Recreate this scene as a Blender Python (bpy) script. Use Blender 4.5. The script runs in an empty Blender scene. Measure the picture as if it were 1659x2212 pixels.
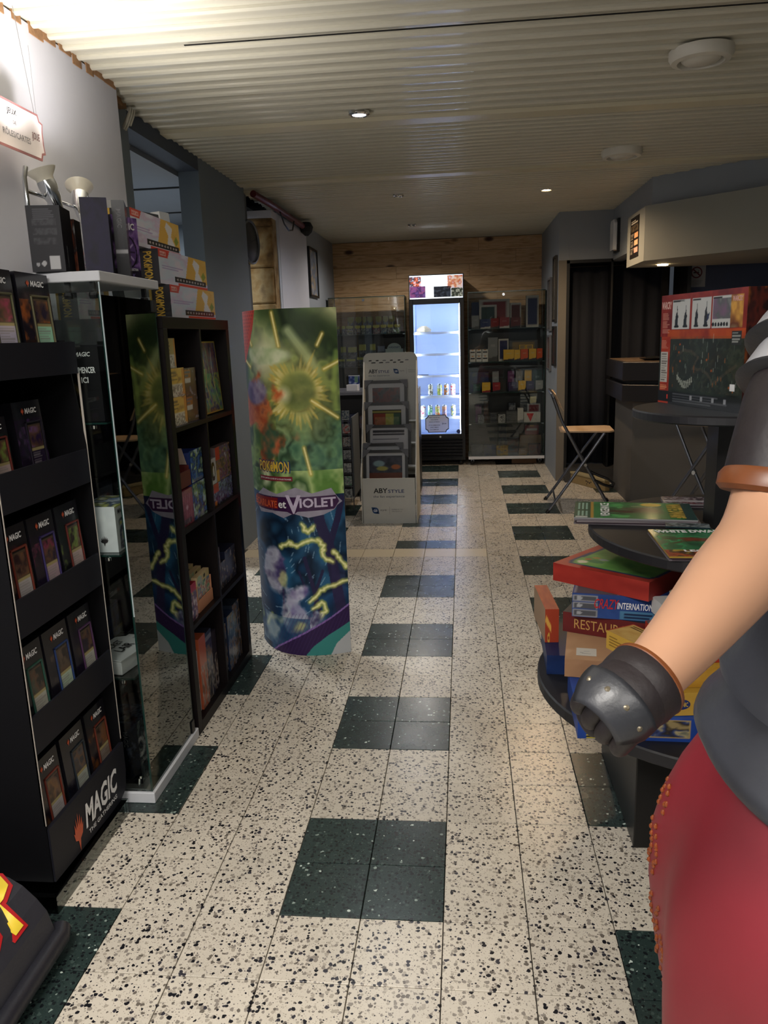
import bpy, math, random
import numpy as np
from mathutils import Vector, Matrix
PI = math.pi
R = math.radians
rnd = random.Random(7)

# ------------------------------------------------------------------ scene, camera, world, big lights
scn = bpy.context.scene
col = scn.collection
W_PX, H_PX, F_PX = 1659.0, 2212.0, 1699.46
cam_d = bpy.data.cameras.new('camera')
cam = bpy.data.objects.new('camera', cam_d)
col.objects.link(cam)
cam_d.sensor_fit = 'VERTICAL'
cam_d.sensor_height = 36.0
cam_d.lens = F_PX * 36.0 / H_PX
cam_d.clip_start = 0.05
c_r = Vector((0.99471706, 0.09740936, -0.0323943))
c_u = Vector((0.01038535, 0.21845536, 0.97579168))
c_f = Vector((-0.10212795, 0.97097305, -0.21628964))
cam.matrix_world = Matrix(((c_r.x, c_u.x, -c_f.x, 0.0612), (c_r.y, c_u.y, -c_f.y, -1.6279),
                           (c_r.z, c_u.z, -c_f.z, 1.3689), (0, 0, 0, 1)))
scn.camera = cam
vs = scn.view_settings
vs.view_transform = 'Standard'
vs.look = 'None'
vs.gamma = 1.0
vs.use_curve_mapping = False
vs.exposure = 0.0

world = bpy.data.worlds.new('shop_ambient')
scn.world = world
world.use_nodes = True
world.node_tree.nodes['Background'].inputs[0].default_value = (0.75, 0.85, 1.0, 1)
world.node_tree.nodes['Background'].inputs[1].default_value = 0.05


def light(name, kind, loc, power, color, size=0.1, rot=(0, 0, 0), size_y=None, spot=None, blend=0.5):
    d = bpy.data.lights.new(name, kind)
    d.energy = power
    d.color = color
    if kind == 'AREA':
        d.size = size
        if size_y:
            d.shape = 'RECTANGLE'
            d.size_y = size_y
        else:
            d.shape = 'DISK'
    elif kind == 'SPOT':
        d.spot_size = spot or R(100)
        d.spot_blend = blend
        d.shadow_soft_size = size
    else:
        d.shadow_soft_size = size
    o = bpy.data.objects.new(name, d)
    o.location = loc
    o.rotation_euler = rot
    col.objects.link(o)
    return o


# unseen fill panels added behind and above the camera, then fills and visible lamps
light('front_fill_light', 'AREA', (-0.6, -1.75, 2.36), 66, (1.0, 0.96, 0.90), 1.0, (0, 0, 0), 0.3)
light('front_fill_light', 'AREA', (0.9, -2.5, 2.36), 44, (1.0, 0.97, 0.93), 1.2, (0, 0, 0), 0.3)
light('near_downlight', 'SPOT', (-0.41, 2.33, 2.37), 16, (0.93, 0.95, 1.0), 0.04, (0, 0, 0), spot=R(150), blend=0.7)
light('far_fill_light', 'SPOT', (-0.405, 4.55, 2.37), 24, (0.95, 0.95, 1.0), 0.04, (0, 0, 0), spot=R(155), blend=0.7)  # fill spot added at an unlit fitting to brighten the far end
light('far_fill_light', 'SPOT', (-0.405, 6.15, 2.37), 34, (1.0, 0.93, 0.85), 0.04, (0, 0, 0), spot=R(165), blend=0.5)  # second added fill, its chrome fitting is unlit too
light('far_warm_light', 'SPOT', (0.68, 4.6, 2.36), 60, (1.0, 0.72, 0.44), 0.035, (0, 0, 0), spot=R(160), blend=0.6)
light('bar_lamp_light', 'SPOT', (1.55, 4.75, 1.83), 4, (1.0, 0.75, 0.45), 0.03, (0, 0, 0), spot=R(120))
light('side_room_fill', 'AREA', (-2.6, 3.4, 2.28), 75, (0.93, 0.97, 1.0), 0.6)  # unseen area light added to brighten the side room


# ------------------------------------------------------------------ colour and material helpers
def lin(c):
    c = np.asarray(c, dtype=np.float64)
    return np.where(c <= 0.04045, c / 12.92, ((c + 0.055) / 1.055) ** 2.4)


def hx(s):
    return tuple(int(s[i:i + 2], 16) / 255.0 for i in (0, 2, 4))


MATS = {}


def mat(name, rgb, rough=0.6, metal=0.0, var=0.06, vscale=12.0, bump=0.0, bscale=60.0, spec=0.5, trans=0.0, coat=0.0,
        emit=None, estr=0.0):
    if name in MATS:
        return MATS[name]
    m = bpy.data.materials.new(name)
    m.use_nodes = True
    nt = m.node_tree
    b = nt.nodes['Principled BSDF']
    if isinstance(rgb, str):
        rgb = hx(rgb)
    L = lin(rgb)
    b.inputs['Roughness'].default_value = rough
    b.inputs['Metallic'].default_value = metal
    b.inputs['Specular IOR Level'].default_value = spec
    b.inputs['Coat Weight'].default_value = coat
    b.inputs['Coat Roughness'].default_value = 0.08
    if trans:
        b.inputs['Transmission Weight'].default_value = trans
    g = nt.nodes.new('ShaderNodeNewGeometry')
    n = nt.nodes.new('ShaderNodeTexNoise')
    n.inputs['Scale'].default_value = vscale
    n.inputs['Detail'].default_value = 4
    nt.links.new(g.outputs['Position'], n.inputs['Vector'])
    mr = nt.nodes.new('ShaderNodeMapRange')
    mr.inputs[3].default_value = 1 - var
    mr.inputs[4].default_value = 1 + var
    nt.links.new(n.outputs['Fac'], mr.inputs[0])
    vm = nt.nodes.new('ShaderNodeVectorMath')
    vm.operation = 'SCALE'
    vm.inputs[0].default_value = tuple(L)
    nt.links.new(mr.outputs[0], vm.inputs['Scale'])
    nt.links.new(vm.outputs[0], b.inputs['Base Color'])
    if bump:
        n2 = nt.nodes.new('ShaderNodeTexNoise')
        n2.inputs['Scale'].default_value = bscale
        n2.inputs['Detail'].default_value = 5
        nt.links.new(g.outputs['Position'], n2.inputs['Vector'])
        bp = nt.nodes.new('ShaderNodeBump')
        bp.inputs['Strength'].default_value = bump
        bp.inputs['Distance'].default_value = 0.004
        nt.links.new(n2.outputs['Fac'], bp.inputs['Height'])
        nt.links.new(bp.outputs[0], b.inputs['Normal'])
    if emit is not None:
        e = lin(hx(emit) if isinstance(emit, str) else emit)
        b.inputs['Emission Color'].default_value = (*e, 1)
        b.inputs['Emission Strength'].default_value = estr
    MATS[name] = m
    return m


def print_mat(name, rough=0.35, coat=0.0, emit=0.0):
    """flat print: colours come from the mesh's own colour attribute"""
    if name in MATS:
        return MATS[name]
    m = bpy.data.materials.new(name)
    m.use_nodes = True
    nt = m.node_tree
    b = nt.nodes['Principled BSDF']
    a = nt.nodes.new('ShaderNodeAttribute')
    a.attribute_name = 'ink'
    nt.links.new(a.outputs['Color'], b.inputs['Base Color'])
    b.inputs['Roughness'].default_value = rough
    b.inputs['Specular IOR Level'].default_value = 0.25
    b.inputs['Coat Weight'].default_value = coat
    b.inputs['Coat Roughness'].default_value = 0.1
    if emit:
        nt.links.new(a.outputs['Color'], b.inputs['Emission Color'])
        b.inputs['Emission Strength'].default_value = emit
    MATS[name] = m
    return m


INK = print_mat('printed_card', 0.45)
INK_GLOSS = print_mat('printed_card_in_film', 0.25, 0.22)
INK_MATT = print_mat('printed_paper', 0.6)


def glass_mat(name, tint=(0.96, 0.98, 0.97), refl=1.0):
    """thin architectural pane: clear with a real fresnel reflection"""
    if name in MATS:
        return MATS[name]
    m = bpy.data.materials.new(name)
    m.use_nodes = True
    nt = m.node_tree
    nt.nodes.remove(nt.nodes['Principled BSDF'])
    out = nt.nodes['Material Output']
    t = nt.nodes.new('ShaderNodeBsdfTransparent')
    t.inputs[0].default_value = (*tint, 1)
    g = nt.nodes.new('ShaderNodeBsdfGlossy')
    g.inputs['Roughness'].default_value = 0.015
    g.inputs[0].default_value = (0.95, 1, 0.98, 1)
    f = nt.nodes.new('ShaderNodeFresnel')
    f.inputs[0].default_value = 1.5
    mu = nt.nodes.new('ShaderNodeMath')
    mu.operation = 'MULTIPLY'
    mu.inputs[1].default_value = refl
    mu.use_clamp = True
    mx = nt.nodes.new('ShaderNodeMixShader')
    nt.links.new(f.outputs[0], mu.inputs[0])
    nt.links.new(mu.outputs[0], mx.inputs[0])
    nt.links.new(t.outputs[0], mx.inputs[1])
    nt.links.new(g.outputs[0], mx.inputs[2])
    nt.links.new(mx.outputs[0], out.inputs[0])
    MATS[name] = m
    return m


def nodes_mat(name, build, rough=0.5, spec=0.5):
    m = bpy.data.materials.new(name)
    m.use_nodes = True
    nt = m.node_tree
    b = nt.nodes['Principled BSDF']
    b.inputs['Roughness'].default_value = rough
    b.inputs['Specular IOR Level'].default_value = spec
    build(nt, b)
    MATS[name] = m
    return m


def N(nt, t, **kw):
    n = nt.nodes.new(t)
    for k, v in kw.items():
        setattr(n, k, v)
    return n


def ramp(nt, stops, interp='LINEAR'):
    r = nt.nodes.new('ShaderNodeValToRGB')
    r.color_ramp.interpolation = interp
    e = r.color_ramp.elements
    while len(e) < len(stops):
        e.new(0.5)
    for i, (p, c) in enumerate(stops):
        e[i].position = p
        e[i].color = (*lin(hx(c) if isinstance(c, str) else c), 1)
    return r


def terrazzo(name, base, chips, small, amount, rough):
    def build(nt, b):
        g = N(nt, 'ShaderNodeNewGeometry')
        nz = N(nt, 'ShaderNodeTexNoise')
        nz.inputs['Scale'].default_value = 140
        nt.links.new(g.outputs['Position'], nz.inputs['Vector'])
        ad = N(nt, 'ShaderNodeVectorMath', operation='MULTIPLY_ADD')
        ad.inputs[1].default_value = (0.006, 0.006, 0)
        nt.links.new(nz.outputs['Color'], ad.inputs[0])
        nt.links.new(g.outputs['Position'], ad.inputs[2])
        cur = None
        blotch = N(nt, 'ShaderNodeTexNoise')
        blotch.inputs['Scale'].default_value = 5
        blotch.inputs['Detail'].default_value = 5
        nt.links.new(g.outputs['Position'], blotch.inputs['Vector'])
        br = ramp(nt, [(0.3, tuple(x * 0.93 for x in base)), (0.7, base)])
        nt.links.new(blotch.outputs['Fac'], br.inputs[0])
        cur = br.outputs[0]
        for k, (scale, stops, thr) in enumerate(((230, small, 0.40), (105, chips, amount))):
            v = N(nt, 'ShaderNodeTexVoronoi', voronoi_dimensions='2D')
            v.inputs['Scale'].default_value = scale
            nt.links.new(ad.outputs[0], v.inputs['Vector'])
            sp = N(nt, 'ShaderNodeSeparateColor')
            nt.links.new(v.outputs['Color'], sp.inputs[0])
            cr = ramp(nt, stops, 'CONSTANT')
            nt.links.new(sp.outputs[0], cr.inputs[0])
            # chip radius varies with the cell
            m1 = N(nt, 'ShaderNodeMath', operation='MULTIPLY')
            m1.inputs[1].default_value = thr
            nt.links.new(sp.outputs[1], m1.inputs[0])
            lt = N(nt, 'ShaderNodeMath', operation='LESS_THAN')
            nt.links.new(v.outputs['Distance'], lt.inputs[0])
            nt.links.new(m1.outputs[0], lt.inputs[1])
            pres = N(nt, 'ShaderNodeMath', operation='MULTIPLY')
            gt = N(nt, 'ShaderNodeMath', operation='GREATER_THAN')
            gt.inputs[1].default_value = 0.34
            nt.links.new(sp.outputs[2], gt.inputs[0])
            nt.links.new(lt.outputs[0], pres.inputs[0])
            nt.links.new(gt.outputs[0], pres.inputs[1])
            mx = N(nt, 'ShaderNodeMix', data_type='RGBA')
            nt.links.new(pres.outputs[0], mx.inputs[0])
            nt.links.new(cur, mx.inputs[6])
            nt.links.new(cr.outputs[0], mx.inputs[7])
            cur = mx.outputs[2]
        oi = N(nt, 'ShaderNodeObjectInfo')
        mr = N(nt, 'ShaderNodeMapRange')
        mr.inputs[3].default_value = 0.95
        mr.inputs[4].default_value = 1.03
        nt.links.new(oi.outputs['Random'], mr.inputs[0])
        vm = N(nt, 'ShaderNodeVectorMath', operation='SCALE')
        nt.links.new(cur, vm.inputs[0])
        nt.links.new(mr.outputs[0], vm.inputs['Scale'])
        nt.links.new(vm.outputs[0], b.inputs['Base Color'])
        r2 = N(nt, 'ShaderNodeMapRange')
        r2.inputs[3].default_value = rough - 0.06
        r2.inputs[4].default_value = rough + 0.12
        nt.links.new(blotch.outputs['Fac'], r2.inputs[0])
        nt.links.new(r2.outputs[0], b.inputs['Roughness'])
    return nodes_mat(name, build, rough)


TZ_WHITE = terrazzo('cream_terrazzo', hx('d6cdbd'),
                    [(0.0, '17171d'), (0.26, '35333a'), (0.38, '8d857b'), (0.62, 'a9a092'), (0.85, '6b635a')],
                    [(0.0, 'b5ab9c'), (0.35, 'c4bbac'), (0.7, '9b9184'), (0.88, '4b474a')], 0.62, 0.26)
TZ_GREEN = terrazzo('dark_green_terrazzo', hx('2c3a38'),
                    [(0.0, '15191c'), (0.45, '1c2224'), (0.75, '3e4d49'), (0.93, '8b9a92'), (0.975, 'c3cfc6')],
                    [(0.0, '222c2b'), (0.5, '36443f'), (0.9, '52605a')], 0.55, 0.24)


def wood_build(nt, b):
    g = N(nt, 'ShaderNodeNewGeometry')
    oi = N(nt, 'ShaderNodeObjectInfo')
    sh = N(nt, 'ShaderNodeVectorMath', operation='MULTIPLY_ADD')
    sh.inputs[1].default_value = (1, 1, 1)
    off = N(nt, 'ShaderNodeVectorMath', operation='SCALE')
    off.inputs[0].default_value = (37, 11, 23)
    nt.links.new(oi.outputs['Random'], off.inputs['Scale'])
    nt.links.new(g.outputs['Position'], sh.inputs[0])
    nt.links.new(off.outputs[0], sh.inputs[2])
    mp = N(nt, 'ShaderNodeMapping')
    mp.inputs['Scale'].default_value = (1.2, 1, 11)
    nt.links.new(sh.outputs[0], mp.inputs[0])
    n = N(nt, 'ShaderNodeTexNoise')
    n.inputs['Scale'].default_value = 3.2
    n.inputs['Detail'].default_value = 8
    n.inputs['Distortion'].default_value = 1.4
    nt.links.new(mp.outputs[0], n.inputs['Vector'])
    r = ramp(nt, [(0.25, 'a87c50'), (0.45, 'cda577'), (0.6, 'dcb88c'), (0.8, 'c0966a')])
    nt.links.new(n.outputs['Fac'], r.inputs[0])
    mp2 = N(nt, 'ShaderNodeMapping')
    mp2.inputs['Scale'].default_value = (2.6, 1, 5.2)
    nt.links.new(sh.outputs[0], mp2.inputs[0])
    v = N(nt, 'ShaderNodeTexVoronoi')
    v.inputs['Scale'].default_value = 1.0
    v.inputs['Randomness'].default_value = 1
    nt.links.new(mp2.outputs[0], v.inputs['Vector'])
    kr = ramp(nt, [(0.0, '000000'), (0.055, '000000'), (0.10, '6a6a6a'), (0.17, 'ffffff')])
    nt.links.new(v.outputs['Distance'], kr.inputs[0])
    mx = N(nt, 'ShaderNodeMix', data_type='RGBA')
    nt.links.new(kr.outputs[0], mx.inputs[0])
    mx.inputs[6].default_value = (*lin(hx('43230f')), 1)
    nt.links.new(r.outputs[0], mx.inputs[7])
    nt.links.new(mx.outputs[2], b.inputs['Base Color'])


PINE = nodes_mat('knotty_pine', wood_build, 0.5)


def stone_build(nt, b):
    g = N(nt, 'ShaderNodeNewGeometry')
    n = N(nt, 'ShaderNodeTexNoise')
    n.inputs['Scale'].default_value = 9
    n.inputs['Detail'].default_value = 8
    nt.links.new(g.outputs['Position'], n.inputs['Vector'])
    r = ramp(nt, [(0.3, '5d4424'), (0.45, '8a6c40'), (0.6, 'a08a62'), (0.75, '776348')])
    nt.links.new(n.outputs['Fac'], r.inputs[0])
    nt.links.new(r.outputs[0], b.inputs['Base Color'])
    bp = N(nt, 'ShaderNodeBump')
    bp.inputs['Strength'].default_value = 0.8
    bp.inputs['Distance'].default_value = 0.02
    nt.links.new(n.outputs['Fac'], bp.inputs['Height'])
    nt.links.new(bp.outputs[0], b.inputs['Normal'])


STONE = nodes_mat('bare_masonry', stone_build, 0.9)

# palette
WALLW = mat('white_wall_paint', 'cdced8', 0.7, var=0.03, bump=0.15, bscale=25)
WALLG = mat('blue_grey_wall_paint', '6f7a84', 0.6, var=0.05, vscale=4, bump=0.12, bscale=30)
WALLL = mat('light_grey_wall_paint', '8d949c', 0.6, var=0.05, vscale=4, bump=0.12, bscale=30)
WALLT = mat('warm_grey_paint', '8b8c86', 0.7, var=0.05, vscale=5, bump=0.12, bscale=30)
NAVY = mat('navy_wall_paint', '4c5670', 0.7, var=0.1, vscale=4)
DOORW = mat('white_door_paint', 'b9c0cb', 0.5, var=0.03)
CEIL = mat('cream_ceiling_cladding', 'c9c5b4', 0.2, var=0.04, vscale=3, spec=0.5)
CEILW = mat('cream_ceiling_joint', 'd6ceb4', 0.34, var=0.05, vscale=3)
DARKGAP = mat('dark_gap', '14130f', 0.9)
FOAM = mat('orange_foam', '9a7450', 0.9, var=0.4, vscale=40, bump=0.6)
BLACK = mat('black_laminate', '121014', 0.42, var=0.1)
BLACKB = mat('black_brown_laminate', '120d0e', 0.45, var=0.15, vscale=30, spec=0.2)
CARD = mat('black_cardboard', '0a0a0d', 0.6, var=0.08, vscale=30, spec=0.15)
CARDG = mat('charcoal_cardboard', '1b1b22', 0.5, var=0.1, vscale=20, spec=0.15)
CUT = mat('cut_card_edge', 'b8b0a6', 0.8)
WHITEL = mat('white_laminate', 'c9cbd0', 0.4, var=0.03)
WCARD = mat('white_corrugated_card', 'c4c4be', 0.65, var=0.05)
BLK = mat('black_plastic', '0b0b0d', 0.4)
BLKM = mat('black_metal', '18181c', 0.35, 0.6)
CHROME = mat('chrome', 'd8dadd', 0.12, 1.0, var=0.02)
STEEL = mat('brushed_grey_tube', '6d7078', 0.3, 0.9)
TABLE = mat('black_table_board', '15151a', 0.5, var=0.25, vscale=5, bump=0.05)
CREAMW = mat('pale_birch_ply', 'c9a985', 0.45, var=0.06)
PLASTW = mat('white_plastic', 'd3cfc2', 0.4, var=0.03)
PORC = mat('cream_glass_shade', 'e9e2d0', 0.3, var=0.02)
RED = mat('red_pipe_paint', '5e1a22', 0.45)
KRAFT = mat('kraft_card', 'b48f69', 0.7, var=0.08, vscale=30)
CURT = mat('charcoal_curtain', '1b1e28', 0.85, var=0.12, vscale=20, bump=0.2, bscale=200)
FRIDGEIN = mat('white_fridge_liner', 'b9c8e6', 0.35, var=0.02)
LED = mat('cold_led', 'ffffff', 0.5, emit='cfdcff', estr=9.0)
WARM = mat('warm_bulb', 'ffffff', 0.5, emit='ffd9a0', estr=60.0)
COOLB = mat('cold_bulb', 'ffffff', 0.5, emit='f2f4ff', estr=2.5)
INKW = mat('white_ink', 'e6e6e6', 0.5)
INKK = mat('black_ink', '111116', 0.5)
INKO = mat('orange_ink', 'c2512a', 0.5, var=0.25, vscale=60)
INKR = mat('red_ink', 'b0161c', 0.5)
INKB = mat('navy_ink', '1b2d66', 0.5)
INKY = mat('yellow_ink', 'd9b53a', 0.5)
INKG = mat('grey_ink', '77777a', 0.5)
GOLD = mat('gold_ink', 'b98f4e', 0.4)
GLASS = glass_mat('clear_glass')
GLASSG = glass_mat('display_glass', (0.90, 0.95, 0.93), 1.35)
GEDGE = mat('green_glass_edge', '12302b', 0.15, var=0.1, spec=0.8)
FILM = glass_mat('clear_plastic_film', (0.93, 0.94, 0.94), 1.4)


# ------------------------------------------------------------------ mesh helpers
class MB:
    def __init__(s):
        s.v, s.f, s.m = [], [], []

    def add(s, vs_, fs, m=0):
        k = len(s.v)
        s.v += [tuple(v) for v in vs_]
        s.f += [tuple(i + k for i in f) for f in fs]
        s.m += [m] * len(fs)
        return s

    def box(s, x0, x1, y0, y1, z0, z1, m=0):
        return s.add([(x0, y0, z0), (x1, y0, z0), (x1, y1, z0), (x0, y1, z0), (x0, y0, z1), (x1, y0, z1), (x1, y1, z1), (x0, y1, z1)],
                     [(0, 3, 2, 1), (4, 5, 6, 7), (0, 1, 5, 4), (1, 2, 6, 5), (2, 3, 7, 6), (3, 0, 4, 7)], m)

    def prism(s, pts, a0, a1, axis='z', m=0):
        """pts: polygon in the plane across AXIS; z: (x,y); y: (x,z); x: (y,z)"""
        n = len(pts)
        def P(p, a):
            return {'z': (p[0], p[1], a), 'y': (p[0], a, p[1]), 'x': (a, p[0], p[1])}[axis]
        vs_ = [P(p, a0) for p in pts] + [P(p, a1) for p in pts]
        fs = [tuple(range(n - 1, -1, -1)), tuple(range(n, 2 * n))] + [(i, (i + 1) % n, n + (i + 1) % n, n + i) for i in range(n)]
        return s.add(vs_, fs, m)

    def tube(s, pts, r, n=10, m=0, cap=True):
        pts = [Vector(p) for p in pts]
        rs = r if isinstance(r, (list, tuple)) else [r] * len(pts)
        vs_, fs = [], []
        t0 = (pts[1] - pts[0]).normalized()
        a = t0.orthogonal().normalized()
        for i, p in enumerate(pts):
            if i == 0:
                t = pts[1] - pts[0]
            elif i == len(pts) - 1:
                t = pts[-1] - pts[-2]
            else:
                t = (pts[i + 1] - p).normalized() + (p - pts[i - 1]).normalized()
            t.normalize()
            a = (a - t * a.dot(t)).normalized()
            b = t.cross(a)
            for k in range(n):
                an = 2 * PI * k / n
                vs_.append(p + (a * math.cos(an) + b * math.sin(an)) * rs[i])
        for i in range(len(pts) - 1):
            for k in range(n):
                fs.append((i * n + k, i * n + (k + 1) % n, (i + 1) * n + (k + 1) % n, (i + 1) * n + k))
        if cap:
            fs.append(tuple(range(n - 1, -1, -1)))
            fs.append(tuple((len(pts) - 1) * n + k for k in range(n)))
        return s.add(vs_, fs, m)

    def lathe(s, prof, n=24, c=(0, 0, 0), m=0, sx=1, sy=1):
        vs_, fs = [], []
        for r_, z in prof:
            for k in range(n):
                an = 2 * PI * k / n
                vs_.append((c[0] + r_ * sx * math.cos(an), c[1] + r_ * sy * math.sin(an), c[2] + z))
        for i in range(len(prof) - 1):
            for k in range(n):
                fs.append((i * n + k, i * n + (k + 1) % n, (i + 1) * n + (k + 1) % n, (i + 1) * n + k))
        fs.append(tuple(range(n - 1, -1, -1)))
        fs.append(tuple((len(prof) - 1) * n + k for k in range(n)))
        return s.add(vs_, fs, m)


def obj(name, mb, mats, parent=None, label=None, cat=None, group=None, kind=None, bevel=0.0, smooth=False, loc=None, rz=None, subd=0):
    me = bpy.data.meshes.new(name)
    me.from_pydata(mb.v, [], mb.f)
    if not isinstance(mats, (list, tuple)):
        mats = [mats]
    for m in mats:
        me.materials.append(m)
    if len(mats) > 1:
        me.polygons.foreach_set('material_index', mb.m)
    me.update()
    if smooth:
        me.polygons.foreach_set('use_smooth', [True] * len(me.polygons))
    o = bpy.data.objects.new(name, me)
    col.objects.link(o)
    if parent:
        o.parent = parent
    if loc:
        o.location = loc
    if rz is not None:
        o.rotation_euler = (0, 0, rz)
    if bevel:
        b = o.modifiers.new('bevel', 'BEVEL')
        b.width = bevel
        b.segments = 1
        b.limit_method = 'ANGLE'
    if subd:
        sd = o.modifiers.new('subd', 'SUBSURF')
        sd.levels = sd.render_levels = subd
    if smooth and not subd:
        try:
            with bpy.context.temp_override(object=o, active_object=o, selected_objects=[o], selected_editable_objects=[o]):
                pass
            me.set_sharp_from_angle(angle=R(40))
        except Exception:
            pass
    tag(o, label, cat, group, kind)
    return o


def tag(o, label=None, cat=None, group=None, kind=None):
    if label:
        o['label'] = label
    if cat:
        o['category'] = cat
    if group:
        o['group'] = group
    if kind:
        o['kind'] = kind
    return o


def thing(name, label, cat, loc=(0, 0, 0), rz=0.0, group=None, tilt=0.0):
    o = bpy.data.objects.new(name, None)
    col.objects.link(o)
    o.empty_display_size = 0.05
    o.location = loc
    o.rotation_euler = (tilt, 0, rz)
    return tag(o, label, cat, group)


def struct(name, mb, mats, parent=None, **kw):
    return obj(name, mb, mats, parent, kind=None if parent else 'structure', **kw)


def copy_tree(o, parent=None):
    c = o.copy()
    col.objects.link(c)
    if parent is not None:
        c.parent = parent
    for ch in list(o.children):
        copy_tree(ch, c)
    return c


_TX = {}


def text_mesh(s, offset=0.0, shear=0.0):
    key = (s, offset, shear)
    if key not in _TX:
        cu = bpy.data.curves.new('lettering', 'FONT')
        cu.body = s
        cu.align_x = 'CENTER'
        cu.align_y = 'CENTER'
        cu.resolution_u = 2
        cu.offset = offset
        cu.shear = shear
        to = bpy.data.objects.new('lettering', cu)
        col.objects.link(to)
        bpy.context.view_layer.update()
        dg = bpy.context.evaluated_depsgraph_get()
        me = bpy.data.meshes.new_from_object(to.evaluated_get(dg))
        bpy.data.objects.remove(to)
        bpy.data.curves.remove(cu)
        n = len(me.vertices)
        co = np.zeros(n * 3)
        me.vertices.foreach_get('co', co)
        co = co.reshape(-1, 3)
        lo, hi = co.min(0), co.max(0)
        co = (co - (lo + hi) / 2) / np.maximum(hi - lo, 1e-6)
        co[:, 2] = 0
        me.vertices.foreach_set('co', co.ravel())
        me.materials.clear()
        _TX[key] = me
    return _TX[key]


def text(s, W, H, at, u, v, m, parent=None, name='lettering', offset=0.012, shear=0.0, out=0.0012, stuff=False, label=None):
    """lettering W x H metres, centred at AT in the frame of PARENT; u = reading direction, v = up"""
    me = text_mesh(s, offset, shear).copy()
    me.materials.append(m)
    o = bpy.data.objects.new(name, me)
    col.objects.link(o)
    if parent:
        o.parent = parent
    u = Vector(u).normalized()
    v = Vector(v)
    v = (v - u * v.dot(u)).normalized()
    n = u.cross(v)
    p = Vector(at) + n * out
    o.matrix_local = Matrix(((u.x * W, v.x * H, n.x, p.x), (u.y * W, v.y * H, n.y, p.y), (u.z * W, v.z * H, n.z, p.z), (0, 0, 0, 1)))
    if label:
        o['label'] = label
    return o


def decal(name, pts, at, u, v, m, parent=None, out=0.001, sx=1.0, sy=1.0, depth=0.0):
    """flat cut shape(s): pts list of polygons in (u, v) metres"""
    if not isinstance(pts[0][0], (tuple, list)):
        pts = [pts]
    u = Vector(u).normalized()
    v = Vector(v)
    v = (v - u * v.dot(u)).normalized()
    n = u.cross(v)
    mb = MB()
    for poly in pts:
        mb.add([Vector(at) + u * (p[0] * sx) + v * (p[1] * sy) + n * out for p in poly], [tuple(range(len(poly)))])
    return obj(name, mb, m, parent)


def circle(r, n=24, cx=0, cy=0, sx=1):
    return [(cx + r * sx * math.cos(2 * PI * k / n), cy + r * math.sin(2 * PI * k / n)) for k in range(n)]


def ring(r0, r1, n=28, cx=0, cy=0):
    out = []
    for k in range(n):
        a, b = 2 * PI * k / n, 2 * PI * (k + 1) / n
        out.append([(cx + r0 * math.cos(a), cy + r0 * math.sin(a)), (cx + r1 * math.cos(a), cy + r1 * math.sin(a)),
                    (cx + r1 * math.cos(b), cy + r1 * math.sin(b)), (cx + r0 * math.cos(b), cy + r0 * math.sin(b))])
    return out


# the five-tongued flame mark used on the black packs
FLAME = [(0, -0.5), (0.1, -0.2), (0.32, -0.12), (0.45, 0.12), (0.36, 0.06), (0.34, 0.3), (0.22, 0.1), (0.2, 0.42), (0.08, 0.12), (0.02, 0.5),
         (-0.06, 0.12), (-0.16, 0.4), (-0.18, 0.1), (-0.3, 0.28), (-0.32, 0.02), (-0.42, 0.08), (-0.32, -0.14), (-0.1, -0.2)]


# ------------------------------------------------------------------ flat print painter
def fbm(h, w, scale, seed, octv=4):
    g = np.random.default_rng(seed)
    out = np.zeros((h, w))
    amp, tot = 1.0, 0.0
    for o in range(octv):
        s = scale * 2 ** o
        gh, gw = int(s * h / max(h, w)) + 3, int(s * w / max(h, w)) + 3
        a = g.random((gh, gw))
        y = np.linspace(0, gh - 1.001, h)
        x = np.linspace(0, gw - 1.001, w)
        yi, xi = y.astype(int), x.astype(int)
        fy, fx = (y - yi)[:, None], (x - xi)[None, :]
        fy, fx = fy * fy * (3 - 2 * fy), fx * fx * (3 - 2 * fx)
        q = (a[yi][:, xi] * (1 - fy) * (1 - fx) + a[yi + 1][:, xi] * fy * (1 - fx) + a[yi][:, xi + 1] * (1 - fy) * fx + a[yi + 1][:, xi + 1] * fy * fx)
        out += q * amp
        tot += amp
        amp *= 0.55
    out /= tot
    return (out - out.min()) / (out.max() - out.min() + 1e-9)


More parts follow.
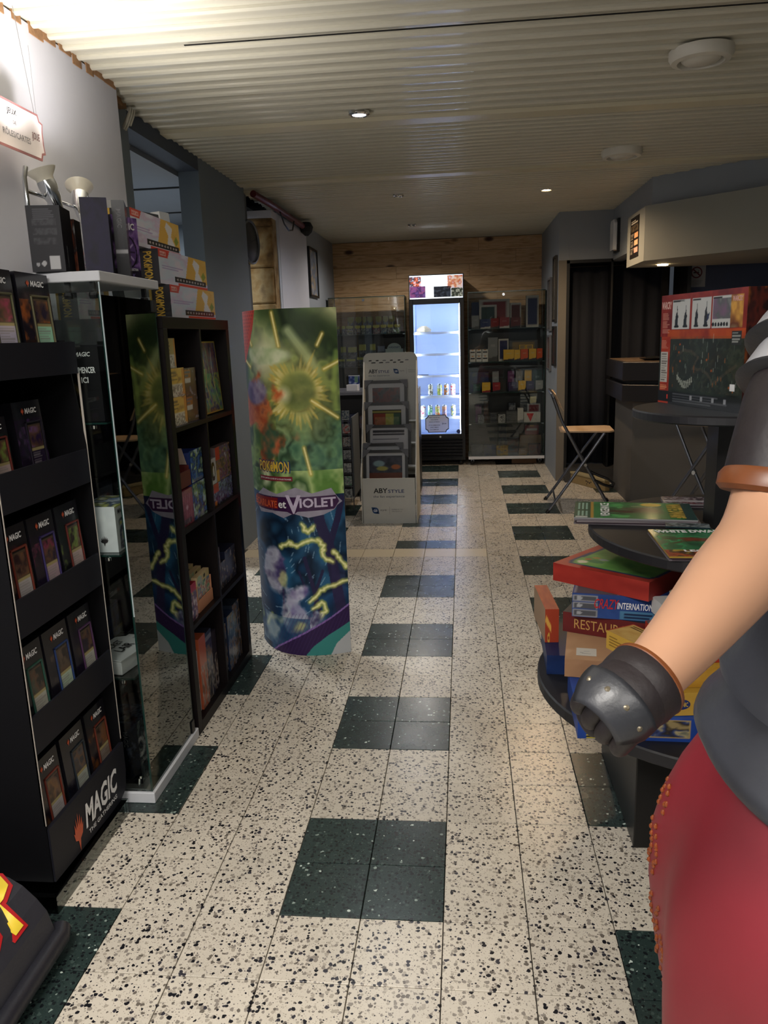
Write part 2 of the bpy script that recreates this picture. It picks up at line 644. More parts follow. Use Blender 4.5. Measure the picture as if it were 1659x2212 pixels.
class Cv:
    def __init__(s, w, h, c='000000'):
        s.w, s.h = w, h
        s.a = np.ones((h, w, 3)) * np.array(hx(c))
        s.V, s.U = np.mgrid[0:h, 0:w]
        s.U = (s.U + 0.5) / w
        s.V = (s.V + 0.5) / h

    def put(s, mask, c, al=1.0):
        c = np.array(hx(c)) if isinstance(c, str) else c
        m = (mask.astype(float) * al)[..., None]
        s.a = s.a * (1 - m) + c * m
        return s

    def rect(s, u0, v0, u1, v1, c, al=1.0):
        return s.put((s.U >= u0) & (s.U < u1) & (s.V >= v0) & (s.V < v1), c, al)

    def ell(s, u, v, ru, rv, c, al=1.0, soft=0.0):
        d = np.hypot((s.U - u) / ru, (s.V - v) / rv)
        m = (d < 1) if not soft else np.clip((1 - d) / soft, 0, 1)
        return s.put(m, c, al)

    def poly(s, pts, c, al=1.0):
        ins = np.zeros((s.h, s.w), bool)
        n = len(pts)
        for i in range(n):
            x0, y0 = pts[i]
            x1, y1 = pts[(i + 1) % n]
            if y0 == y1:
                continue
            cr = ((y0 > s.V) != (y1 > s.V)) & (s.U < (x1 - x0) * (s.V - y0) / (y1 - y0) + x0)
            ins ^= cr
        return s.put(ins, c, al)

    def line(s, pts, wd, c, al=1.0, asp=None, soft=False):
        asp = asp or s.h / s.w
        for (x0, y0), (x1, y1) in zip(pts[:-1], pts[1:]):
            dx, dy = x1 - x0, (y1 - y0) * asp
            L = dx * dx + dy * dy + 1e-9
            t = np.clip(((s.U - x0) * dx + (s.V - y0) * asp * dy) / L, 0, 1)
            d = np.hypot(s.U - x0 - t * dx, (s.V - y0) * asp - t * dy)
            s.put(np.clip(1.3 - d / wd, 0, 1) if soft else d < wd, c, al)
        return s

    def noise(s, cols, scale=4, seed=0, box=(0, 0, 1, 1), al=1.0, mask=None, octv=4):
        f = fbm(s.h, s.w, scale, seed, octv)
        cs = np.array([hx(c) for c in cols])
        x = np.clip((f - 0.12) / 0.76, 0, 0.9999) * (len(cs) - 1)
        i = x.astype(int)
        t = (x - i)[..., None]
        img = cs[i] * (1 - t) + cs[np.minimum(i + 1, len(cs) - 1)] * t
        m = (s.U >= box[0]) & (s.U < box[2]) & (s.V >= box[1]) & (s.V < box[3])
        if mask is not None:
            m = m & mask
        m = (m * al)[..., None]
        s.a = s.a * (1 - m) + img * m
        return s

    def rows(s, u0, v0, u1, v1, n, c, al=1.0, seed=1, fill=0.5):
        """lines of unreadably small text"""
        g = random.Random(seed)
        for k in range(n):
            vv = v1 - (k + 0.5) * (v1 - v0) / n
            hh = (v1 - v0) / n * fill / 2
            s.rect(u0, vv - hh, u0 + (u1 - u0) * g.uniform(0.6, 1.0), vv + hh, c, al)
        return s


def grid_mesh(name, cv, fn, extra=None):
    """mesh (w+1)x(h+1) whose vertices come from fn(u, v) arrays, coloured by the canvas"""
    w, h = cv.w, cv.h
    uu, vv = np.meshgrid(np.linspace(0, 1, w), np.linspace(0, 1, h))
    co = fn(uu, vv).reshape(-1, 3)
    colr = lin(np.clip(cv.a, 0, 1)).reshape(-1, 3)
    idx = np.arange(w * h).reshape(h, w)
    f = np.stack([idx[:-1, :-1], idx[:-1, 1:], idx[1:, 1:], idx[1:, :-1]], -1).reshape(-1, 4)
    return co, colr, f


def ink_obj(name, parts, mats, parent=None, **kw):
    """parts: list of (co, colr, faces, material index)"""
    cos, cols_, fs, mi, k = [], [], [], [], 0
    for co, cl, f, m in parts:
        cos.append(co)
        cols_.append(cl)
        fs.append(f + k)
        mi += [m] * len(f)
        k += len(co)
    co = np.concatenate(cos)
    cl = np.concatenate(cols_)
    f = np.concatenate(fs)
    me = bpy.data.meshes.new(name)
    me.vertices.add(len(co))
    me.vertices.foreach_set('co', co.astype(np.float32).ravel())
    me.loops.add(f.size)
    me.loops.foreach_set('vertex_index', f.astype(np.int32).ravel())
    me.polygons.add(len(f))
    me.polygons.foreach_set('loop_start', np.arange(0, f.size, 4, dtype=np.int32))
    me.polygons.foreach_set('material_index', np.array(mi, dtype=np.int32))
    me.update(calc_edges=True)
    at_ = me.attributes.new('ink', 'FLOAT_COLOR', 'POINT')
    at_.data.foreach_set('color', np.concatenate([cl, np.ones((len(cl), 1))], 1).astype(np.float32).ravel())
    for m in mats if isinstance(mats, (list, tuple)) else [mats]:
        me.materials.append(m)
    me.validate()
    o = bpy.data.objects.new(name, me)
    col.objects.link(o)
    if parent:
        o.parent = parent
    tag(o, kw.get('label'), kw.get('cat'), kw.get('group'), kw.get('kind'))
    return o


FACES = {  # (origin, u, v) for a box centred on x, y with its base at z = 0; front is -y
    'front': lambda w, d, h: ((-w / 2, -d / 2, 0), (w, 0, 0), (0, 0, h)),
    'back': lambda w, d, h: ((w / 2, d / 2, 0), (-w, 0, 0), (0, 0, h)),
    'right': lambda w, d, h: ((w / 2, -d / 2, 0), (0, d, 0), (0, 0, h)),
    'left': lambda w, d, h: ((-w / 2, d / 2, 0), (0, -d, 0), (0, 0, h)),
    'top': lambda w, d, h: ((-w / 2, -d / 2, h), (w, 0, 0), (0, d, 0)),
    'bottom': lambda w, d, h: ((-w / 2, d / 2, 0), (w, 0, 0), (0, -d, 0)),
}


def carton(name, dims, base, arts, parent=None, m=None, **kw):
    """one printed box: plain faces take the base colour, faces in ARTS take a canvas (or a colour)"""
    w, d, h = dims
    parts = []
    for k, fn in FACES.items():
        o, u, v = (np.array(x, float) for x in fn(w, d, h))
        a = arts.get(k, base)
        cv = a if isinstance(a, Cv) else Cv(2, 2, a)
        co, cl, f = grid_mesh(name, cv, lambda uu, vv: o + uu[..., None] * u + vv[..., None] * v)
        parts.append((co, cl, f, 0))
    return ink_obj(name, parts, m or INK, parent, **kw)


def place(o, loc, rz=0.0, tilt=0.0, roll=0.0):
    o.matrix_local = Matrix.Translation(loc) @ Matrix.Rotation(rz, 4, 'Z') @ Matrix.Rotation(roll, 4, 'Y') @ Matrix.Rotation(tilt, 4, 'X')
    return o


# ================================================================== THE ROOM
CZ = 2.4
X_L, X_B = -1.33, -1.42          # near wall face, recessed wall face
YB = 7.38

# floor: tiles of 0.2 m; the 300 nearest are parts, the rest one joined part
floor = struct('floor', MB().box(-2.9, 4.4, -4.0, 7.6, -0.12, -0.012), mat('floor_screed', '55504a', 0.9))
T = 0.2


def tile_mb(x=0.0, y=0.0, x1=T, y1=T, mb=None, m=0):
    g, c = 0.0012, 0.0010
    mb = mb or MB()
    a = [(x + g, y + g), (x1 + x - g, y + g), (x1 + x - g, y1 + y - g), (x + g, y1 + y - g)]
    b = [(x + g + c, y + g + c), (x1 + x - g - c, y + g + c), (x1 + x - g - c, y1 + y - g - c), (x + g + c, y1 + y - g - c)]
    mb.add([(p[0], p[1], -0.012) for p in a] + [(p[0], p[1], -0.0007) for p in a] + [(p[0], p[1], 0.0) for p in b],
           [(3, 2, 1, 0)] + [(i, (i + 1) % 4, 4 + (i + 1) % 4, 4 + i) for i in range(4)] +
           [(4 + i, 4 + (i + 1) % 4, 8 + (i + 1) % 4, 8 + i) for i in range(4)] + [(8, 9, 10, 11)], m)
    return mb


def is_dark(a, b):
    if a in (-2, -1):
        return b % 4 in (0, 1)
    if a in (-6, -5, 2, 3, 6, 7):
        return b % 4 in (2, 3)
    return False


tm = {}
for k, mm in ((0, TZ_WHITE), (1, TZ_GREEN)):
    me = bpy.data.meshes.new('tile')
    q = tile_mb()
    me.from_pydata(q.v, [], q.f)
    me.materials.append(mm)
    tm[k] = me
rest = MB()
near = []
for b in range(-19, 37):
    for a in range(-13, 21):
        if b == 16 and a <= 0:
            continue
        near.append((math.hypot(a * T + 0.1 - 0.1, (b * T + 1.6)) if (b >= -6 and -8 <= a <= 9) else 99 + b, a, b))
near.sort()
for i, (dd, a, b) in enumerate(near):
    dk = int(is_dark(a, b))
    if i < 288 and dd < 90:
        o = bpy.data.objects.new('tile', tm[dk])
        o.parent = floor
        o.location = (a * T, b * T, 0)
        col.objects.link(o)
    else:
        tile_mb(a * T, b * T, mb=rest, m=dk)
obj('distant_tile_field', rest, [TZ_WHITE, TZ_GREEN], floor, kind='stuff')
THR = mat('cream_threshold_stone', 'd9cdb2', 0.3, var=0.05, vscale=40)
for a in range(-7, 1):
    obj('threshold_tile', tile_mb(0, 0, T, 0.186), THR, floor, loc=(a * T, 3.2, 0))
q = tile_mb(0, 0, T, 0.012)
for a in range(-7, 1):
    obj('joint_strip', q, TZ_WHITE, floor, loc=(a * T, 3.387, 0))

# ceiling: clapboard cladding across the room, step risers face the photographer
ceil = struct('ceiling', MB().box(-3.4, 4.4, -4.0, 7.6, CZ + 0.035, CZ + 0.12), DARKGAP)
sl = {}


def slat_mesh(pitch, wide):
    k = (round(pitch, 4), wide)
    if k in sl:
        return sl[k]
    x0, x1 = -1.46, 4.3
    if wide:
        pr = [(0, 0.0), (pitch - 0.004, -0.002), (pitch - 0.004, 0.02), (0, 0.02)]
    else:
        pr = [(0.0, -0.001), (0.012, -0.006), (0.020, -0.006), (0.030, 0.005), (pitch - 0.001, 0.0075), (pitch - 0.001, 0.02), (0, 0.02)]
    mb = MB().prism(pr, x0, x1, 'x')
    me = bpy.data.meshes.new('ceiling_slat')
    me.from_pydata(mb.v, [], mb.f)
    me.materials.append(CEILW if wide else CEIL)
    sl[k] = me
    return me


y = -3.95
rs_ = random.Random(3)
while y < YB - 0.02:
    wide = abs(y - 2.49) < 0.05 or abs(y - 3.78) < 0.04
    pitch = 0.105 if y < 2.5 else 0.078 if y < 3.8 else 0.07
    if wide:
        pitch = 0.10
    o = bpy.data.objects.new('ceiling_slat', slat_mesh(pitch, wide))
    o.parent = ceil
    o.location = (rs_.uniform(-0.012, 0.012) + (-0.02 if y > 2.5 else 0), y, CZ - (0.012 if wide else 0) + rs_.uniform(-0.001, 0.001))
    o.rotation_euler = (0, 0, rs_.uniform(-0.0012, 0.0012))
    col.objects.link(o)
    y += pitch
# dark open joint in the near part
obj('open_joint', MB().box(-0.9, 3.0, 1.335, 1.343, CZ - 0.010, CZ - 0.0075), DARKGAP, ceil)

# left side
wl = struct('wall_left', MB().box(X_L - 0.15, X_L, -4.0, 1.745, 0, CZ - 0.002), WALLW)
obj('wall_crack_line', MB().box(X_L, X_L + 0.0006, 1.062, 1.0635, 2.09, 2.33), mat('hair_crack', '8c8c90', 0.9), wl)
# masonry and foam left open between wall top and cladding
fm = MB()
g = random.Random(5)
yy = 0.7
while yy < 2.0:
    w_ = g.uniform(0.05, 0.11)
    fm.box(X_L - 0.02 - (0.07 if yy > 1.74 else 0), X_L + 0.003 - (0.06 if yy > 1.74 else 0), yy, yy + w_, CZ - g.uniform(0.012, 0.03), CZ + 0.01)
    yy += w_ + g.uniform(0.0, 0.05)
obj('filler_foam', fm, FOAM, wl, kind='stuff')
wp = struct('wall_left_pier', MB().box(X_B - 0.05, X_B, 1.745, 2.05, 0, CZ).box(X_B - 0.12, X_B, 3.02, 3.98, 0, CZ), WALLG)
struct('trim_lintel', MB().box(X_B - 0.12, X_B, 2.05, 3.02, 2.325, CZ), mat('dark_blue_lintel', '3a4454', 0.6))
# the side room seen through the opening
sr = struct('wall_side_room', MB().box(-4.2, -1.8, 4.9, 5.0, 0, 2.25).box(-4.2, -4.1, 1.0, 4.9, 0, 2.25), WALLL)
src = struct('ceiling_side_room', MB().box(-4.2, X_B - 0.122, 1.0, 5.0, 2.30, 2.36), mat('side_room_ceiling', '7c828a', 0.5))
obj('joint_line', MB().box(-3.4, X_B - 0.13, 3.3, 3.33, 2.295, 2.30).box(-3.4, X_B - 0.13, 4.2, 4.23, 2.295, 2.30).box(-2.3, -2.28, 1.2, 4.8, 2.295, 2.30), DARKGAP, src)
obj('crown_panel', MB().box(-4.1, -1.9, 4.82, 4.9, 2.0, 2.3), WALLG, sr)
obj('recessed_spot', MB().lathe([(0.05, 0), (0.05, -0.012), (0.03, -0.014)], 20, (-2.2, 3.6, 2.30)), CHROME, src, smooth=True)
struct('wall_side_room_floor_edge', MB().box(-4.2, X_B, 0.8, 1.0, 0, 2.3), WALLL)

# strip with the clock, stone reveal, white boarded door, far left wall
struct('wall_left_niche', MB().box(-1.62, -1.47, 3.98, 4.22, 0, CZ), mat('slate_paint', '596069', 0.65, var=0.04))
st = struct('wall_stone_reveal', MB().box(-1.75, -1.34, 4.42, 4.55, 0, 2.26), STONE)
g = random.Random(9)
z = 0.0
while z < 2.2:
    h_ = g.uniform(0.2, 0.32)
    obj('stone', MB().box(-1.56, -1.335 - g.uniform(0, 0.012), 4.405 - g.uniform(0, 0.012), 4.43, z + 0.006, min(z + h_, 2.25)), STONE, st, bevel=0.01)
    z += h_
struct('trim_reveal_head', MB().box(-1.75, -1.33, 4.38, 4.55, 2.26, 2.31), WALLW)
struct('door_left', MB().box(-1.40, -1.335, 4.56, 4.62, 0, 2.32).box(-1.40, -1.345, 4.62, 5.78, 0, 2.32), DOORW)
obj('boarded_panel', MB().box(-1.345, -1.341, 4.66, 5.76, 0.02, 2.3), WALLW, bpy.data.objects['door_left'])
struct('wall_left_far', MB().box(-1.5, -1.36, 5.78, YB, 0, CZ), mat('grey_lilac_paint', '9aa0a8', 0.65, var=0.04))
struct('wall_left_outer', MB().box(-4.3, -4.2, -4, 7.6, 0, CZ + .1).box(-4.2, -1.36, 5.02, 5.06, 0, CZ), WALLL)
rp = obj('ceiling_pipe', MB().tube([(-1.36, 4.0, 2.36), (-1.31, 4.3, 2.335), (-1.31, 5.45, 2.335)], 0.024, 12), RED, smooth=True)
tag(rp, 'dark red pipe running along the top of the left wall', 'pipe')
cb = obj('loose_cable', MB().tube([(-1.29, 4.5, 2.31), (-1.285, 4.6, 2.24), (-1.285, 4.75, 2.21), (-1.285, 4.9, 2.23), (-1.29, 5.0, 2.31)], 0.006, 6), BLK, smooth=True)
tag(cb, 'thin black cable sagging in a loop from the red pipe', 'cable')
jb = obj('insulation_lump', MB().lathe([(0.02, -0.07), (0.06, -0.04), (0.075, 0.0), (0.05, 0.04)], 9, (-1.29, 5.52, 2.33), sx=0.8), mat('torn_black_sleeve', '1a1b1c', 0.8, var=0.4, vscale=60, bump=0.8))
tag(jb, 'torn dark insulation lump at the far end of the red pipe', 'insulation')
rng = obj('cable_coil', MB().tube([(-1.375 + 0.018 * math.sin(t_ * 0.9), 1.93 + 0.03 * math.cos(t_ * .9) + t_ * 0.003, 2.33 + 0.045 * math.sin(t_ * 0.9 + 1)) for t_ in range(18)], 0.006, 6), mat('white_cable', 'b7b2a2', 0.5), smooth=True)
tag(rng, 'coil of white cable hanging at the corner of the wall opening', 'cable')

# back wall of pine boards
bw = struct('wall_back', MB().box(-1.5, 1.1, YB, YB + 0.1, 0, CZ), mat('wall_behind_boards', '4a3826', 0.8))
g = random.Random(11)
z, r_ = 0.0, 0
while z < CZ - 0.01:
    h_ = 0.133
    x = -1.36
    while x < 0.92:
        w_ = g.choice((1.1, 1.5, 0.8)) if x > -1.3 else g.choice((0.7, 1.2, 1.6))
        x1 = min(x + w_, 0.92)
        o = obj('plank', MB().box(0, x1 - x - 0.0015, 0, 0.014, 0, min(h_, CZ - z) - 0.002), PINE, bw, bevel=0.0012)
        o.location = (x, YB - 0.014 - g.uniform(0, 0.0015), z)
        x = x1
    z += h_

# right side: side wall, curtain wall, doorway
XR = 0.915
struct('wall_right', MB().box(XR, XR + 0.09, 5.8, YB + 0.1, 0, CZ), WALLL)
struct('wall_door_head', MB().box(XR + 0.0905, 1.384, 5.8, 5.95, 1.985, CZ), WALLL)
struct('wall_right_return', MB().box(1.385, 1.5, 4.36, 5.95, 1.97, CZ), WALLL)
dr = struct('door_1', MB().box(0.985, 1.012, 5.79, 5.94, 0.12, 1.985).box(1.372, 1.39, 5.79, 5.94, 0.12, 1.985).box(0.985, 1.39, 5.79, 5.94, 1.958, 1.985), BLK)
struct('trim_door_jamb', MB().box(XR - 0.001, 0.985, 5.785, 5.80, 0, 1.985), mat('cream_jamb', '6f6a62', 0.7))
struct('floor_door_step', MB().box(0.99, 2.6, 5.70, 7.0, 0, 0.125), mat('grey_step', '3a3938', 0.6))
# curtain
cm = []
n = 90
for i in range(n + 1):
    t_ = i / n
    cm.append((1.0 + 0.92 * t_, 5.99 + 0.012 * math.sin(t_ * 48) + 0.012 * math.sin(t_ * 23 + 1)))
mb = MB()
for i, (x, y_) in enumerate(cm):
    for zz in (0.135, 1.0, 2.0):
        mb.v.append((x, y_ + (0.01 * math.sin(i) if zz < 0.5 else 0), zz))
for i in range(n):
    for k in range(2):
        a = i * 3 + k
        mb.f.append((a, a + 3, a + 4, a + 1))
        mb.m.append(0)
cu = thing('door_curtain', 'long charcoal curtain hanging across the dark doorway', 'curtain')
o = obj('curtain_cloth', mb, CURT, cu, smooth=True)
so = o.modifiers.new('s', 'SOLIDIFY')
so.thickness = 0.004
obj('curtain_rod', MB().tube([(0.99, 5.97, 1.94), (1.95, 5.97, 1.94)], 0.008, 8), BLKM, cu, smooth=True)

# bar back wall
struct('wall_bar_back', MB().box(1.93, 4.4, 5.6, 5.7, 0, CZ), NAVY)
struct('wall_bar_dark', MB().box(1.40, 1.95, 6.1, 6.2, 0, CZ), mat('near_black_wall', '15161c', 0.8))
struct('wall_bar_end', MB().box(1.90, 1.93, 5.3, 5.75, 0, 2.0), BLK)
struct('wall_right_outer', MB().box(4.3, 4.4, -4, 5.7, 0, CZ), WALLG)
struct('wall_shopfront', MB().box(-4.3, 4.4, -4.1, -4.0, 0, 0.6).box(-4.3, 4.4, -4.1, -4.0, 2.2, 2.5).box(-4.3, -0.7, -4.1, -4, 0.6, 2.2).box(1.9, 4.4, -4.1, -4, 0.6, 2.2), WALLL)
g2 = obj('window_1', MB().box(-0.7, 1.9, -4.06, -4.05, 0.6, 2.2), GLASS, kind='structure')
obj('window_frame', MB().box(-0.7, 1.9, -4.08, -4.02, 0.6, 0.65).box(-0.7, 1.9, -4.08, -4.02, 2.15, 2.2).box(0.57, 0.63, -4.08, -4.02, 0.65, 2.15), BLKM, g2)

# soffit above the bar
up = [(1.378, 4.344), (2.9, 3.03), (4.29, 3.03), (4.29, 5.6), (1.378, 5.6)]
struct('wall_bar_soffit_upper', MB().prism([(1.384, 4.36), (2.9, 3.06), (4.29, 3.06), (4.29, 5.6), (1.384, 5.6)], 2.17, CZ - 0.002), WALLL)
lo = [(1.335, 4.335), (2.86, 2.80), (4.29, 2.80), (4.29, 5.0), (1.62, 5.0), (1.335, 4.93)]
sf = struct('wall_bar_soffit', MB().prism(lo, 1.838, 2.205), WALLT)
obj('recessed_spot', MB().lathe([(0.038, 0), (0.038, -0.008), (0.02, -0.009)], 20, (1.56, 4.72, 1.838)), WARM, sf)

# bar counter
bar_floor = [(1.375, 4.70), (2.45, 3.88), (3.6, 3.88), (3.6, 4.4), (2.6, 4.4), (1.9, 5.0), (1.9, 5.42), (1.375, 5.42)]
bt = thing('bar_counter', 'grey bar counter with stepped black top along the right', 'bar counter')
obj('counter_body', MB().prism(bar_floor, 0, 0.84), mat('bar_grey_paint', '54524f', 0.6, var=0.08, vscale=6), bt)


def grow(pts, d):
    c = Vector((1.95, 4.9))
    out = []
    for p in pts:
        v = Vector(p) - c
        out.append(tuple(c + v * (1 + d / max(v.length, 0.2))))
    return out


obj('lower_ledge', MB().prism(grow(bar_floor, 0.10), 0.825, 0.955), BLACK, bt, bevel=0.004)
obj('neck', MB().prism(grow(bar_floor, 0.04), 0.955, 0.985), BLK, bt)
obj('upper_ledge', MB().prism(grow(bar_floor, 0.10), 0.985, 1.125), BLACK, bt, bevel=0.004)
obj('counter_top', MB().prism(grow(bar_floor, 0.07), 1.125, 1.132), mat('wood_bar_top', '7d6650', 0.25, var=0.2, vscale=20), bt)
tr = thing('serving_tray', 'low black dish standing on the bar top', 'tray', (1.52, 4.72, 1.133))
obj('tray_body', MB().lathe([(0.06, 0), (0.10, 0.012), (0.105, 0.018), (0.075, 0.016), (0.03, 0.03)], 20), BLK, tr, smooth=True)
tp = obj('ceiling_post', MB().box(1.735, 1.785, 5.45, 5.50, 0.0, 1.99), CARD)
tag(tp, 'slim black post standing behind the bar', 'post')

# exit light, menu, no smoking notice
el = thing('emergency_light', 'white emergency light mounted beside the curtained doorway', 'emergency light', (1.385, 5.58, 2.03))
obj('back_plate', MB().box(-0.022, 0, -0.085, 0.085, -0.015, 0.255), BLK, el)
obj('diffuser', MB().prism([(-0.08, 0.0), (0.08, 0.0), (0.08, 0.22), (0.05, 0.25), (-0.05, 0.25), (-0.08, 0.22)], -0.055, -0.022, 'x'), mat('frosted_diffuser', 'dfe2e6', 0.25), el, bevel=0.006)
obj('lower_lens', MB().box(-0.052, -0.02, -0.078, 0.078, -0.005, 0.05), CHROME, el, bevel=0.004)
cv = Cv(60, 90, '1c1714')
cv.rows(0.1, 0.82, 0.9, 0.93, 2, 'c9c0b0')
cv.noise(['1c1714', '6b5b44', '1c1714'], 9, 3, (0.08, 0.64, 0.92, 0.8))
for k, c in enumerate(('e2a878', 'e9b48a', 'e8a893')):
    cv.rect(0.5, 0.12 + 0.18 * (2 - k), 0.92, 0.24 + 0.18 * (2 - k), c)
    cv.rows(0.08, 0.1 + 0.18 * (2 - k), 0.46, 0.25 + 0.18 * (2 - k), 4, '8d8272', seed=k)
mn = thing('menu_poster', 'brown printed menu poster on the tan end of the bar soffit', 'poster', (1.333, 4.655, 1.888))
place(carton('poster_sheet', (0.29, 0.003, 0.29), '1c1714', {'front': cv}), (0, 0, 0), R(-90)).parent = mn
ns = thing('no_smoking_notice', 'white no smoking notice on the navy wall behind the bar', 'notice', (2.05, 5.598, 1.705))
obj('paper', MB().box(-0.075, 0.075, -0.002, 0, 0, 0.205), mat('notice_paper', 'b9b9ba', 0.6), ns)
decal('prohibition_ring', ring(0.037, 0.047), (0, -0.002, 0.12), (1, 0, 0), (0, 0, 1), mat('dark_red_ink', '6d1c26', 0.5), ns)
decal('prohibition_bar', [(-0.032, 0.022), (-0.025, 0.031), (0.033, -0.022), (0.026, -0.031)], (0, -0.002, 0.12), (1, 0, 0), (0, 0, 1), MATS['dark_red_ink'], ns, out=0.0014)
decal('cigarette_mark', [[(-0.026, -0.006), (0.02, -0.006), (0.02, 0.004), (-0.026, 0.004)], [(0.012, 0.008), (0.022, 0.016), (0.02, 0.02), (0.008, 0.01)]], (0, -0.002, 0.12), (1, 0, 0), (0, 0, 1), INKK, ns)
for k in range(4):
    decal('small_print', [(-0.05, 0), (0.05 - k * 0.008, 0), (0.05 - k * 0.008, 0.003), (-0.05, 0.003)], (0, -0.002, 0.05 - k * 0.011), (1, 0, 0), (0, 0, 1), INKG, ns)
text('DEFENSE DE FUMER', 0.09, 0.008, (0, -0.002, 0.19), (1, 0, 0), (0, 0, 1), INKK, ns)


# ceiling fittings
def vent(x, y_, lab):
    t_ = thing('ceiling_vent', lab, 'vent', (x, y_, CZ - 0.012), 0, 'round vents in the clad ceiling')
    obj('outer_ring', MB().lathe([(0.118, 0.01), (0.118, -0.012), (0.108, -0.030), (0.086, -0.034), (0.080, -0.010), (0.080, 0.01)], 40), PLASTW, t_, smooth=True)
    obj('centre_disc', MB().lathe([(0.012, 0.01), (0.012, -0.015), (0.068, -0.018), (0.072, -0.024), (0.060, -0.034), (0.02, -0.040), (0.001, -0.041)], 36), PLASTW, t_, smooth=True)
    return t_


vent(0.975, 1.78, 'white round ceiling vent nearest the camera, at the upper right')
vent(1.0, 3.45, 'farther white round ceiling vent, above the end of the bar')


def spot(x, y_, lab, m, r_=0.042):
    t_ = thing('downlight', lab, 'downlight', (x, y_, CZ - 0.008), 0, 'small downlights in the clad ceiling')
    obj('trim_ring', MB().lathe([(r_, 0.008), (r_, -0.004), (r_ * 0.8, -0.010), (r_ * 0.68, -0.006), (r_ * 0.68, 0.006)], 28), CHROME if m is not WARM else PLASTW, t_, smooth=True)
    obj('lamp_face', MB().lathe([(r_ * 0.66, 0.003), (r_ * 0.6, -0.003), (r_ * 0.1, -0.0045)], 24), m, t_, smooth=True)


spot(-0.41, 2.33, 'nearest downlight, chrome ring with a pale cold lamp', COOLB, 0.05)
spot(0.68, 4.6, 'lit warm glowing downlight before the curtained doorway', WARM, 0.045)
spot(-0.405, 4.55, 'unlit chrome downlight in the middle of the far ceiling', CHROME)
spot(-0.405, 6.15, 'unlit chrome downlight just in front of the pine wall', CHROME)
for (x_, y_, w_, lab_) in ((-0.6, -1.75, 1.0, 'unseen ceiling housing added over the left fill light'), (0.9, -2.5, 1.2, 'unseen ceiling housing added over the right fill light')):  # invented fixtures dressing the two added fill panels, out of view
    cl_ = thing('fill_housing', lab_, 'lamp', (x_, y_, 2.362))
    obj('housing', MB().box(-w_ / 2 - 0.03, w_ / 2 + 0.03, -0.18, 0.18, 0.004, 0.036), PLASTW, cl_, bevel=0.004)
    obj('diffuser', MB().box(-w_ / 2, w_ / 2, -0.15, 0.15, 0.001, 0.0038), mat('fill_diffuser', 'ffffff', 0.5, emit='fff4e6', estr=4), cl_)  # glowing face made up for the fill panel

# wall clock
ck = thing('wall_clock', 'round dark wall clock with a steel rim', 'clock', (-1.468, 4.08, 2.055), R(90 - 8))
obj('clock_case', MB().lathe([(0.10, 0), (0.15, 0.004), (0.15, 0.045), (0.135, 0.052)], 40), BLK, ck, smooth=True).rotation_euler = (R(90), 0, 0)
obj('rim', MB().lathe([(0.152, 0.046), (0.150, 0.058), (0.138, 0.060), (0.130, 0.050)], 40), STEEL, ck, smooth=True).rotation_euler = (R(90), 0, 0)
fc = obj('dial', MB().lathe([(0.131, 0.050), (0.1, 0.0505), (0.001, 0.051)], 40), mat('grey_dial', '5d6066', 0.3), ck)
fc.rotation_euler = (R(90), 0, 0)
decal('hand', [(-0.004, -0.01), (0.004, -0.01), (0.002, 0.07), (-0.002, 0.07)], (0, -0.052, 0), (1, 0, 0.2), (0, 0, 1), INKK, ck)
decal('hand', [(-0.004, -0.01), (0.004, -0.01), (0.002, 0.10), (-0.002, 0.10)], (0, -0.0525, 0), (0.3, 0, -1), (1, 0, 0.3), INKK, ck)
for k in range(12):
    a = k * PI / 6
    decal('hour_mark', [(-0.002, 0.105), (0.002, 0.105), (0.002, 0.12), (-0.002, 0.12)], (0, -0.052, 0), (math.cos(a), 0, -math.sin(a)), (math.sin(a), 0, math.cos(a)), INKK, ck)
# notice under the clock
nt_ = thing('taped_notice', 'white notice taped to the dark strip of wall under the clock', 'notice', (-1.469, 4.06, 1.45))
obj('paper', MB().box(0, 0.002, -0.075, 0.075, 0, 0.25), mat('grey_white_paper', 'a2a2a4', 0.6), nt_)
for k, w_ in enumerate((0.05, 0.09, 0.02, 0.08)):
    text(('LES', 'PRESTATIONS', '+', 'TARIFS')[k], w_, 0.013, (0.002, 0, 0.19 - 0.035 * k), (0, 1, 0), (0, 0, 1), INKK, nt_)


def frame(name, lab, loc, rz, w_, h_, fm_, art, d_=0.02, fw=0.02, cat='picture frame', group=None):
    """picture frame, front is local -y, base centre at loc"""
    t_ = thing(name, lab, cat, loc, rz, group)
    mb_ = MB()
    mb_.box(-w_ / 2, w_ / 2, -d_, 0, 0, fw).box(-w_ / 2, w_ / 2, -d_, 0, h_ - fw, h_)
    mb_.box(-w_ / 2, -w_ / 2 + fw, -d_, 0, fw, h_ - fw).box(w_ / 2 - fw, w_ / 2, -d_, 0, fw, h_ - fw)
    obj('frame_border', mb_, fm_, t_)
    c = carton('picture', (w_ - 2 * fw, 0.004, h_ - 2 * fw), '9a9a9a', {'front': art}, t_, INK_GLOSS)
    c.location = (0, -0.006, fw)
    return t_


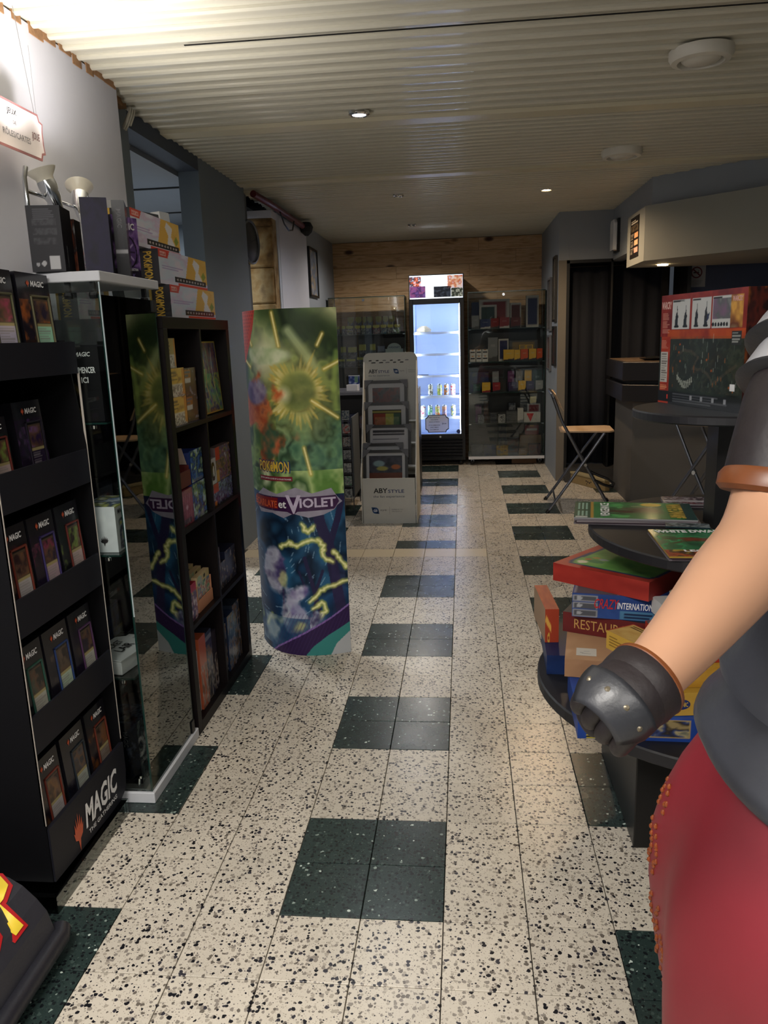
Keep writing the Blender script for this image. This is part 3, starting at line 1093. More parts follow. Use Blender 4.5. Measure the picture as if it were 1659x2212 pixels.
cv = Cv(30, 40, '9fa5ae')
cv.noise(['b9a58a', '8e98a8', '70798a', 'a7967e'], 4, 5)
frame('picture_frame', 'black framed picture wrapped in film, high on the far left wall', (-1.358, 6.08, 1.765), R(90), 0.42, 0.45, BLK, cv)
cv = Cv(24, 60, '4a4a4e')
cv.noise(['26262a', '5b5147', '8a7f6c', '2b2f38'], 6, 15)
frame('picture_frame', 'tall narrow black frame, upper one on the right side wall', (0.913, 5.98, 1.46), R(-90), 0.24, 0.58, BLK, cv)
frame('picture_frame', 'grey frame hanging deeper in beside the tall black one', (0.913, 6.42, 1.38), R(-90), 0.28, 0.5, mat('grey_frame', '5c5f66', 0.4), Cv(20, 30, '33343a').noise(['2b2b30', '60564c', '3a3d46'], 5, 16))
frame('picture_frame', 'lower black frame beneath the tall one on the right wall', (0.913, 5.97, 1.06), R(-90), 0.22, 0.36, BLK, Cv(20, 30, '33343a').noise(['2b2b30', '6b3128', '3a3d46'], 5, 17))
frame('picture_frame', 'lower grey frame nearest the glass cabinet on the right wall', (0.913, 6.42, 1.0), R(-90), 0.28, 0.34, MATS['grey_frame'], Cv(20, 30, '33343a').noise(['2b2b30', '7a3b26', '3a3d46'], 5, 18))

# hanging sign
sg = thing('hanging_sign', 'white ticket-shaped sign with a brown border on the left wall', 'sign', (-1.25, 0.745, 2.012), R(90))
sgo = [(-0.19, -0.055), (-0.175, -0.068), (0.165, -0.068), (0.172, -0.05), (0.19, -0.045), (0.185, -0.02), (0.185, 0.02), (0.19, 0.045), (0.172, 0.05), (0.165, 0.068), (-0.175, 0.068), (-0.19, 0.055)]
obj('sign_board', MB().prism(sgo, -0.003, 0, 'y'), mat('sign_border_brown', '8d5f5f', 0.6), sg)
decal('sign_face', [(p[0] * 0.955, p[1] * 0.90) for p in sgo], (0, -0.003, 0), (1, 0, 0), (0, 0, 1), mat('sign_white', 'cfc8c8', 0.7, spec=0.1), sg, out=0.0006)
text('JEUX', 0.052, 0.020, (0.012, -0.003, 0.036), (1, 0, 0), (0, 0, 1), INKK, sg)
text('DE', 0.018, 0.01, (0.022, -0.003, 0.01), (1, 0, 0), (0, 0, 1), INKG, sg)
text('RÔLES/CARTES', 0.150, 0.022, (0.028, -0.003, -0.022), (1, 0, 0), (0, 0, 1), INKG, sg)
text('iJOUE', 0.045, 0.028, (0.138, -0.003, -0.005), (1, 0, 0), (0, 0, 1), mat('sign_maroon', '6d4a4c', 0.6), sg, shear=0.2)
obj('hanging_thread', MB().tube([(0.15, -0.001, 0.066), (0.155, 0.03, 0.37)], 0.0009, 5).tube([(-0.15, -0.001, 0.066), (-0.15, 0.03, 0.37)], 0.0009, 5), INKG, sg)



# ================================================================== LEFT SIDE
# ---- black card display stand with five tiers of packs
SX0, SX1, SY0, SY1 = -1.30, -0.974, 0.010, 0.436
ds = thing('card_display_stand', 'tall black cardboard floor stand with five tiers of card decks', 'display stand', (0, 0, 0))
prof = [(SX0, 0.063), (SX1, 0.063), (SX1, 1.107), (-1.004, 1.39), (SX0, 1.39)]
obj('side_panel', MB().prism([(p[0], p[1]) for p in prof], SY0 - 0.006, SY0, 'y'), CARD, ds)
obj('side_panel', MB().prism([(p[0], p[1]) for p in prof], SY1, SY1 + 0.006, 'y'), CARD, ds)
obj('cut_edge', MB().box(SX1 - 0.004, SX1 + 0.001, SY0 - 0.006, SY0 - 0.003, 0.22, 1.10), CUT, ds)
obj('cut_edge', MB().box(SX1 - 0.004, SX1 + 0.001, SY1 + 0.003, SY1 + 0.006, 0.22, 1.303), CUT, ds)
obj('back_panel', MB().box(SX0, SX0 + 0.006, SY0, SY1, 0.063, 1.39), CARD, ds)
hd = [(SY0 - 0.15, 1.37), (SY1 + 0.004, 1.37)]
for k in range(9):
    a = k * PI / 16
    hd.append((SY1 + 0.004 - 0.09 + 0.09 * math.cos(a), 1.47 + 0.09 * math.sin(a)))
hd += [(SY0 - 0.15, 1.565)]
obj('header_card', MB().prism(hd, -1.090, -1.084, 'x'), CARD, ds)
tiers = [(1.302, 1.385), (1.004, 1.097), (0.707, 0.800), (0.410, 0.507), (0.063, 0.21)]
for k, (z0, z1) in enumerate(tiers):
    b = obj('tier_front', MB().box(SX1 - 0.005, SX1 + 0.001, SY0 - (0.15 if k == 0 else 0), SY1, z0, z1), CARDG, ds)
    zf = z0 if k < 4 else 0.107
    obj('shelf_board', MB().box(SX0, SX1 - 0.004, SY0, SY1, zf, zf + 0.006), CARD, ds)
# bottom fascia with rounded corner and lettering
fas = [(SY0 - 0.004, 0.063), (SY0 + 0.29, 0.047)]
fas += [(SY1 - 0.05, 0.047), (SY1 - 0.01, 0.063), (SY1 + 0.003, 0.12), (SY1 + 0.003, 0.21), (SY0 - 0.004, 0.21)]
obj('front_fascia', MB().prism(fas, SX1 + 0.001, SX1 + 0.006, 'x'), CARDG, ds)
U, V_ = (0, 1, 0), (0, 0, 1)
text('MAGIC', 0.20, 0.070, (SX1 + 0.006, 0.276, 0.130), U, V_, INKW, ds, offset=0.03, shear=0.18)
text('THE GATHERING', 0.175, 0.013, (SX1 + 0.006, 0.276, 0.078), U, V_, INKW, ds)
decal('flame_mark', FLAME, (SX1 + 0.006, 0.137, 0.114), U, V_, INKO, ds, sx=0.06, sy=0.112)
# clear acrylic tray under it
ac = thing('acrylic_plinth', 'low clear acrylic plinth under the black card stand', 'plinth')
obj('plinth_wall', MB().box(-0.955, -0.951, -0.03, 0.40, 0, 0.045), FILM, ac)
obj('plinth_wall', MB().box(-1.29, -0.956, -0.03, -0.026, 0, 0.045), FILM, ac)
obj('plinth_top', MB().box(-1.29, -0.951, -0.03, 0.40, 0.0452, 0.0465), FILM, ac)
for y_ in (0.04, 0.34):
    obj('spacer', MB().box(-1.25, -1.0, y_, y_ + 0.03, 0.047, 0.0625), CARD, ds)


def deck_art(seed, hue):
    g_ = random.Random(seed)
    cv_ = Cv(56, 100, '121116')
    cv_.noise(['0f0e13', hue[0], '141218', hue[1]], 4, seed, (0, 0.12, 1, 0.8), 0.8)
    cv_.rect(0, 0.8, 1, 1, '18171d', 0.85)
    # raised card in its window
    cv_.poly([(0.36, 0.20), (0.93, 0.20), (0.93, 0.77), (0.36, 0.77)], hue[2])
    cv_.rect(0.40, 0.225, 0.89, 0.75, '0e0d10')
    cv_.rect(0.42, 0.46, 0.87, 0.73, '4a3b2d')
    cv_.noise([hue[0], '5a4030', hue[3], '2a201e'], 5, seed + 50, (0.44, 0.48, 0.85, 0.71))
    cv_.rect(0.42, 0.44, 0.87, 0.475, '9c8f62')
    cv_.rect(0.42, 0.25, 0.87, 0.44, hue[4])
    cv_.rows(0.45, 0.27, 0.84, 0.43, 6, '8b8682', 0.6, seed)
    cv_.rect(0.34, 0.185, 0.95, 0.2, hue[2], 0.7)
    cv_.rect(0.86, 0.02, 1.0, 0.13, 'c4452f')
    cv_.rows(0.875, 0.03, 0.99, 0.12, 3, 'e6a08c', 1, seed)
    cv_.ell(0.95, 0.185, 0.045, 0.022, 'd9d4b0')
    # abstract blaze beside the card
    cv_.noise([hue[3], '1a1620', hue[0]], 7, seed + 9, (0.02, 0.3, 0.33, 0.72), 0.75)
    return cv_


HUES = [('2a1f33', '4a2a1c', '8e8457', 'b5602a', '9fd0b0'), ('1b1430', '3a1e58', '7c7a50', 'a03a58', 'b9b2c8'),
        ('231a2e', '2d1440', '4b3a8a', '7a2f4a', 'a78f94'), ('122018', '1f3a30', '8c2b20', '6a7f3a', 'b09a96'),
        ('1a1a20', '2c2430', '2b4c9a', '54463a', 'a9bba4'), ('20182a', '2a2036', '6a3a70', '4a3c30', 'a8a79c'),
        ('101a1a', '14302c', '34705c', '3c4438', 'aaa99c'), ('26140e', '3c1c10', 'a03a22', '7a4a26', '7e6e60'),
        ('161a26', '22263c', '26323e', '3e3a40', 'a5aba0'), ('241016', '3a1420', '9c3420', '6e4c2c', 'a6a0a0')]


def deck(lab, loc, hue, seed, w_=0.121, h_=0.243, tilt=-4, title='', sub=None, group='card decks on the black stand', rz=R(90)):
    t_ = thing('card_deck_box', lab, 'card deck', loc, rz, group, 0)
    t_.rotation_euler = (0, 0, rz)
    t_.rotation_mode = 'XYZ'
    t_.matrix_local = Matrix.Translation(loc) @ Matrix.Rotation(rz, 4, 'Z') @ Matrix.Rotation(R(tilt), 4, 'X')
    side = Cv(10, 60, '141318')
    side.noise(['101015', '3a3a48', '141318'], 5, seed + 3, (0.3, 0.1, 0.7, 0.7))
    side.rect(0.35, 0.3, 0.65, 0.9, '8f8f96', 0.5)
    b_ = carton('box', (w_, 0.05, h_), '131217', {'front': deck_art(seed, hue), 'right': side}, t_, INK_GLOSS)
    y_ = -0.025
    text('MAGIC', w_ * 0.42, h_ * 0.062, (w_ * 0.12, y_, h_ * 0.89), (1, 0, 0), (0, 0, 1), INKW, t_, offset=0.03, shear=0.15)
    decal('flame_mark', FLAME, (-w_ * 0.17, y_, h_ * 0.89), (1, 0, 0), (0, 0, 1), INKO, t_, sx=w_ * 0.12, sy=h_ * 0.085)
    mb_ = MB()
    x0, x1, z0, z1, f_ = -0.14 * w_, 0.43 * w_, 0.20 * h_, 0.77 * h_, 0.0028
    mb_.box(x0, x1, y_ - 0.003, y_, z0, z0 + f_).box(x0, x1, y_ - 0.003, y_, z1 - f_, z1).box(x0, x0 + f_, y_ - 0.003, y_, z0, z1).box(x1 - f_, x1, y_ - 0.003, y_, z0, z1)
    obj('window_rim', mb_, mat('deck_rim_%s' % hue[2], tuple(0.55 * c + 0.08 for c in hx(hue[2])), 0.4), t_)
    if title:
        text(title, w_ * 0.66, h_ * 0.04, (-w_ * 0.03, y_, h_ * 0.09), (1, 0, 0), (0, 0, 1), INKW if sub is None else sub, t_, offset=0.02)
    return t_


XD = -1.014
deck('red haired figure pack at right of the top tier, holographic green card in its window', (-1.040, 0.354, 1.321), HUES[0], 1, 0.155, 0.235, -3, 'COMMANDER')
deck('pack at left of the top tier, cut by the frame edge, violet and orange card', (-1.040, 0.179, 1.321), HUES[1], 2, 0.155, 0.235, -3, 'COMMANDER')
deck('pack at the left edge of the second tier with a red corner tag', (-1.030, 0.078, 1.016), HUES[3], 13, 0.12, 0.2, -4, 'REMAINS')
lb = deck('lone purple pack with yellow title in the second tier', (-1.048, 0.269, 1.016), ('2a1838', '52346a', '1d1428', '6c4a7a', '2a2036'), 4, 0.13, 0.225, -4, 'TURBO PACK', INKY)
deck('left pack of the third tier, pale card, title ends in red tag', (XD, 0.076, 0.719), HUES[9], 5, title='REMAINS')
deck('middle pack of the third tier with a violet card rim', (XD, 0.208, 0.719), HUES[2], 6, title='THEME FORWARD')
deck('right pack of the third tier, red rim and green blaze', (XD, 0.341, 0.719), HUES[3], 7, title='THEME FORWARD')
deck('left pack of the fourth tier with a green card rim', (XD, 0.076, 0.421), HUES[6], 8, title='WILD PATHS', sub=GOLD)
deck('middle pack of the fourth tier with a blue card rim', (XD, 0.208, 0.421), HUES[4], 9, title='WILD PATHS', sub=GOLD)
deck('right pack of the fourth tier with a plum card rim', (XD, 0.341, 0.421), HUES[5], 10, title='WILD PATHS', sub=GOLD)
deck('left pack of the bottom tier with a brown art card and red rim', (XD, 0.086, 0.119), HUES[9], 11)
deck('middle pack of the bottom tier with a slate rim and purple art', (XD, 0.224, 0.119), HUES[8], 14, title='GRAVE CHAINS', sub=INKR)
deck('right pack of the bottom tier with a rust orange rim', (XD, 0.361, 0.119), HUES[7], 15)

# ---- glass display cabinet
GX0, GX1, GY0, GY1 = -1.285, -0.89, 0.447, 0.862
gc = thing('glass_cabinet', 'narrow glass display cabinet with white top and base, beside the black stand', 'display cabinet')
obj('base_board', MB().box(GX0, GX1, GY0, GY1, 0.0, 0.035), WHITEL, gc, bevel=0.002)
obj('top_board', MB().box(GX0, GX1, GY0, GY1, 1.540, 1.566), WHITEL, gc, bevel=0.002)


def pane(name, mb_, parent, m=None):
    return obj(name, mb_, m or GLASSG, parent)


pane('glass_pane', MB().box(GX1 - 0.012, GX1 - 0.008, GY0 + 0.012, GY1 - 0.03, 0.036, 1.505), gc)
pane('glass_pane', MB().box(GX0 + 0.01, GX1 - 0.014, GY0 + 0.008, GY0 + 0.012, 0.036, 1.538), gc, GLASS)
pane('glass_pane', MB().box(GX0 + 0.01, GX1 - 0.014, GY1 - 0.012, GY1 - 0.008, 0.036, 1.538), gc)
for (x_, y_, z1) in ((GX1 - 0.0125, GY0 + 0.0075, 1.505), (GX1 - 0.0125, GY1 - 0.030, 1.505)):
    obj('pane_edge', MB().box(x_, x_ + 0.005, y_, y_ + 0.004, 0.036, z1), GEDGE, gc)
obj('bright_edge', MB().box(GX1 - 0.009, GX1 - 0.006, GY0 + 0.007, GY0 + 0.010, 0.6, 1.538), mat('polished_glass_edge', 'aebcc0', 0.05, spec=1.0), gc)
for z_ in (0.405, 0.785, 1.165):
    sb = pane('glass_shelf', MB().box(GX0 + 0.014, GX1 - 0.03, GY0 + 0.014, GY1 - 0.014, z_ - 0.005, z_), gc, GLASS)
    obj('shelf_edge', MB().box(GX0 + 0.014, GX1 - 0.03, GY0 + 0.0135, GY0 + 0.0145, z_ - 0.005, z_).box(GX1 - 0.031, GX1 - 0.0295, GY0 + 0.014, GY1 - 0.014, z_ - 0.005, z_), GEDGE, gc)
    for (x_, y_) in ((GX1 - 0.07, GY0 + 0.02), (GX1 - 0.07, GY1 - 0.02)):
        obj('shelf_stud', MB().lathe([(0.001, -0.012), (0.009, -0.009), (0.010, 0.0), (0.004, 0.003)], 12, (x_, y_, z_ - 0.008)), CHROME, gc, smooth=True)
for (x_, y_) in ((GX1 - 0.03, GY0 + 0.02), (GX1 - 0.1, GY0 + 0.02), (GX1 - 0.03, GY1 - 0.05), (GX0 + 0.03, GY1 - 0.03)):
    obj('clip', MB().box(x_ - 0.006, x_ + 0.006, y_ - 0.006, y_ + 0.006, 1.515, 1.54).lathe([(0.011, 0), (0.013, 0.008), (0.011, 0.016)], 10, (x_, y_, 1.497)), BLK, gc)
obj('hinge', MB().box(GX1 - 0.02, GX1 - 0.004, GY1 - 0.05, GY1 - 0.025, 0.037, 0.08), BLK, gc)
obj('hinge', MB().box(GX1 - 0.02, GX1 - 0.004, GY1 - 0.05, GY1 - 0.025, 1.47, 1.505), BLK, gc)
obj('lock', MB().tube([(GX1 - 0.06, GY0 + 0.03, 0.036), (GX1 - 0.055, GY0 + 0.03, 0.075)], 0.005, 8).lathe([(0.010, 0), (0.010, 0.008)], 12, (GX1 - 0.05, GY0 + 0.03, 0.07)), CHROME, gc)


def shelfbox(name, lab, loc, dims, base, arts, rz=R(90), tilt=0.0, cat='box', group=None, m=None, roll=0.0):
    o_ = carton(name, dims, base, arts, None, m or INK, label=lab, cat=cat, group=group)
    place(o_, loc, rz, tilt, roll)
    return o_


# top shelf of the cabinet: black starter box and a window box
st_ = thing('starter_box', 'black starter box reading Commencer ici on the upper glass shelf', 'box', (-1.0, 0.535, 1.166), 0)
cv = Cv(50, 76, '0f0f12')
cv.noise(['0f0f12', '241a10', '0f0f12', '6d5a2c'], 5, 31, (0.12, 0.06, 0.55, 0.55))
cv.ell(0.25, 0.5, 0.09, 0.13, 'c8c07a', 0.9, soft=0.5)
carton('box', (0.13, 0.10, 0.205), '101012', {'front': cv}, st_)
text('MAGIC', 0.045, 0.012, (0.02, -0.05, 0.185), (1, 0, 0), (0, 0, 1), INKW, st_, shear=0.15)
decal('flame_mark', FLAME, (-0.012, -0.05, 0.185), (1, 0, 0), (0, 0, 1), INKO, st_, sx=0.012, sy=0.016)
text('COMMENCER', 0.075, 0.017, (0.015, -0.05, 0.142), (1, 0, 0), (0, 0, 1), INKW, st_, offset=0.02)
text('ICI', 0.02, 0.016, (0.02, -0.05, 0.115), (1, 0, 0), (0, 0, 1), INKW, st_, offset=0.02)
cv = Cv(60, 70, '17161a')
cv.noise(['17161a', '3c3442', '1d1a20', '4c4436'], 5, 33, (0, 0.15, 1, 1))
cv.noise(['8a3b26', 'b0492c', '70301f'], 5, 34, (0, 0, 1, 0.13))
wb = thing('window_pack_box', 'dark boxed set with an orange base band on the upper glass shelf', 'box', (-0.995, 0.715, 1.166), R(90))
carton('box', (0.17, 0.12, 0.21), '121217', {'front': cv}, wb)
text('MAGIC', 0.055, 0.014, (0.04, -0.06, 0.178), (1, 0, 0), (0, 0, 1), INKW, wb, shear=0.15)
text('LE SEIGNEUR', 0.09, 0.012, (0.03, -0.06, 0.04), (1, 0, 0), (0, 0, 1), INKW, wb)
# second shelf: dark boxes; third: white box with hazard stripe
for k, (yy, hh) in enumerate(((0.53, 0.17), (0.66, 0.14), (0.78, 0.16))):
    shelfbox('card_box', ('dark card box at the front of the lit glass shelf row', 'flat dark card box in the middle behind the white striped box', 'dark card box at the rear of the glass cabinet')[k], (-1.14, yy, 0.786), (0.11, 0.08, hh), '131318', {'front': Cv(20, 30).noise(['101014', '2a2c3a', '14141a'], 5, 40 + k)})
bb = thing('bundle_box', 'white boxed bundle with a black and yellow hazard stripe', 'box', (-0.995, 0.572, 0.786), 0)
cv = Cv(40, 60, 'd3d5d8')
cv.noise(['d9dbde', 'c9ccd0'], 3, 44)
cvr = Cv(70, 60, 'b3b5b4')
cvr.noise(['5f6f86', 'b8bcb8', '3c3b44', '8d93a0', 'a8a84a'], 4, 45, (0.12, 0.05, 0.9, 0.72))
cvr.rect(0.94, 0, 1, 1, 'b9bb4c').rect(0, 0.96, 1, 1, 'b9bb4c').rect(0.6, 0.78, 0.9, 0.84, 'b4453f')
cvt = Cv(40, 60, '8fa3c2')
cvt.noise(['5d7fae', 'c6cdd2', '3e4c66', 'b8bd6c', 'dfe2e2'], 4, 46)
cvl = Cv(30, 60, 'b9b34a')
for k in range(26):
    z_ = k / 13
    cvl.poly([(0, z_), (1, z_ - 0.3), (1, z_ - 0.26), (0, z_ + 0.04)], '17170f')
carton('box', (0.115, 0.17, 0.135), 'b3b5b8', {'front': cv, 'right': cvr, 'top': cvt}, bb)
strip = Cv(8, 60, 'b9b34a')
for k in range(18):
    z_ = k / 15
    strip.poly([(0, z_), (1, z_ - 0.05), (1, z_ - 0.02), (0, z_ + 0.03)], '15150f')
s_ = carton('hazard_stripe', (0.018, 0.003, 0.135), 'b9b34a', {'front': strip}, bb)
s_.location = (-0.052, -0.086, 0)
decal('flame_mark', FLAME, (0.018, -0.085, 0.034), (1, 0, 0), (0, 0, 1), INKK, bb, sx=0.028, sy=0.034)
text('MAGIC', 0.05, 0.014, (0.0575, -0.045, 0.118), (0, 1, 0), (0, 0, 1), INKK, bb, shear=0.15)
# lower shelf: open white lair box; dark decks behind
sl_ = thing('white_gift_box', 'open white gift box reading Secret Lair on the lower glass shelf', 'box', (-1.0, 0.59, 0.406), R(80))
obj('tray', MB().box(-0.105, 0.105, -0.055, 0.055, 0, 0.045), mat('white_gift_card', 'e8e9ea', 0.5), sl_, bevel=0.002)
lid = obj('lid', MB().add([(-0.11, -0.06, 0.046), (0.04, -0.06, 0.046), (0.09, 0.0, 0.05), (0.04, 0.06, 0.055), (-0.11, 0.06, 0.055), (-0.11, -0.06, 0.049), (0.04, -0.06, 0.049), (0.09, 0.0, 0.053), (0.04, 0.06, 0.058), (-0.11, 0.06, 0.058)],
          [(4, 3, 2, 1, 0), (5, 6, 7, 8, 9), (0, 1, 6, 5), (1, 2, 7, 6), (2, 3, 8, 7), (3, 4, 9, 8), (4, 0, 5, 9)]), MATS['white_gift_card'], sl_)
text('SECRET', 0.085, 0.026, (-0.03, 0.022, 0.0585), (1, 0, 0), (0, 1, 0.04), INKK, sl_, name='lettering', offset=0.01)
text('LAIR', 0.07, 0.03, (-0.025, -0.015, 0.0555), (1, 0, 0), (0, 1, 0.04), INKK, sl_, offset=0.01)
for k in range(2):
    decal('eye_mark', ring(0.003, 0.005, 12), (0.06, -0.012 + 0.018 * k, 0.0505), (1, 0, 0), (0, 1, 0), INKK, sl_, out=0.0035)
obj('ribbon_tag', MB().box(0.104, 0.1065, -0.01, 0.012, 0.012, 0.035), INKO, sl_)
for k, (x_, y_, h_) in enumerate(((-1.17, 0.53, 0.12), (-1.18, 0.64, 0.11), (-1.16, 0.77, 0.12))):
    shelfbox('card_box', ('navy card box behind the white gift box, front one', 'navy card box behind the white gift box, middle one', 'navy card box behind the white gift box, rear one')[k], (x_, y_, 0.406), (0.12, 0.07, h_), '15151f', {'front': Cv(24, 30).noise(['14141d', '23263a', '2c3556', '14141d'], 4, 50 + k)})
# floor of the cabinet: dark art boxed set
fb = thing('boxed_set', 'dark misty boxed set with a red title standing on the cabinet base', 'box', (-1.005, 0.56, 0.036), 0)
cv = Cv(50, 70, '14161d')
cv.noise(['12141a', '1d2230', '14161d', '4d5566'], 7, 55)
cvr = Cv(50, 70, '30363f')
cvr.noise(['20262c', '59656a', '2b323a', '7b8a8a', '1b1f26'], 4, 56)
carton('box', (0.12, 0.13, 0.205), '171a22', {'front': cv, 'right': cvr, 'top': Cv(30, 30).noise(['1a1e2a', '56606e', '1a1e2a'], 5, 57)}, fb, INK_GLOSS)
text('EDITION', 0.12, 0.022, (-0.02, -0.065, 0.085), (0, 0, -1), (1, 0, 0), mat('dusty_red_ink', '7c3a38', 0.5), fb)
text('MAGIC', 0.05, 0.014, (0.02, -0.065, 0.15), (0, 0, -1), (1, 0, 0), INKG, fb)
shelfbox('boxed_set', 'second dark boxed set lying behind the misty one', (-1.10, 0.74, 0.036), (0.16, 0.13, 0.15), '14151b', {'front': Cv(30, 30).noise(['14151b', '4c2a2c', '20222c'], 4, 58)})

# ---- black cube shelf unit
KX0, KX1, KY0, KY1, KZ = -1.28, -0.89, 0.866, 1.588, 1.458
ks = thing('cube_shelf', 'black brown cube shelf unit, two by four, along the left wall', 'shelf unit')
obj('side_board', MB().box(KX0, KX1, KY0, KY0 + 0.038, 0, KZ - 0.038), BLACKB, ks, bevel=0.001)
obj('side_board', MB().box(KX0, KX1, KY1 - 0.038, KY1, 0, KZ - 0.038), BLACKB, ks, bevel=0.001)
obj('top_board', MB().box(KX0, KX1, KY0, KY1, KZ - 0.038, KZ), BLACKB, ks, bevel=0.001)
obj('bottom_board', MB().box(KX0, KX1, KY0 + 0.038, KY1 - 0.038, 0, 0.04), BLACKB, ks)
SZ = [0.04, 0.402, 0.748, 1.098]
for z_ in SZ[1:]:
    obj('shelf_board', MB().box(KX0, KX1, KY0 + 0.038, KY1 - 0.038, z_ - 0.016, z_), BLACKB, ks)
KM = (KY0 + KY1) / 2
for k in range(4):
    z0 = SZ[k]
    z1 = (SZ[k + 1] - 0.016) if k < 3 else KZ - 0.038
    obj('divider', MB().box(KX0, KX1, KM - 0.008, KM + 0.008, z0, z1), BLACKB, ks)
obj('back_board', MB().box(KX0, KX0 + 0.004, KY0 + 0.01, KY1 - 0.01, 0.02, KZ - 0.02), BLACKB, ks)

KF = -0.905   # front line of the goods


def warm_art(seed, cols=('c9a24a', 'd9d0c0', '6b3a2a', '8d6a3c'), w_=30, h_=24):
    cv_ = Cv(w_, h_, cols[0])
    cv_.noise([cols[0], cols[0], cols[3]], 4, seed)
    cv_.rect(0.05, 0.0, 0.95, 0.45, 'c4c0bc', 0.8)
    cv_.noise(['c9c4c0', '5a4a48', 'd8d4cc', '8a5a3c'], 9, seed + 4, (0.05, 0.0, 0.95, 0.42), 0.75)
    cv_.rows(0.12, 0.55, 0.6, 0.9, 3, '54463c', 0.7, seed)
    cv_.rect(0.82, 0.1, 1, 0.95, 'b9742c', 0.8)
    return cv_


def put(name, lab, y0, y1, d_, h_, z0, base, art, cat='box', m=None, back=0.0, tilt=0.0, extra=None):
    arts = {'front': art}
    arts.update(extra or {})
    return shelfbox(name, lab, (KF - back - d_ / 2, (y0 + y1) / 2, z0), (y1 - y0 - 0.001, d_, h_), base, arts, R(90), tilt, cat, None, m or INK_GLOSS)


# row 4 (top)
Z4, Z3, Z2, Z1 = SZ[3] + 0.0005, SZ[2] + 0.0005, SZ[1] + 0.0005, SZ[0] + 0.0005
for k in range(2):
    put('booster_box', ('gold and white booster box at the foot of the stack, top left cube', 'gold and white booster box, second of the stack, top left cube')[k], 0.906, 1.066, 0.11, 0.096, Z4 + 0.0965 * k, '5c3524', warm_art(60 + k))
put('booster_box', 'pale gold booster box crowning the stack in the top left cube', 0.906, 1.0, 0.10, 0.098, Z4 + 0.1935, '8a7a50', warm_art(66, ('9a8a58', 'b9b09a', '6b5a3a', 'a58a4a')))
for k in range(2):
    put('booster_box', ('dark maroon film wrapped box, lower one beside the gold stack', 'dark maroon film wrapped box, upper one beside the gold stack')[k], 1.068, 1.185, 0.10, 0.094, Z4 + 0.0945 * k, '3d1f1c',
        Cv(24, 24).noise(['3a1c1c', '54302c', '2a1820', '7d7680'], 5, 67 + k).rect(0.0, 0.45, 0.5, 0.62, 'b4b0ac').rect(0, 0.62, 0.55, 0.9, '8a5424').rows(0.05, 0.65, 0.5, 0.9, 4, '4a5068', 0.8, 2))
cv = Cv(64, 76, '7a7a4c')
cv.noise(['4b4a74', '5d8a5c', '8c8a4a', '2f3a5c', '9a7a3c'], 5, 70)
cv.noise(['3a3560', '6a3a4a', '4a5a8a'], 6, 71, (0.4, 0.55, 1, 1), 0.75)
cv.noise(['4a8a5a', '8fb07a', '2f5a4a'], 6, 72, (0, 0.3, 0.5, 0.62), 0.6)
for k in range(4):
    cv.line([(0.1 + 0.22 * k, 0.9), (0.32 + 0.13 * k, 0.62), (0.22 + 0.17 * k, 0.38), (0.4 + 0.15 * k, 0.12)], 0.014, ('c9b25a', 'd8894a', '8fc07a', 'e0d8b0')[k], 0.6, soft=True)
for a_ in ((0, 0, 1, 0.03), (0, 0.97, 1, 1), (0, 0, 0.03, 1), (0.97, 0, 1, 1)):
    cv.rect(*a_, 'a8943f')
put('card_album', 'yellow edged card album with a swirling cover in the top right cube', 1.255, 1.53, 0.035, 0.275, Z4 + 0.003, 'a8943f', cv, 'album', back=0.012, tilt=R(-4))

# row 3
kin = mat('pale_box_inside', 'a8968a', 0.7)
BL = ('1d3566', '3c6aa8', '122448', '7f9a6a', '9fb4cc')
cv = Cv(40, 40, '7c3540')
cv.noise(['7c3540', '8a4450', '6a2a36'], 3, 74)
for k in range(5):
    cv.line([(0.2 + 0.15 * k, 0.85), (0.12 + 0.15 * k, 0.6)], 0.012, 'b98a92', 0.6)
    cv.line([(0.25 + 0.15 * k, 0.4), (0.18 + 0.15 * k, 0.2)], 0.012, 'b98a92', 0.4)
cv.ell(0.55, 0.5, 0.07, 0.07, 'c9b0b4', 0.7).rect(0.2, 0.04, 0.8, 0.2, '4a2c3a', 0.8).noise(['8a7a7c', '4a3038'], 12, 75, (0.3, 0.05, 0.7, 0.19), 0.8)
put('booster_box', 'dusty rose booster box under the open counter box', 0.906, 1.046, 0.12, 0.125, Z3, '6d2c36', cv)
put('booster_box', 'blue lightning booster box beside the dusty rose one', 1.048, 1.190, 0.12, 0.130, Z3, '1d3566', Cv(34, 40).noise(BL, 5, 75).line([(0.3, 1), (0.4, 0.6), (0.25, 0)], 0.02, 'b9c07a', 0.8, soft=True).rect(0.2, 0.02, 0.8, 0.14, '8a8490', 0.6))
ob = thing('open_display_box', 'open cardboard counter box with a dark red front, second row left cube', 'box', (KF - 0.062, 0.985, Z3 + 0.1305), R(90))
obj('box_tray', MB().box(-0.078, 0.078, -0.055, -0.051, 0, 0.055).box(-0.078, -0.074, -0.051, 0.055, 0, 0.07).box(0.074, 0.078, -0.051, 0.055, 0, 0.07).box(-0.074, 0.074, -0.051, 0.055, 0, 0.004), mat('dark_red_card', '5c1f1c', 0.5), ob)
obj('raised_lid', MB().prism([(-0.078, 0.0), (0.078, 0.0), (0.078, 0.13), (0.062, 0.146), (-0.062, 0.15), (-0.078, 0.14)], 0.056, 0.060, 'y'), kin, ob)
obj('side_flap', MB().prism([(-0.045, 0.072), (0.055, 0.072), (0.055, 0.125), (-0.03, 0.13)], 0.0745, 0.0765, 'x'), kin, ob)
obj('price_tag', MB().box(-0.068, -0.054, -0.0562, -0.055, 0.015, 0.032), INKO, ob)
bo = thing('open_display_box', 'open blue lightning counter box with a raised flap on the booster boxes', 'box', (KF - 0.062, 1.135, Z3 + 0.1315), R(90))
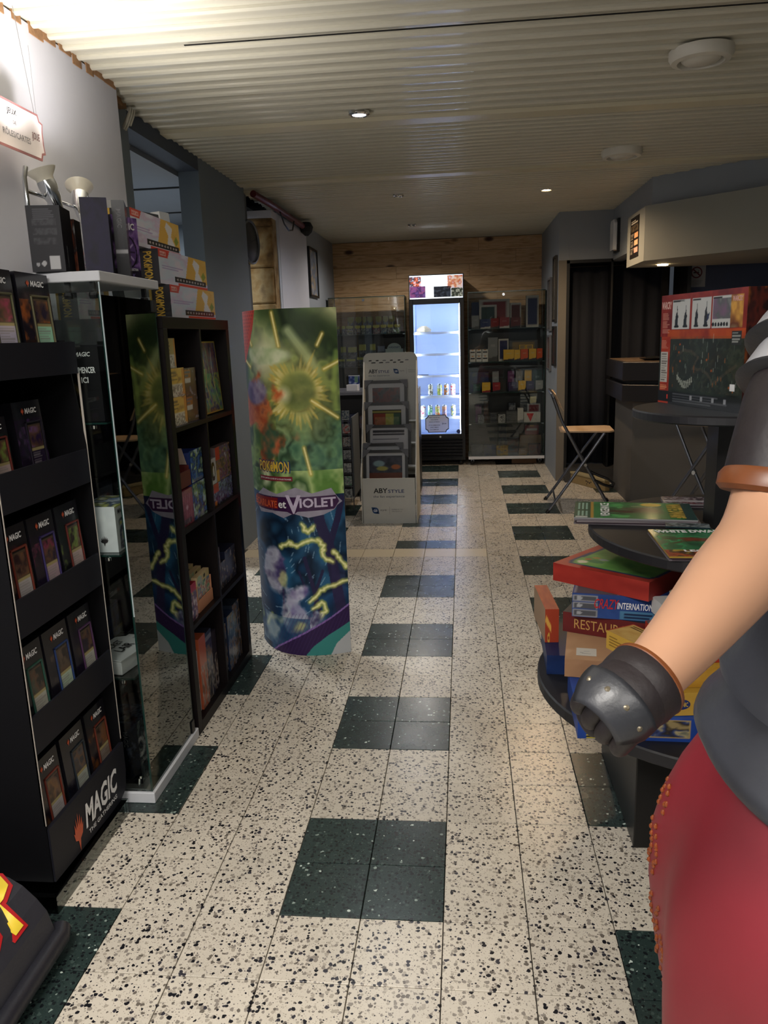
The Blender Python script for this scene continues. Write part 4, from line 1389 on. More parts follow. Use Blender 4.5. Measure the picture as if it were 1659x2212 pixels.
carton('box_front', (0.125, 0.004, 0.115), '1d3566', {'front': Cv(34, 36).noise(BL, 5, 76).line([(0.5, 1), (0.38, 0.5), (0.44, 0)], 0.02, 'a8b46a', 0.8, soft=True).rect(0.1, 0, 0.9, 0.12, '8a8490', 0.6)}, bo).location = (0, -0.054, 0)
obj('box_tray', MB().box(-0.062, -0.059, -0.051, 0.05, 0, 0.11).box(0.059, 0.062, -0.051, 0.05, 0, 0.11).box(-0.059, 0.059, -0.051, 0.05, 0, 0.004), INKB, bo)
obj('raised_flap', MB().prism([(-0.060, 0.0), (0.060, 0.0), (0.060, 0.12), (0.03, 0.155), (-0.03, 0.155), (-0.060, 0.13)], 0.051, 0.054, 'y'), mat('bright_blue_card', '2c4f9a', 0.5), bo)
put('booster_box', 'blue tray box with a red corner in the second row right cube', 1.265, 1.53, 0.12, 0.085, Z3, '26305c', Cv(50, 24).noise(['1d2c5c', '6a6a9a', '3a2a4a', '8fa0b8', '20284a'], 6, 78).rect(0.08, 0.6, 0.32, 1, 'b8392c').rect(0.1, 0.02, 0.2, 0.2, 'd9853a'))
put('blister_pack', 'white and black blister pack leaning in the second row right cube', 1.26, 1.335, 0.03, 0.10, Z3 + 0.0865, 'a4a4a8', Cv(20, 26, 'b9b9bc').ell(0.5, 0.5, 0.3, 0.36, '111114').ell(0.58, 0.5, 0.14, 0.2, 'b9b9bc'), 'card pack')
put('blister_pack', 'tall violet blister pack with a red corner above the blue tray box', 1.337, 1.53, 0.03, 0.135, Z3 + 0.0865, '6a5a5a', Cv(36, 40).noise(['2a2a48', '8a6a3c', '5a4a7a', '6c2c3c', 'a9a4bc'], 5, 77).rect(0.0, 0.62, 0.28, 1, 'b8392c').rect(0, 0.0, 0.2, 0.35, 'b0863c'), 'card pack')
put('booster_box', 'mossy patterned box at the back of the second row right cube', 1.30, 1.50, 0.05, 0.245, Z3, '4a5a44', Cv(30, 40).noise(['4a5a44', '8a443a', '8d8f78', '2a3a5a'], 6, 79).rect(0, 0.85, 1, 1, '1d2c5c'), back=0.14)
# row 2
od = thing('open_display_box', 'open kraft counter box full of rainbow decks, third row left cube', 'box', (KF - 0.062, 1.112, Z2), R(90))
obj('box_tray', MB().box(-0.08, 0.085, -0.055, -0.052, 0, 0.045).box(0.082, 0.085, -0.052, 0.055, 0, 0.10).box(-0.08, -0.077, -0.052, 0.055, 0, 0.10).box(-0.077, 0.082, -0.052, 0.055, 0, 0.004), mat('peach_box_card', 'c08462', 0.6), od)
obj('raised_lid', MB().prism([(-0.08, 0.05), (0.085, 0.05), (0.085, 0.165), (0.055, 0.19), (-0.08, 0.185)], 0.056, 0.060, 'y'), mat('peach_inner_card', 'b39a80', 0.7), od)
for k in range(3):
    put('deck_pack', ('rainbow topped deck at the front of the kraft counter box', 'rainbow topped deck in the middle of the kraft counter box', 'green topped deck at the rear of the kraft counter box')[k], 1.045, 1.185, 0.022, 0.125 + 0.008 * k, Z2 + 0.005, 'c9b088',
        Cv(34, 40).noise(['b8a06a', '5a8aa8', 'a96a5a', 'c9c0a8', '5a8a6a', '3a4a6a'], 5, 80 + k).rect(0, 0.78, 1, 1, 'b9a878').ell(0.6, 0.88, 0.08, 0.06, '1a1a1a').noise(['d8a06a', '8ab09a', 'b98ab0'], 4, 83 + k, (0, 0.78, 0.4, 1), 0.8), 'card pack', back=0.012 + 0.03 * k)
put('deck_pack', 'red and white patterned deck pack at the left of the third row', 0.906, 1.0, 0.05, 0.135, Z2, '9a2f3a', Cv(24, 40).noise(['904048', 'c8bfc0', '6a3a4a', '4a4a6a', 'a9804a'], 6, 84).rect(0, 0.78, 1, 1, 'b01f3a'), 'card pack')
for k, (y0, y1, hh, cc, nm) in enumerate(((1.262, 1.325, 0.175, '4a2a28', 'tall reddish film wrapped box in the third row right cube'), (1.327, 1.385, 0.105, '2a2c34', 'low dark film wrapped box in the third row right cube'), (1.387, 1.53, 0.135, '23263a', 'wide navy film wrapped box in the third row right cube'))):
    put('booster_box', nm, y0, y1, 0.11, hh, Z2, cc, Cv(28, 30).noise([cc, '4a4a5a', cc, '6a5a4a', '8a8a98'], 6, 86 + k), back=0.01)
# row 1
books = [(0.906, 0.926, 0.255, 'a04a24', 'orange board book leaning first in the bottom left cube'), (0.928, 0.950, 0.20, 'b4b4b8', 'slim white magazine with red top in the bottom left cube'),
         (0.952, 0.985, 0.235, 'a8a8ac', 'white spined book second of the pale pair'), (0.987, 1.06, 0.275, 'b0583a', 'tall orange and grey illustrated box in the bottom left cube'),
         (1.062, 1.14, 0.265, '30303e', 'dark blue city picture box in the bottom left cube'), (1.142, 1.205, 0.235, '2e2834', 'dark plum box right of the city picture box')]
for k, (y0, y1, hh, cc, lab) in enumerate(books):
    cv = Cv(24, 60, cc)
    cv.noise([cc, cc, 'a8a09a', '6a5a4a', cc] if k != 1 else ['b4b4b8', 'c9c9cc', '9a8a7a'], 5, 90 + k, (0, 0, 1, 0.6), 0.85)
    if k == 1:
        cv.rect(0, 0.85, 1, 1, 'b02a34')
    if k == 4:
        cv.noise(['30303e', '8a6a4a', '4a5068', '1d1d28'], 7, 99, (0, 0.45, 1, 0.8), 0.8).rect(0, 0.86, 1, 0.94, '8a8a90', 0.7)
    put('boxed_book', lab, y0, y1, 0.2, hh, Z1, cc, cv, 'book', back=0.005 + 0.004 * (k % 3))
cab2 = [(1.245, 1.275, 0.21, 'a8702c', 'amber edged box first in the bottom right cube'), (1.277, 1.33, 0.215, '26262e', 'black box second in the bottom right cube'),
        (1.332, 1.43, 0.235, '23304a', 'navy space themed box in the bottom right cube'), (1.432, 1.53, 0.25, '2c3440', 'dark blue box last in the bottom right cube')]
for k, (y0, y1, hh, cc, lab) in enumerate(cab2):
    put('boxed_book', lab, y0, y1, 0.2, hh, Z1, cc, Cv(24, 44).noise([cc, cc, '6a7080', '7a5a3a', cc], 6, 97 + k), 'book', back=0.005 + 0.006 * (k % 2))


# ---- boxes on top of the cube shelf: three pastel trainer boxes
def pastel(seed):
    cv_ = Cv(84, 60, 'c9c6d8')
    cv_.noise(['d8d8e4', 'cbb8d0', 'c4d0dc', 'd8d0dc'], 3, seed)
    cv_.poly([(0.60, 1), (1, 1), (1, 0.2), (0.5, 0.2)], 'd9ab4e')
    cv_.noise(['d9ab4e', 'e3bd6a', 'c99a3e'], 4, seed + 1, (0.75, 0.3, 1, 0.95), 0.5)
    # plain pale crest in place of the printed creature
    cv_.poly([(0.72, 0.95), (0.84, 0.80), (0.80, 0.55), (0.90, 0.22), (0.70, 0.22), (0.74, 0.55), (0.68, 0.78)], 'e0dcd8')
    cv_.poly([(0.92, 0.6), (0.97, 0.45), (0.9, 0.3), (0.86, 0.45)], '8d9a3e')
    cv_.rect(0.28, 0.12, 0.97, 0.28, '2a2624')
    for k in range(10):
        cv_.ell(0.34 + 0.062 * k, 0.2, 0.018, 0.035, 'a8a09a')
    cv_.rect(0, 0.0, 1, 0.11, 'cfccd8').rect(0.35, 0.0, 1, 0.10, 'cc4630')
    cv_.poly([(0.0, 1.0), (0.22, 1.0), (0.17, 0.76), (0.0, 0.76)], 'cc4a3c')
    cv_.rows(0.03, 0.8, 0.16, 0.95, 2, 'e8b0a8', 1, seed)
    cv_.rows(0.06, 0.44, 0.48, 0.56, 2, 'a99ac0', 0.9, seed + 3)
    return cv_


def trainer(lab, loc, rz, seed, w_=0.40, h_=0.112, d_=0.075):
    t_ = thing('trainer_box', lab, 'box', loc, rz, 'pastel trainer boxes by the cabinet')
    sd_ = Cv(30, 24, '2e2c30')
    sd_.rect(0.0, 0, 0.12, 1, 'b9963c')
    carton('box', (w_, d_, h_), 'cfccd8', {'front': pastel(seed), 'left': sd_, 'top': Cv(8, 8, 'c9c4ce')}, t_, INK_GLOSS)
    text('POKéMON', h_ * 0.85, 0.03, (-w_ / 2, 0.0, h_ / 2), (0, 0, -1), (0, -1, 0), mat('gold_yellow_ink', 'd2a93a', 0.5), t_, offset=0.03)
    text('POKéMON', 0.055, 0.016, (-w_ / 2 + 0.04, -d_ / 2, h_ * 0.88), (1, 0, 0), (0, 0, 1), mat('pale_red_ink', 'e8aaa0', 0.5), t_, offset=0.02)
    return t_


trainer('lowest pastel trainer box on the cube shelf, its sleeve glaring white', (-0.970, 1.32, KZ + 0.0005), R(90), 100, 0.49)
trainer('second pastel trainer box from the cube shelf top', (-0.985, 1.285, KZ + 0.114), R(90), 102, 0.50)
trainer('pastel trainer box on the very top of its stack, in front of the grey frame', (-1.02, 1.135, KZ + 0.228), R(90), 104, 0.44)
trainer('pastel trainer box half hidden behind the glass cabinet lid', (-1.20, 0.985, KZ + 0.0005), R(85), 106, 0.20)
trainer('pastel trainer box with a gold edge behind the tilted black pack', (-1.20, 0.985, KZ + 0.114), R(85), 108, 0.20)

# wrapped picture frame leaning on the wall
wf = thing('wrapped_frame', 'black frame with foam corner guards leaning against the left wall', 'picture frame', (-1.255, 1.58, KZ + 0.0), R(90))
wf.matrix_local = Matrix.Translation((-1.105, 1.285, KZ + 0.262)) @ Matrix.Rotation(R(90), 4, 'Z') @ Matrix.Rotation(R(-4), 4, 'Y') @ Matrix.Rotation(R(-5), 4, 'X')
FW_, FB_ = 0.30, -0.236
obj('frame_border', MB().box(-FW_, FW_, -0.012, 0.012, 0.085, 0.125).box(-FW_, -FW_ + 0.04, -0.012, 0.012, FB_, 0.085).box(FW_ - 0.04, FW_, -0.012, 0.012, FB_, 0.085), BLK, wf)
obj('mount', MB().box(-FW_ + 0.04, FW_ - 0.04, -0.004, 0.004, FB_, 0.085), mat('white_mount', 'cfd0d2', 0.6), wf)
for sx_ in (-1, 1):
    obj('corner_guard', MB().prism([(sx_ * (FW_ + 0.012), 0.137), (sx_ * (FW_ + 0.012), 0.02), (sx_ * (FW_ - 0.01), 0.02), (sx_ * (FW_ - 0.09), 0.11), (sx_ * (FW_ - 0.09), 0.137)][::sx_], -0.018, 0.018, 'y'), mat('white_foam_guard', 'b4b6b8', 0.6), wf)

# ---- goods on the cabinet's white top
TZ = 1.567


def blackpack(lab, loc, rz, w_, d_, h_, arts, extra=None, tilt=0.0):
    t_ = thing('commander_pack', lab, 'box', loc, rz)
    t_.matrix_local = Matrix.Translation(loc) @ Matrix.Rotation(rz, 4, 'Z') @ Matrix.Rotation(tilt, 4, 'Y')
    carton('box', (w_, d_, h_), '141318', arts, t_)
    return t_


cv = Cv(40, 70, '1c1b20')
for k in range(3):
    cv.noise(['1c1b20', '3a3a3e', '1c1b20'], 8, 110 + k, (0.15, 0.42 + 0.14 * k, 0.85, 0.52 + 0.14 * k))
cv.rect(0.55, 0.04, 0.85, 0.24, 'a8a8aa')
for k in range(9):
    cv.rect(0.6 + k * 0.025, 0.07, 0.61 + k * 0.025, 0.18, '2a2a2c')
cv.ell(0.2, 0.12, 0.05, 0.03, '8a8a8c').ell(0.38, 0.13, 0.07, 0.04, '9a9a9c')
cv.rows(0.2, 0.78, 0.9, 0.95, 6, '4a4a50', 1, 3)
b1 = blackpack('black pack seen from behind with barcode, left on the white cabinet top', (-1.03, 0.485, TZ), R(12), 0.085, 0.10, 0.165, {'front': cv})
text('COMMANDER', 0.055, 0.007, (0.0425, -0.02, 0.04), (0, 0, 1), (0, -1, 0), INKG, b1)
b2 = blackpack('tall plain purple black pack, right of the barcode pack', (-0.945, 0.575, TZ), R(25), 0.07, 0.10, 0.195, {'front': Cv(20, 40).noise(['17142a', '1c1734', '141122'], 3, 113), 'right': Cv(30, 50, '1c1730').noise(['1c1730', '6a4a8a', '2a2040', 'b9a0c8'], 4, 114)})
b3 = blackpack('copper brown film wrapped pack wedged between the two black packs', (-1.035, 0.605, TZ), R(10), 0.045, 0.06, 0.15, {'front': Cv(20, 40).noise(['4a2418', '7a3f28', '2a1a18', '8a8a8a'], 4, 115)})
cvp = Cv(60, 80, '1c1530')
cvp.noise(['1a1428', '4a3068', '8a6aa8', '241a3a'], 4, 116)
cvp.ell(0.5, 0.45, 0.4, 0.27, '0e0c14').ell(0.5, 0.45, 0.36, 0.24, '5a4078')
for k in range(10):
    a = k * PI / 5
    cvp.line([(0.5, 0.45), (0.5 + 0.3 * math.cos(a), 0.45 + 0.2 * math.sin(a))], 0.02, 'c4b0dc' if k % 2 else '1a1428', 0.8)
cvp.ell(0.5, 0.45, 0.07, 0.05, '0e0c14').rect(0, 0.0, 1, 0.17, '1a1426')
b4 = thing('commander_pack', 'purple pack with a round dark wheel on its front, on the cabinet top', 'box', (-0.975, 0.805, TZ), R(72))
carton('box', (0.115, 0.04, 0.185), '17141f', {'front': cvp}, b4)
text('MAGIC', 0.085, 0.02, (0.0, -0.02, 0.158), (1, 0, 0), (0, 0, 1), INKW, b4, offset=0.03)
text('COMMANDER COLLECTION', 0.085, 0.007, (0, -0.02, 0.032), (1, 0, 0), (0, 0, 1), INKW, b4)
text('BLACK', 0.06, 0.012, (0, -0.02, 0.014), (1, 0, 0), (0, 0, 1), mat('violet_ink', '6a5a94', 0.5), b4)
b5 = thing('commander_pack', 'narrow black pack standing on edge with a grey label, before the wheel pack', 'box', (-0.925, 0.70, TZ), R(20))
carton('box', (0.035, 0.12, 0.205), '121116', {'front': Cv(14, 60, '131217').rect(0.3, 0.25, 0.7, 0.9, '1f1d24').rect(0.05, 0.30, 0.95, 0.345, '9a9a9e')}, b5, INK_GLOSS)
text('MAGIC', 0.05, 0.012, (0, -0.06, 0.155), (0, 0, -1), (1, 0, 0), INKG, b5)
b6 = thing('commander_pack', 'narrow black pack behind the one with a grey label', 'box', (-0.985, 0.685, TZ), R(20))
carton('box', (0.03, 0.10, 0.18), '0f0e12', {}, b6)
text('COMMANDER', 0.05, 0.006, (0.0, -0.05, 0.04), (0, 0, 1), (-1, 0, 0), INKG, b6)

# ---- chrome lamp with two heads
lp = thing('spotlight_lamp', 'chrome two headed spotlight standing behind the black packs', 'lamp', (-1.15, 0.735, TZ))
obj('foot', MB().lathe([(0.055, 0), (0.055, 0.012), (0.02, 0.02), (0.008, 0.03)], 24), CHROME, lp, smooth=True)
obj('stem', MB().tube([(0, 0, 0.02), (0, 0, 0.12), (0, 0.0, 0.235)], 0.008, 10), CHROME, lp, smooth=True)
ar1 = [(0.0, -0.115 + 0.0, 0.30), (0, -0.128, 0.27), (0, -0.13, 0.18), (0, -0.11, 0.08), (0, -0.07, 0.03), (0, 0, 0.012)]
ar2 = [(0.0, 0.015, 0.275), (0, 0.06, 0.235), (0, 0.085, 0.16), (0, 0.09, 0.08), (0, 0.06, 0.03), (0, 0.0, 0.012)]
obj('bow', MB().tube(ar1, 0.007, 10), CHROME, lp, smooth=True)
obj('bow', MB().tube(ar2, 0.007, 10), CHROME, lp, smooth=True)
obj('cross_bar', MB().tube([(0, -0.13, 0.235), (0, 0.02, 0.235), (0, 0.16, 0.235)], 0.006, 10), CHROME, lp, smooth=True)


def head(y_, tilt):
    h_ = bpy.data.objects.new('lamp_head', None)
    col.objects.link(h_)
    h_.parent = lp
    h_.location = (0.015, y_, 0.245)
    h_.rotation_euler = tilt
    obj('cone', MB().lathe([(0.002, -0.075), (0.012, -0.05), (0.024, -0.01), (0.027, 0.02), (0.026, 0.035)], 24), CHROME, h_, smooth=True)
    obj('shade', MB().lathe([(0.024, 0.03), (0.026, 0.045), (0.040, 0.062), (0.043, 0.068), (0.038, 0.066), (0.022, 0.045)], 24), PORC, h_, smooth=True)
    obj('bulb', MB().lathe([(0.003, 0.03), (0.018, 0.04), (0.020, 0.052), (0.01, 0.060), (0.001, 0.062)], 16), mat('lamp_bulb_glow', 'ffffff', 0.5, emit='fff0dc', estr=40), h_, smooth=True)


head(-0.015, (R(8), R(-16), 0))
head(0.165, (R(-28), R(-12), 0))
light('lamp_head_light', 'SPOT', (-1.135, 0.72, 1.905), 34, (1.0, 0.95, 0.92), 0.03, (R(176), R(20), 0), spot=R(140), blend=0.9)
light('lamp_head_light', 'SPOT', (-1.145, 0.93, 1.90), 18, (1.0, 0.95, 0.92), 0.03, (R(160), R(16), 0), spot=R(130), blend=0.9)

# ---- sloped floor plinth with lettering, bottom left
pl = thing('sloped_plinth', 'dark rounded floor plinth with yellow and red lettering, bottom left corner', 'plinth', (0, 0, 0))
pp = [(-1.33, 0.0), (-0.882, 0.0), (-0.882, 0.07), (-0.895, 0.12), (-0.915, 0.15), (-0.945, 0.183), (-0.975, 0.203), (-1.02, 0.222), (-1.10, 0.245), (-1.33, 0.27)]
obj('plinth_body', MB().prism(pp, -1.25, -0.155, 'y'), mat('charcoal_vinyl', '2b2b32', 0.5, var=0.2, vscale=14, bump=0.2, bscale=120), pl, bevel=0.006)
obj('edge_roll', MB().tube([(-0.873, -1.25, 0.045), (-0.873, -0.6, 0.045), (-0.876, -0.16, 0.048), (-0.886, -0.135, 0.05)], 0.024, 16), mat('charcoal_edge_roll', '222229', 0.4, var=0.1, bump=0.15, bscale=200), pl, smooth=True)


def slope_text(m, grow_, out):
    me = text_mesh('OP', 0.03 + grow_).copy()
    n_ = len(me.vertices)
    c_ = np.zeros(n_ * 3)
    me.vertices.foreach_get('co', c_)
    c_ = c_.reshape(-1, 3)
    k_ = 1 + grow_ * 1.3
    y_ = -0.300 + c_[:, 0] * 0.26 * k_
    x_ = -0.968 - c_[:, 1] * 0.125 * k_
    xs = np.array([p[0] for p in pp[::-1]][:-2])
    zs = np.array([p[1] for p in pp[::-1]][:-2])
    z_ = np.interp(x_, xs, zs) + out
    me.vertices.foreach_set('co', np.stack([x_ + out * 0.4, y_, z_], -1).astype(np.float32).ravel())
    me.materials.append(m)
    o_ = bpy.data.objects.new('lettering', me)
    col.objects.link(o_)
    o_.parent = pl


slope_text(INKR, 0.06, 0.003)
slope_text(mat('bright_yellow_ink', 'e8c93a', 0.5), 0.0, 0.005)


# ================================================================== STANDEE
SL, SR_ = Vector((-0.890, 1.81)), Vector((-0.452, 1.645))
SM = (SL + SR_) / 2
SDir = (SR_ - SL).normalized()
SN = Vector((SDir.y, -SDir.x))
if SN.y > 0:
    SN = -SN
SHALF = (SR_ - SL).length / 2
SH = 1.497


def stand_fn(u, v, out=0.0, depth=0.125):
    t = (np.asarray(u) * 2 - 1)
    t = t + 0.17 * (1 - t * t)
    b = depth * (1 - np.abs(t) ** 2.0) + out
    x = SM.x + SDir.x * SHALF * t + SN.x * b
    y_ = SM.y + SDir.y * SHALF * t + SN.y * b
    z_ = np.asarray(v) * SH * 1.0
    return np.stack([x, y_, z_ + 0 * x], -1)


A_ = SH / (SHALF * 2.25)
cv = Cv(170, 520, '2f4a35')
cv.noise(['1e2f22', '33502f', '4a6a3a', '7f9656', '24362a', '5c7a44'], 9, 200, (0, 0.48, 1, 1))
cv.ell(0.33, 0.88, 0.30, 0.13, 'dfe3b8', 0.95, soft=0.9)
cv.ell(0.30, 0.86, 0.16, 0.06, 'f2f1d8', 0.8, soft=0.8)
cv.ell(0.95, 0.98, 0.3, 0.06, 'c9cc9a', 0.9, soft=0.8)
cv.line([(0.42, 1.0), (0.62, 0.955), (0.82, 0.94), (1.0, 0.90)], 0.16, '2c3d22', 0.75, soft=True)
cv.line([(0.50, 1.0), (0.56, 0.93), (0.66, 0.88), (0.76, 0.83)], 0.03, '1c2a18', 0.9, soft=True)
cv.line([(0.56, 0.94), (0.74, 0.86), (0.80, 0.83)], 0.05, 'b9c896', 0.8, soft=True)
cv.line([(0.98, 0.88), (0.94, 0.78), (0.97, 0.68)], 0.03, '9ab85e', 0.6, soft=True)
cv.noise(['3f6a58', '6d9a7a', '2a4034', '8fb08c', '1d2c22'], 12, 201, (0.4, 0.53, 1, 0.72), 0.7)
cv.noise(['5f8a3e', 'b9cf86', '3a5a2e', 'dfe9c0', '4c7a40'], 10, 202, (0, 0.485, 1, 0.555), 0.9)
UU, VV = cv.U - 0.62, (cv.V - 0.775) * A_
DD, TH = np.hypot(UU, VV), np.arctan2(VV, UU)
nz_ = fbm(cv.h, cv.w, 22, 777, 4)
jag = 0.25 + 0.035 * np.sin(TH * 19) + 0.03 * np.sin(TH * 41 + 1) + 0.04 * np.sin(TH * 5 + 2) + 0.12 * (nz_ - 0.5)
cv.put(np.clip(1 - DD / 0.42, 0, 1) ** 0.7, 'b9b45e', 0.75)
cv.put(np.clip((jag - DD) / 0.035, 0, 1) * np.clip((DD - 0.13) / 0.06, 0, 1), 'd9bf5c', 0.75 * (0.4 + 0.8 * nz_))
cv.put(np.clip((jag - 0.06 - DD) / 0.03, 0, 1) * np.clip((DD - 0.15) / 0.05, 0, 1), 'f6efb4', 0.8 * nz_)
cv.put(np.clip((0.17 - DD) / 0.08, 0, 1), '4c5a2e', 0.9 * nz_)
cv.put(np.clip(1 - np.hypot(UU + 0.13, VV + 0.02) / 0.09, 0, 1), 'fff6cc', 0.95)
g = random.Random(21)
for p, q in (((0.42, 0.99), (0.47, 0.90)), ((0.12, 0.93), (0.16, 0.905)), ((0.86, 0.93), (0.81, 0.90)), ((1.0, 0.855), (0.86, 0.835)), ((0.02, 0.865), (0.12, 0.845)),
             ((0.74, 0.75), (0.97, 0.70)), ((0.65, 0.62), (0.70, 0.545)), ((0.36, 0.60), (0.33, 0.56)), ((0.15, 0.77), (0.30, 0.79))):
    cv.line([p, q], 0.022, 'd9b848', 0.7, asp=A_, soft=True)
    cv.line([p, q], 0.009, 'fdf3b0', 0.9, asp=A_, soft=True)
# plain flame coloured cloud where the photo's print is busiest (no figure)


def cloud(u, v, ru, rv, cols, seed, al=0.9, thr=0.45, scale=9):
    f_ = fbm(cv.h, cv.w, scale, seed, 5)
    d_ = np.hypot((cv.U - u) / ru, (cv.V - v) / rv)
    m_ = np.clip((f_ + 0.28 * (1 - d_) - thr) * 7, 0, 1) * np.clip((1.6 - d_) * 2.5, 0, 1)
    keep = cv.a.copy()
    cv.noise(cols, scale * 1.6, seed + 500)
    cv.a = keep * (1 - m_[..., None] * al) + cv.a * (m_[..., None] * al)


cloud(0.22, 0.70, 0.17, 0.10, ('8a2a18', 'c4502a', 'a83a22', 'd8784a', '5a2c4a'), 601)
cloud(0.36, 0.81, 0.12, 0.045, ('b8431f', 'd86a3a', '8a2a1c'), 602)
cloud(0.42, 0.63, 0.14, 0.05, ('b04a2a', 'd0704a', '3a5a48', '8a2f1c'), 603)
cloud(0.17, 0.78, 0.11, 0.03, ('2c2a5c', '4a3f7a', 'c9c4d8'), 604)
cloud(0.40, 0.73, 0.08, 0.04, ('e3d36a', 'f0e8a0', 'b8a040'), 605)
cloud(0.26, 0.875, 0.22, 0.018, ('c9d8a4', 'e3e8c8', '9ab87a'), 606)
cv.noise(['a83a1c', 'd87a3a', '8a2c1a'], 14, 203, (0.12, 0.57, 0.5, 0.83), 0.0)
# red corner with scale texture
cv.poly([(0, 1.0), (0.235, 1.0), (0.20, 0.955), (0.13, 0.905), (0.05, 0.868), (0, 0.852)], 'c63a28')
for j in range(15):
    for i in range(7):
        uu, vv = 0.01 + i * 0.034 + (j % 2) * 0.017, 0.995 - j * 0.0095
        if uu < 0.23 - (1 - vv) * 1.45:
            cv.ell(uu, vv, 0.012, 0.0035, 'a32c1f')
# lower half: night storm
cv.noise(['122a46', '173a60', '22507a', '0e2036', '2c5f84'], 6, 205, (0, 0.0, 1, 0.485))
for k in range(150):
    a = g.uniform(0, 2 * PI)
    r0 = g.uniform(0.2, 0.75)
    c0 = (0.25, 0.36)
    cv.line([(c0[0] + r0 * math.cos(a), c0[1] + r0 * math.sin(a) / A_), (c0[0] + r0 * math.cos(a + 0.12), c0[1] + r0 * math.sin(a + 0.12) / A_)], 0.0045, '9fc0d8', 0.55 if c0[1] + r0 * math.sin(a) / A_ < 0.48 else 0, asp=A_)
for pts, wd in ((((0.93, 0.12), (0.88, 0.22), (0.84, 0.32), (0.76, 0.40), (0.72, 0.47)), 0.05), (((0.84, 0.34), (0.92, 0.41), (0.97, 0.47)), 0.03), (((0.72, 0.13), (0.66, 0.22), (0.60, 0.30)), 0.018),
                (((0.66, 0.13), (0.70, 0.21), (0.76, 0.26)), 0.014), (((0.6, 0.2), (0.54, 0.26)), 0.01), (((0.36, 0.10), (0.37, 0.2)), 0.01)):
    cv.line(list(pts), wd, '2a2548', 0.95, asp=A_)
cv.noise(['6a5a8a', '2a2548'], 16, 206, (0.84, 0.1, 0.97, 0.3), 0.35)
for pts in (((0.35, 0.33), (0.45, 0.345), (0.52, 0.335), (0.62, 0.352), (0.74, 0.355)), ((0.74, 0.355), (0.78, 0.335), (0.76, 0.31), (0.86, 0.285)), ((0.86, 0.32), (0.90, 0.30), (0.96, 0.27), (1.0, 0.265)),
            ((0.62, 0.17), (0.72, 0.20), (0.84, 0.215), (1.0, 0.225)), ((0.66, 0.15), (0.74, 0.165), (0.78, 0.14), (0.72, 0.12)), ((0.58, 0.40), (0.64, 0.375), (0.70, 0.395)), ((0.12, 0.07), (0.2, 0.11), (0.32, 0.10), (0.42, 0.13))):
    q_ = []
    for (x0, y0), (x1, y1) in zip(pts[:-1], pts[1:]):
        for e in range(4):
            t_ = e / 4
            q_.append((x0 + (x1 - x0) * t_ + g.uniform(-0.018, 0.018), y0 + (y1 - y0) * t_ + g.uniform(-0.004, 0.004)))
    q_.append(pts[-1])
    cv.line(q_, 0.024, 'b9bf62', 0.75, asp=A_, soft=True)
    cv.line(q_, 0.010, 'f4f2b0', 0.95, asp=A_, soft=True)
# pale spray clouds instead of the creature
cloud(0.30, 0.26, 0.14, 0.05, ('a9a8c4', 'd0cfe0', '5a4a7c', '2c2550'), 607)
cloud(0.34, 0.22, 0.08, 0.03, ('c9cb7c', 'e0e0a4', '8a8c50'), 608, 0.8)
cloud(0.46, 0.19, 0.14, 0.03, ('b4b0cc', '6a5a92', 'e0dcec', '3a2c5c'), 609)
cloud(0.40, 0.12, 0.24, 0.045, ('4a3a6c', '8a7ab0', 'c4c8d8', '2a2048'), 610)
cv.noise(['8fb0cc', 'c9d8dc', '3c5f86', '23466c', 'b9c07a'], 10, 207, (0.03, 0.02, 0.62, 0.115), 0.75)
# swoosh
sw = [(0.2, 0.0), (0.28, 0.022), (0.42, 0.05), (0.62, 0.085), (0.82, 0.12), (1.0, 0.155), (1.0, 0.0)]
cv.poly(sw, '8a6ab0')
cv.poly([(a, b - 0.006) for a, b in sw], '33204c')
for k in range(26):
    cv.line([(0.22 + k * 0.035, 0.0), (0.42 + k * 0.035, 0.13)], 0.003, '4a3468', 0.5, asp=A_)
cv.poly([(1.0, 0.155), (0.82, 0.12), (0.62, 0.085), (0.42, 0.05), (0.28, 0.022), (0.2, 0.0), (0, 0), (0, 0.2), (1, 0.2)][:0] or [(0.56, 0.0), (0.64, 0.03), (0.78, 0.062), (1.0, 0.098), (1.0, 0.0)], '3c8a86')
cv.poly([(0.80, 0.0), (0.86, 0.035), (1.0, 0.07), (1.0, 0.0)], 'b8bcc0')
se = thing('cardboard_standee', 'tall curved promotional standee, green forest above and stormy blue night below', 'standee')
co, cl, f = grid_mesh('x', cv, lambda u, v: stand_fn(u, v))
pr_ = ink_obj('printed_front', [(co, cl, f, 0)], INK, se)
pr_.data.polygons.foreach_set('use_smooth', [True] * len(pr_.data.polygons))
mb = MB()
n = 24
vs_, fs = [], []
for i in range(n + 1):
    p = stand_fn(i / n, 0.0, -0.0015)
    q = stand_fn(i / n, 0.0, 0, -0.05)
    for pp_ in (p, q):
        vs_ += [(pp_[0], pp_[1], 0.0), (pp_[0], pp_[1], SH)]
for i in range(n):
    a = i * 4
    fs += [(a, a + 1, a + 5, a + 4), (a + 2, a + 6, a + 7, a + 3)]
fs += [(0, 2, 3, 1), (n * 4, n * 4 + 1, n * 4 + 3, n * 4 + 2)]
mb.add(vs_, fs)
obj('card_back', mb, mat('grey_card_back', '8d9094', 0.7), se)


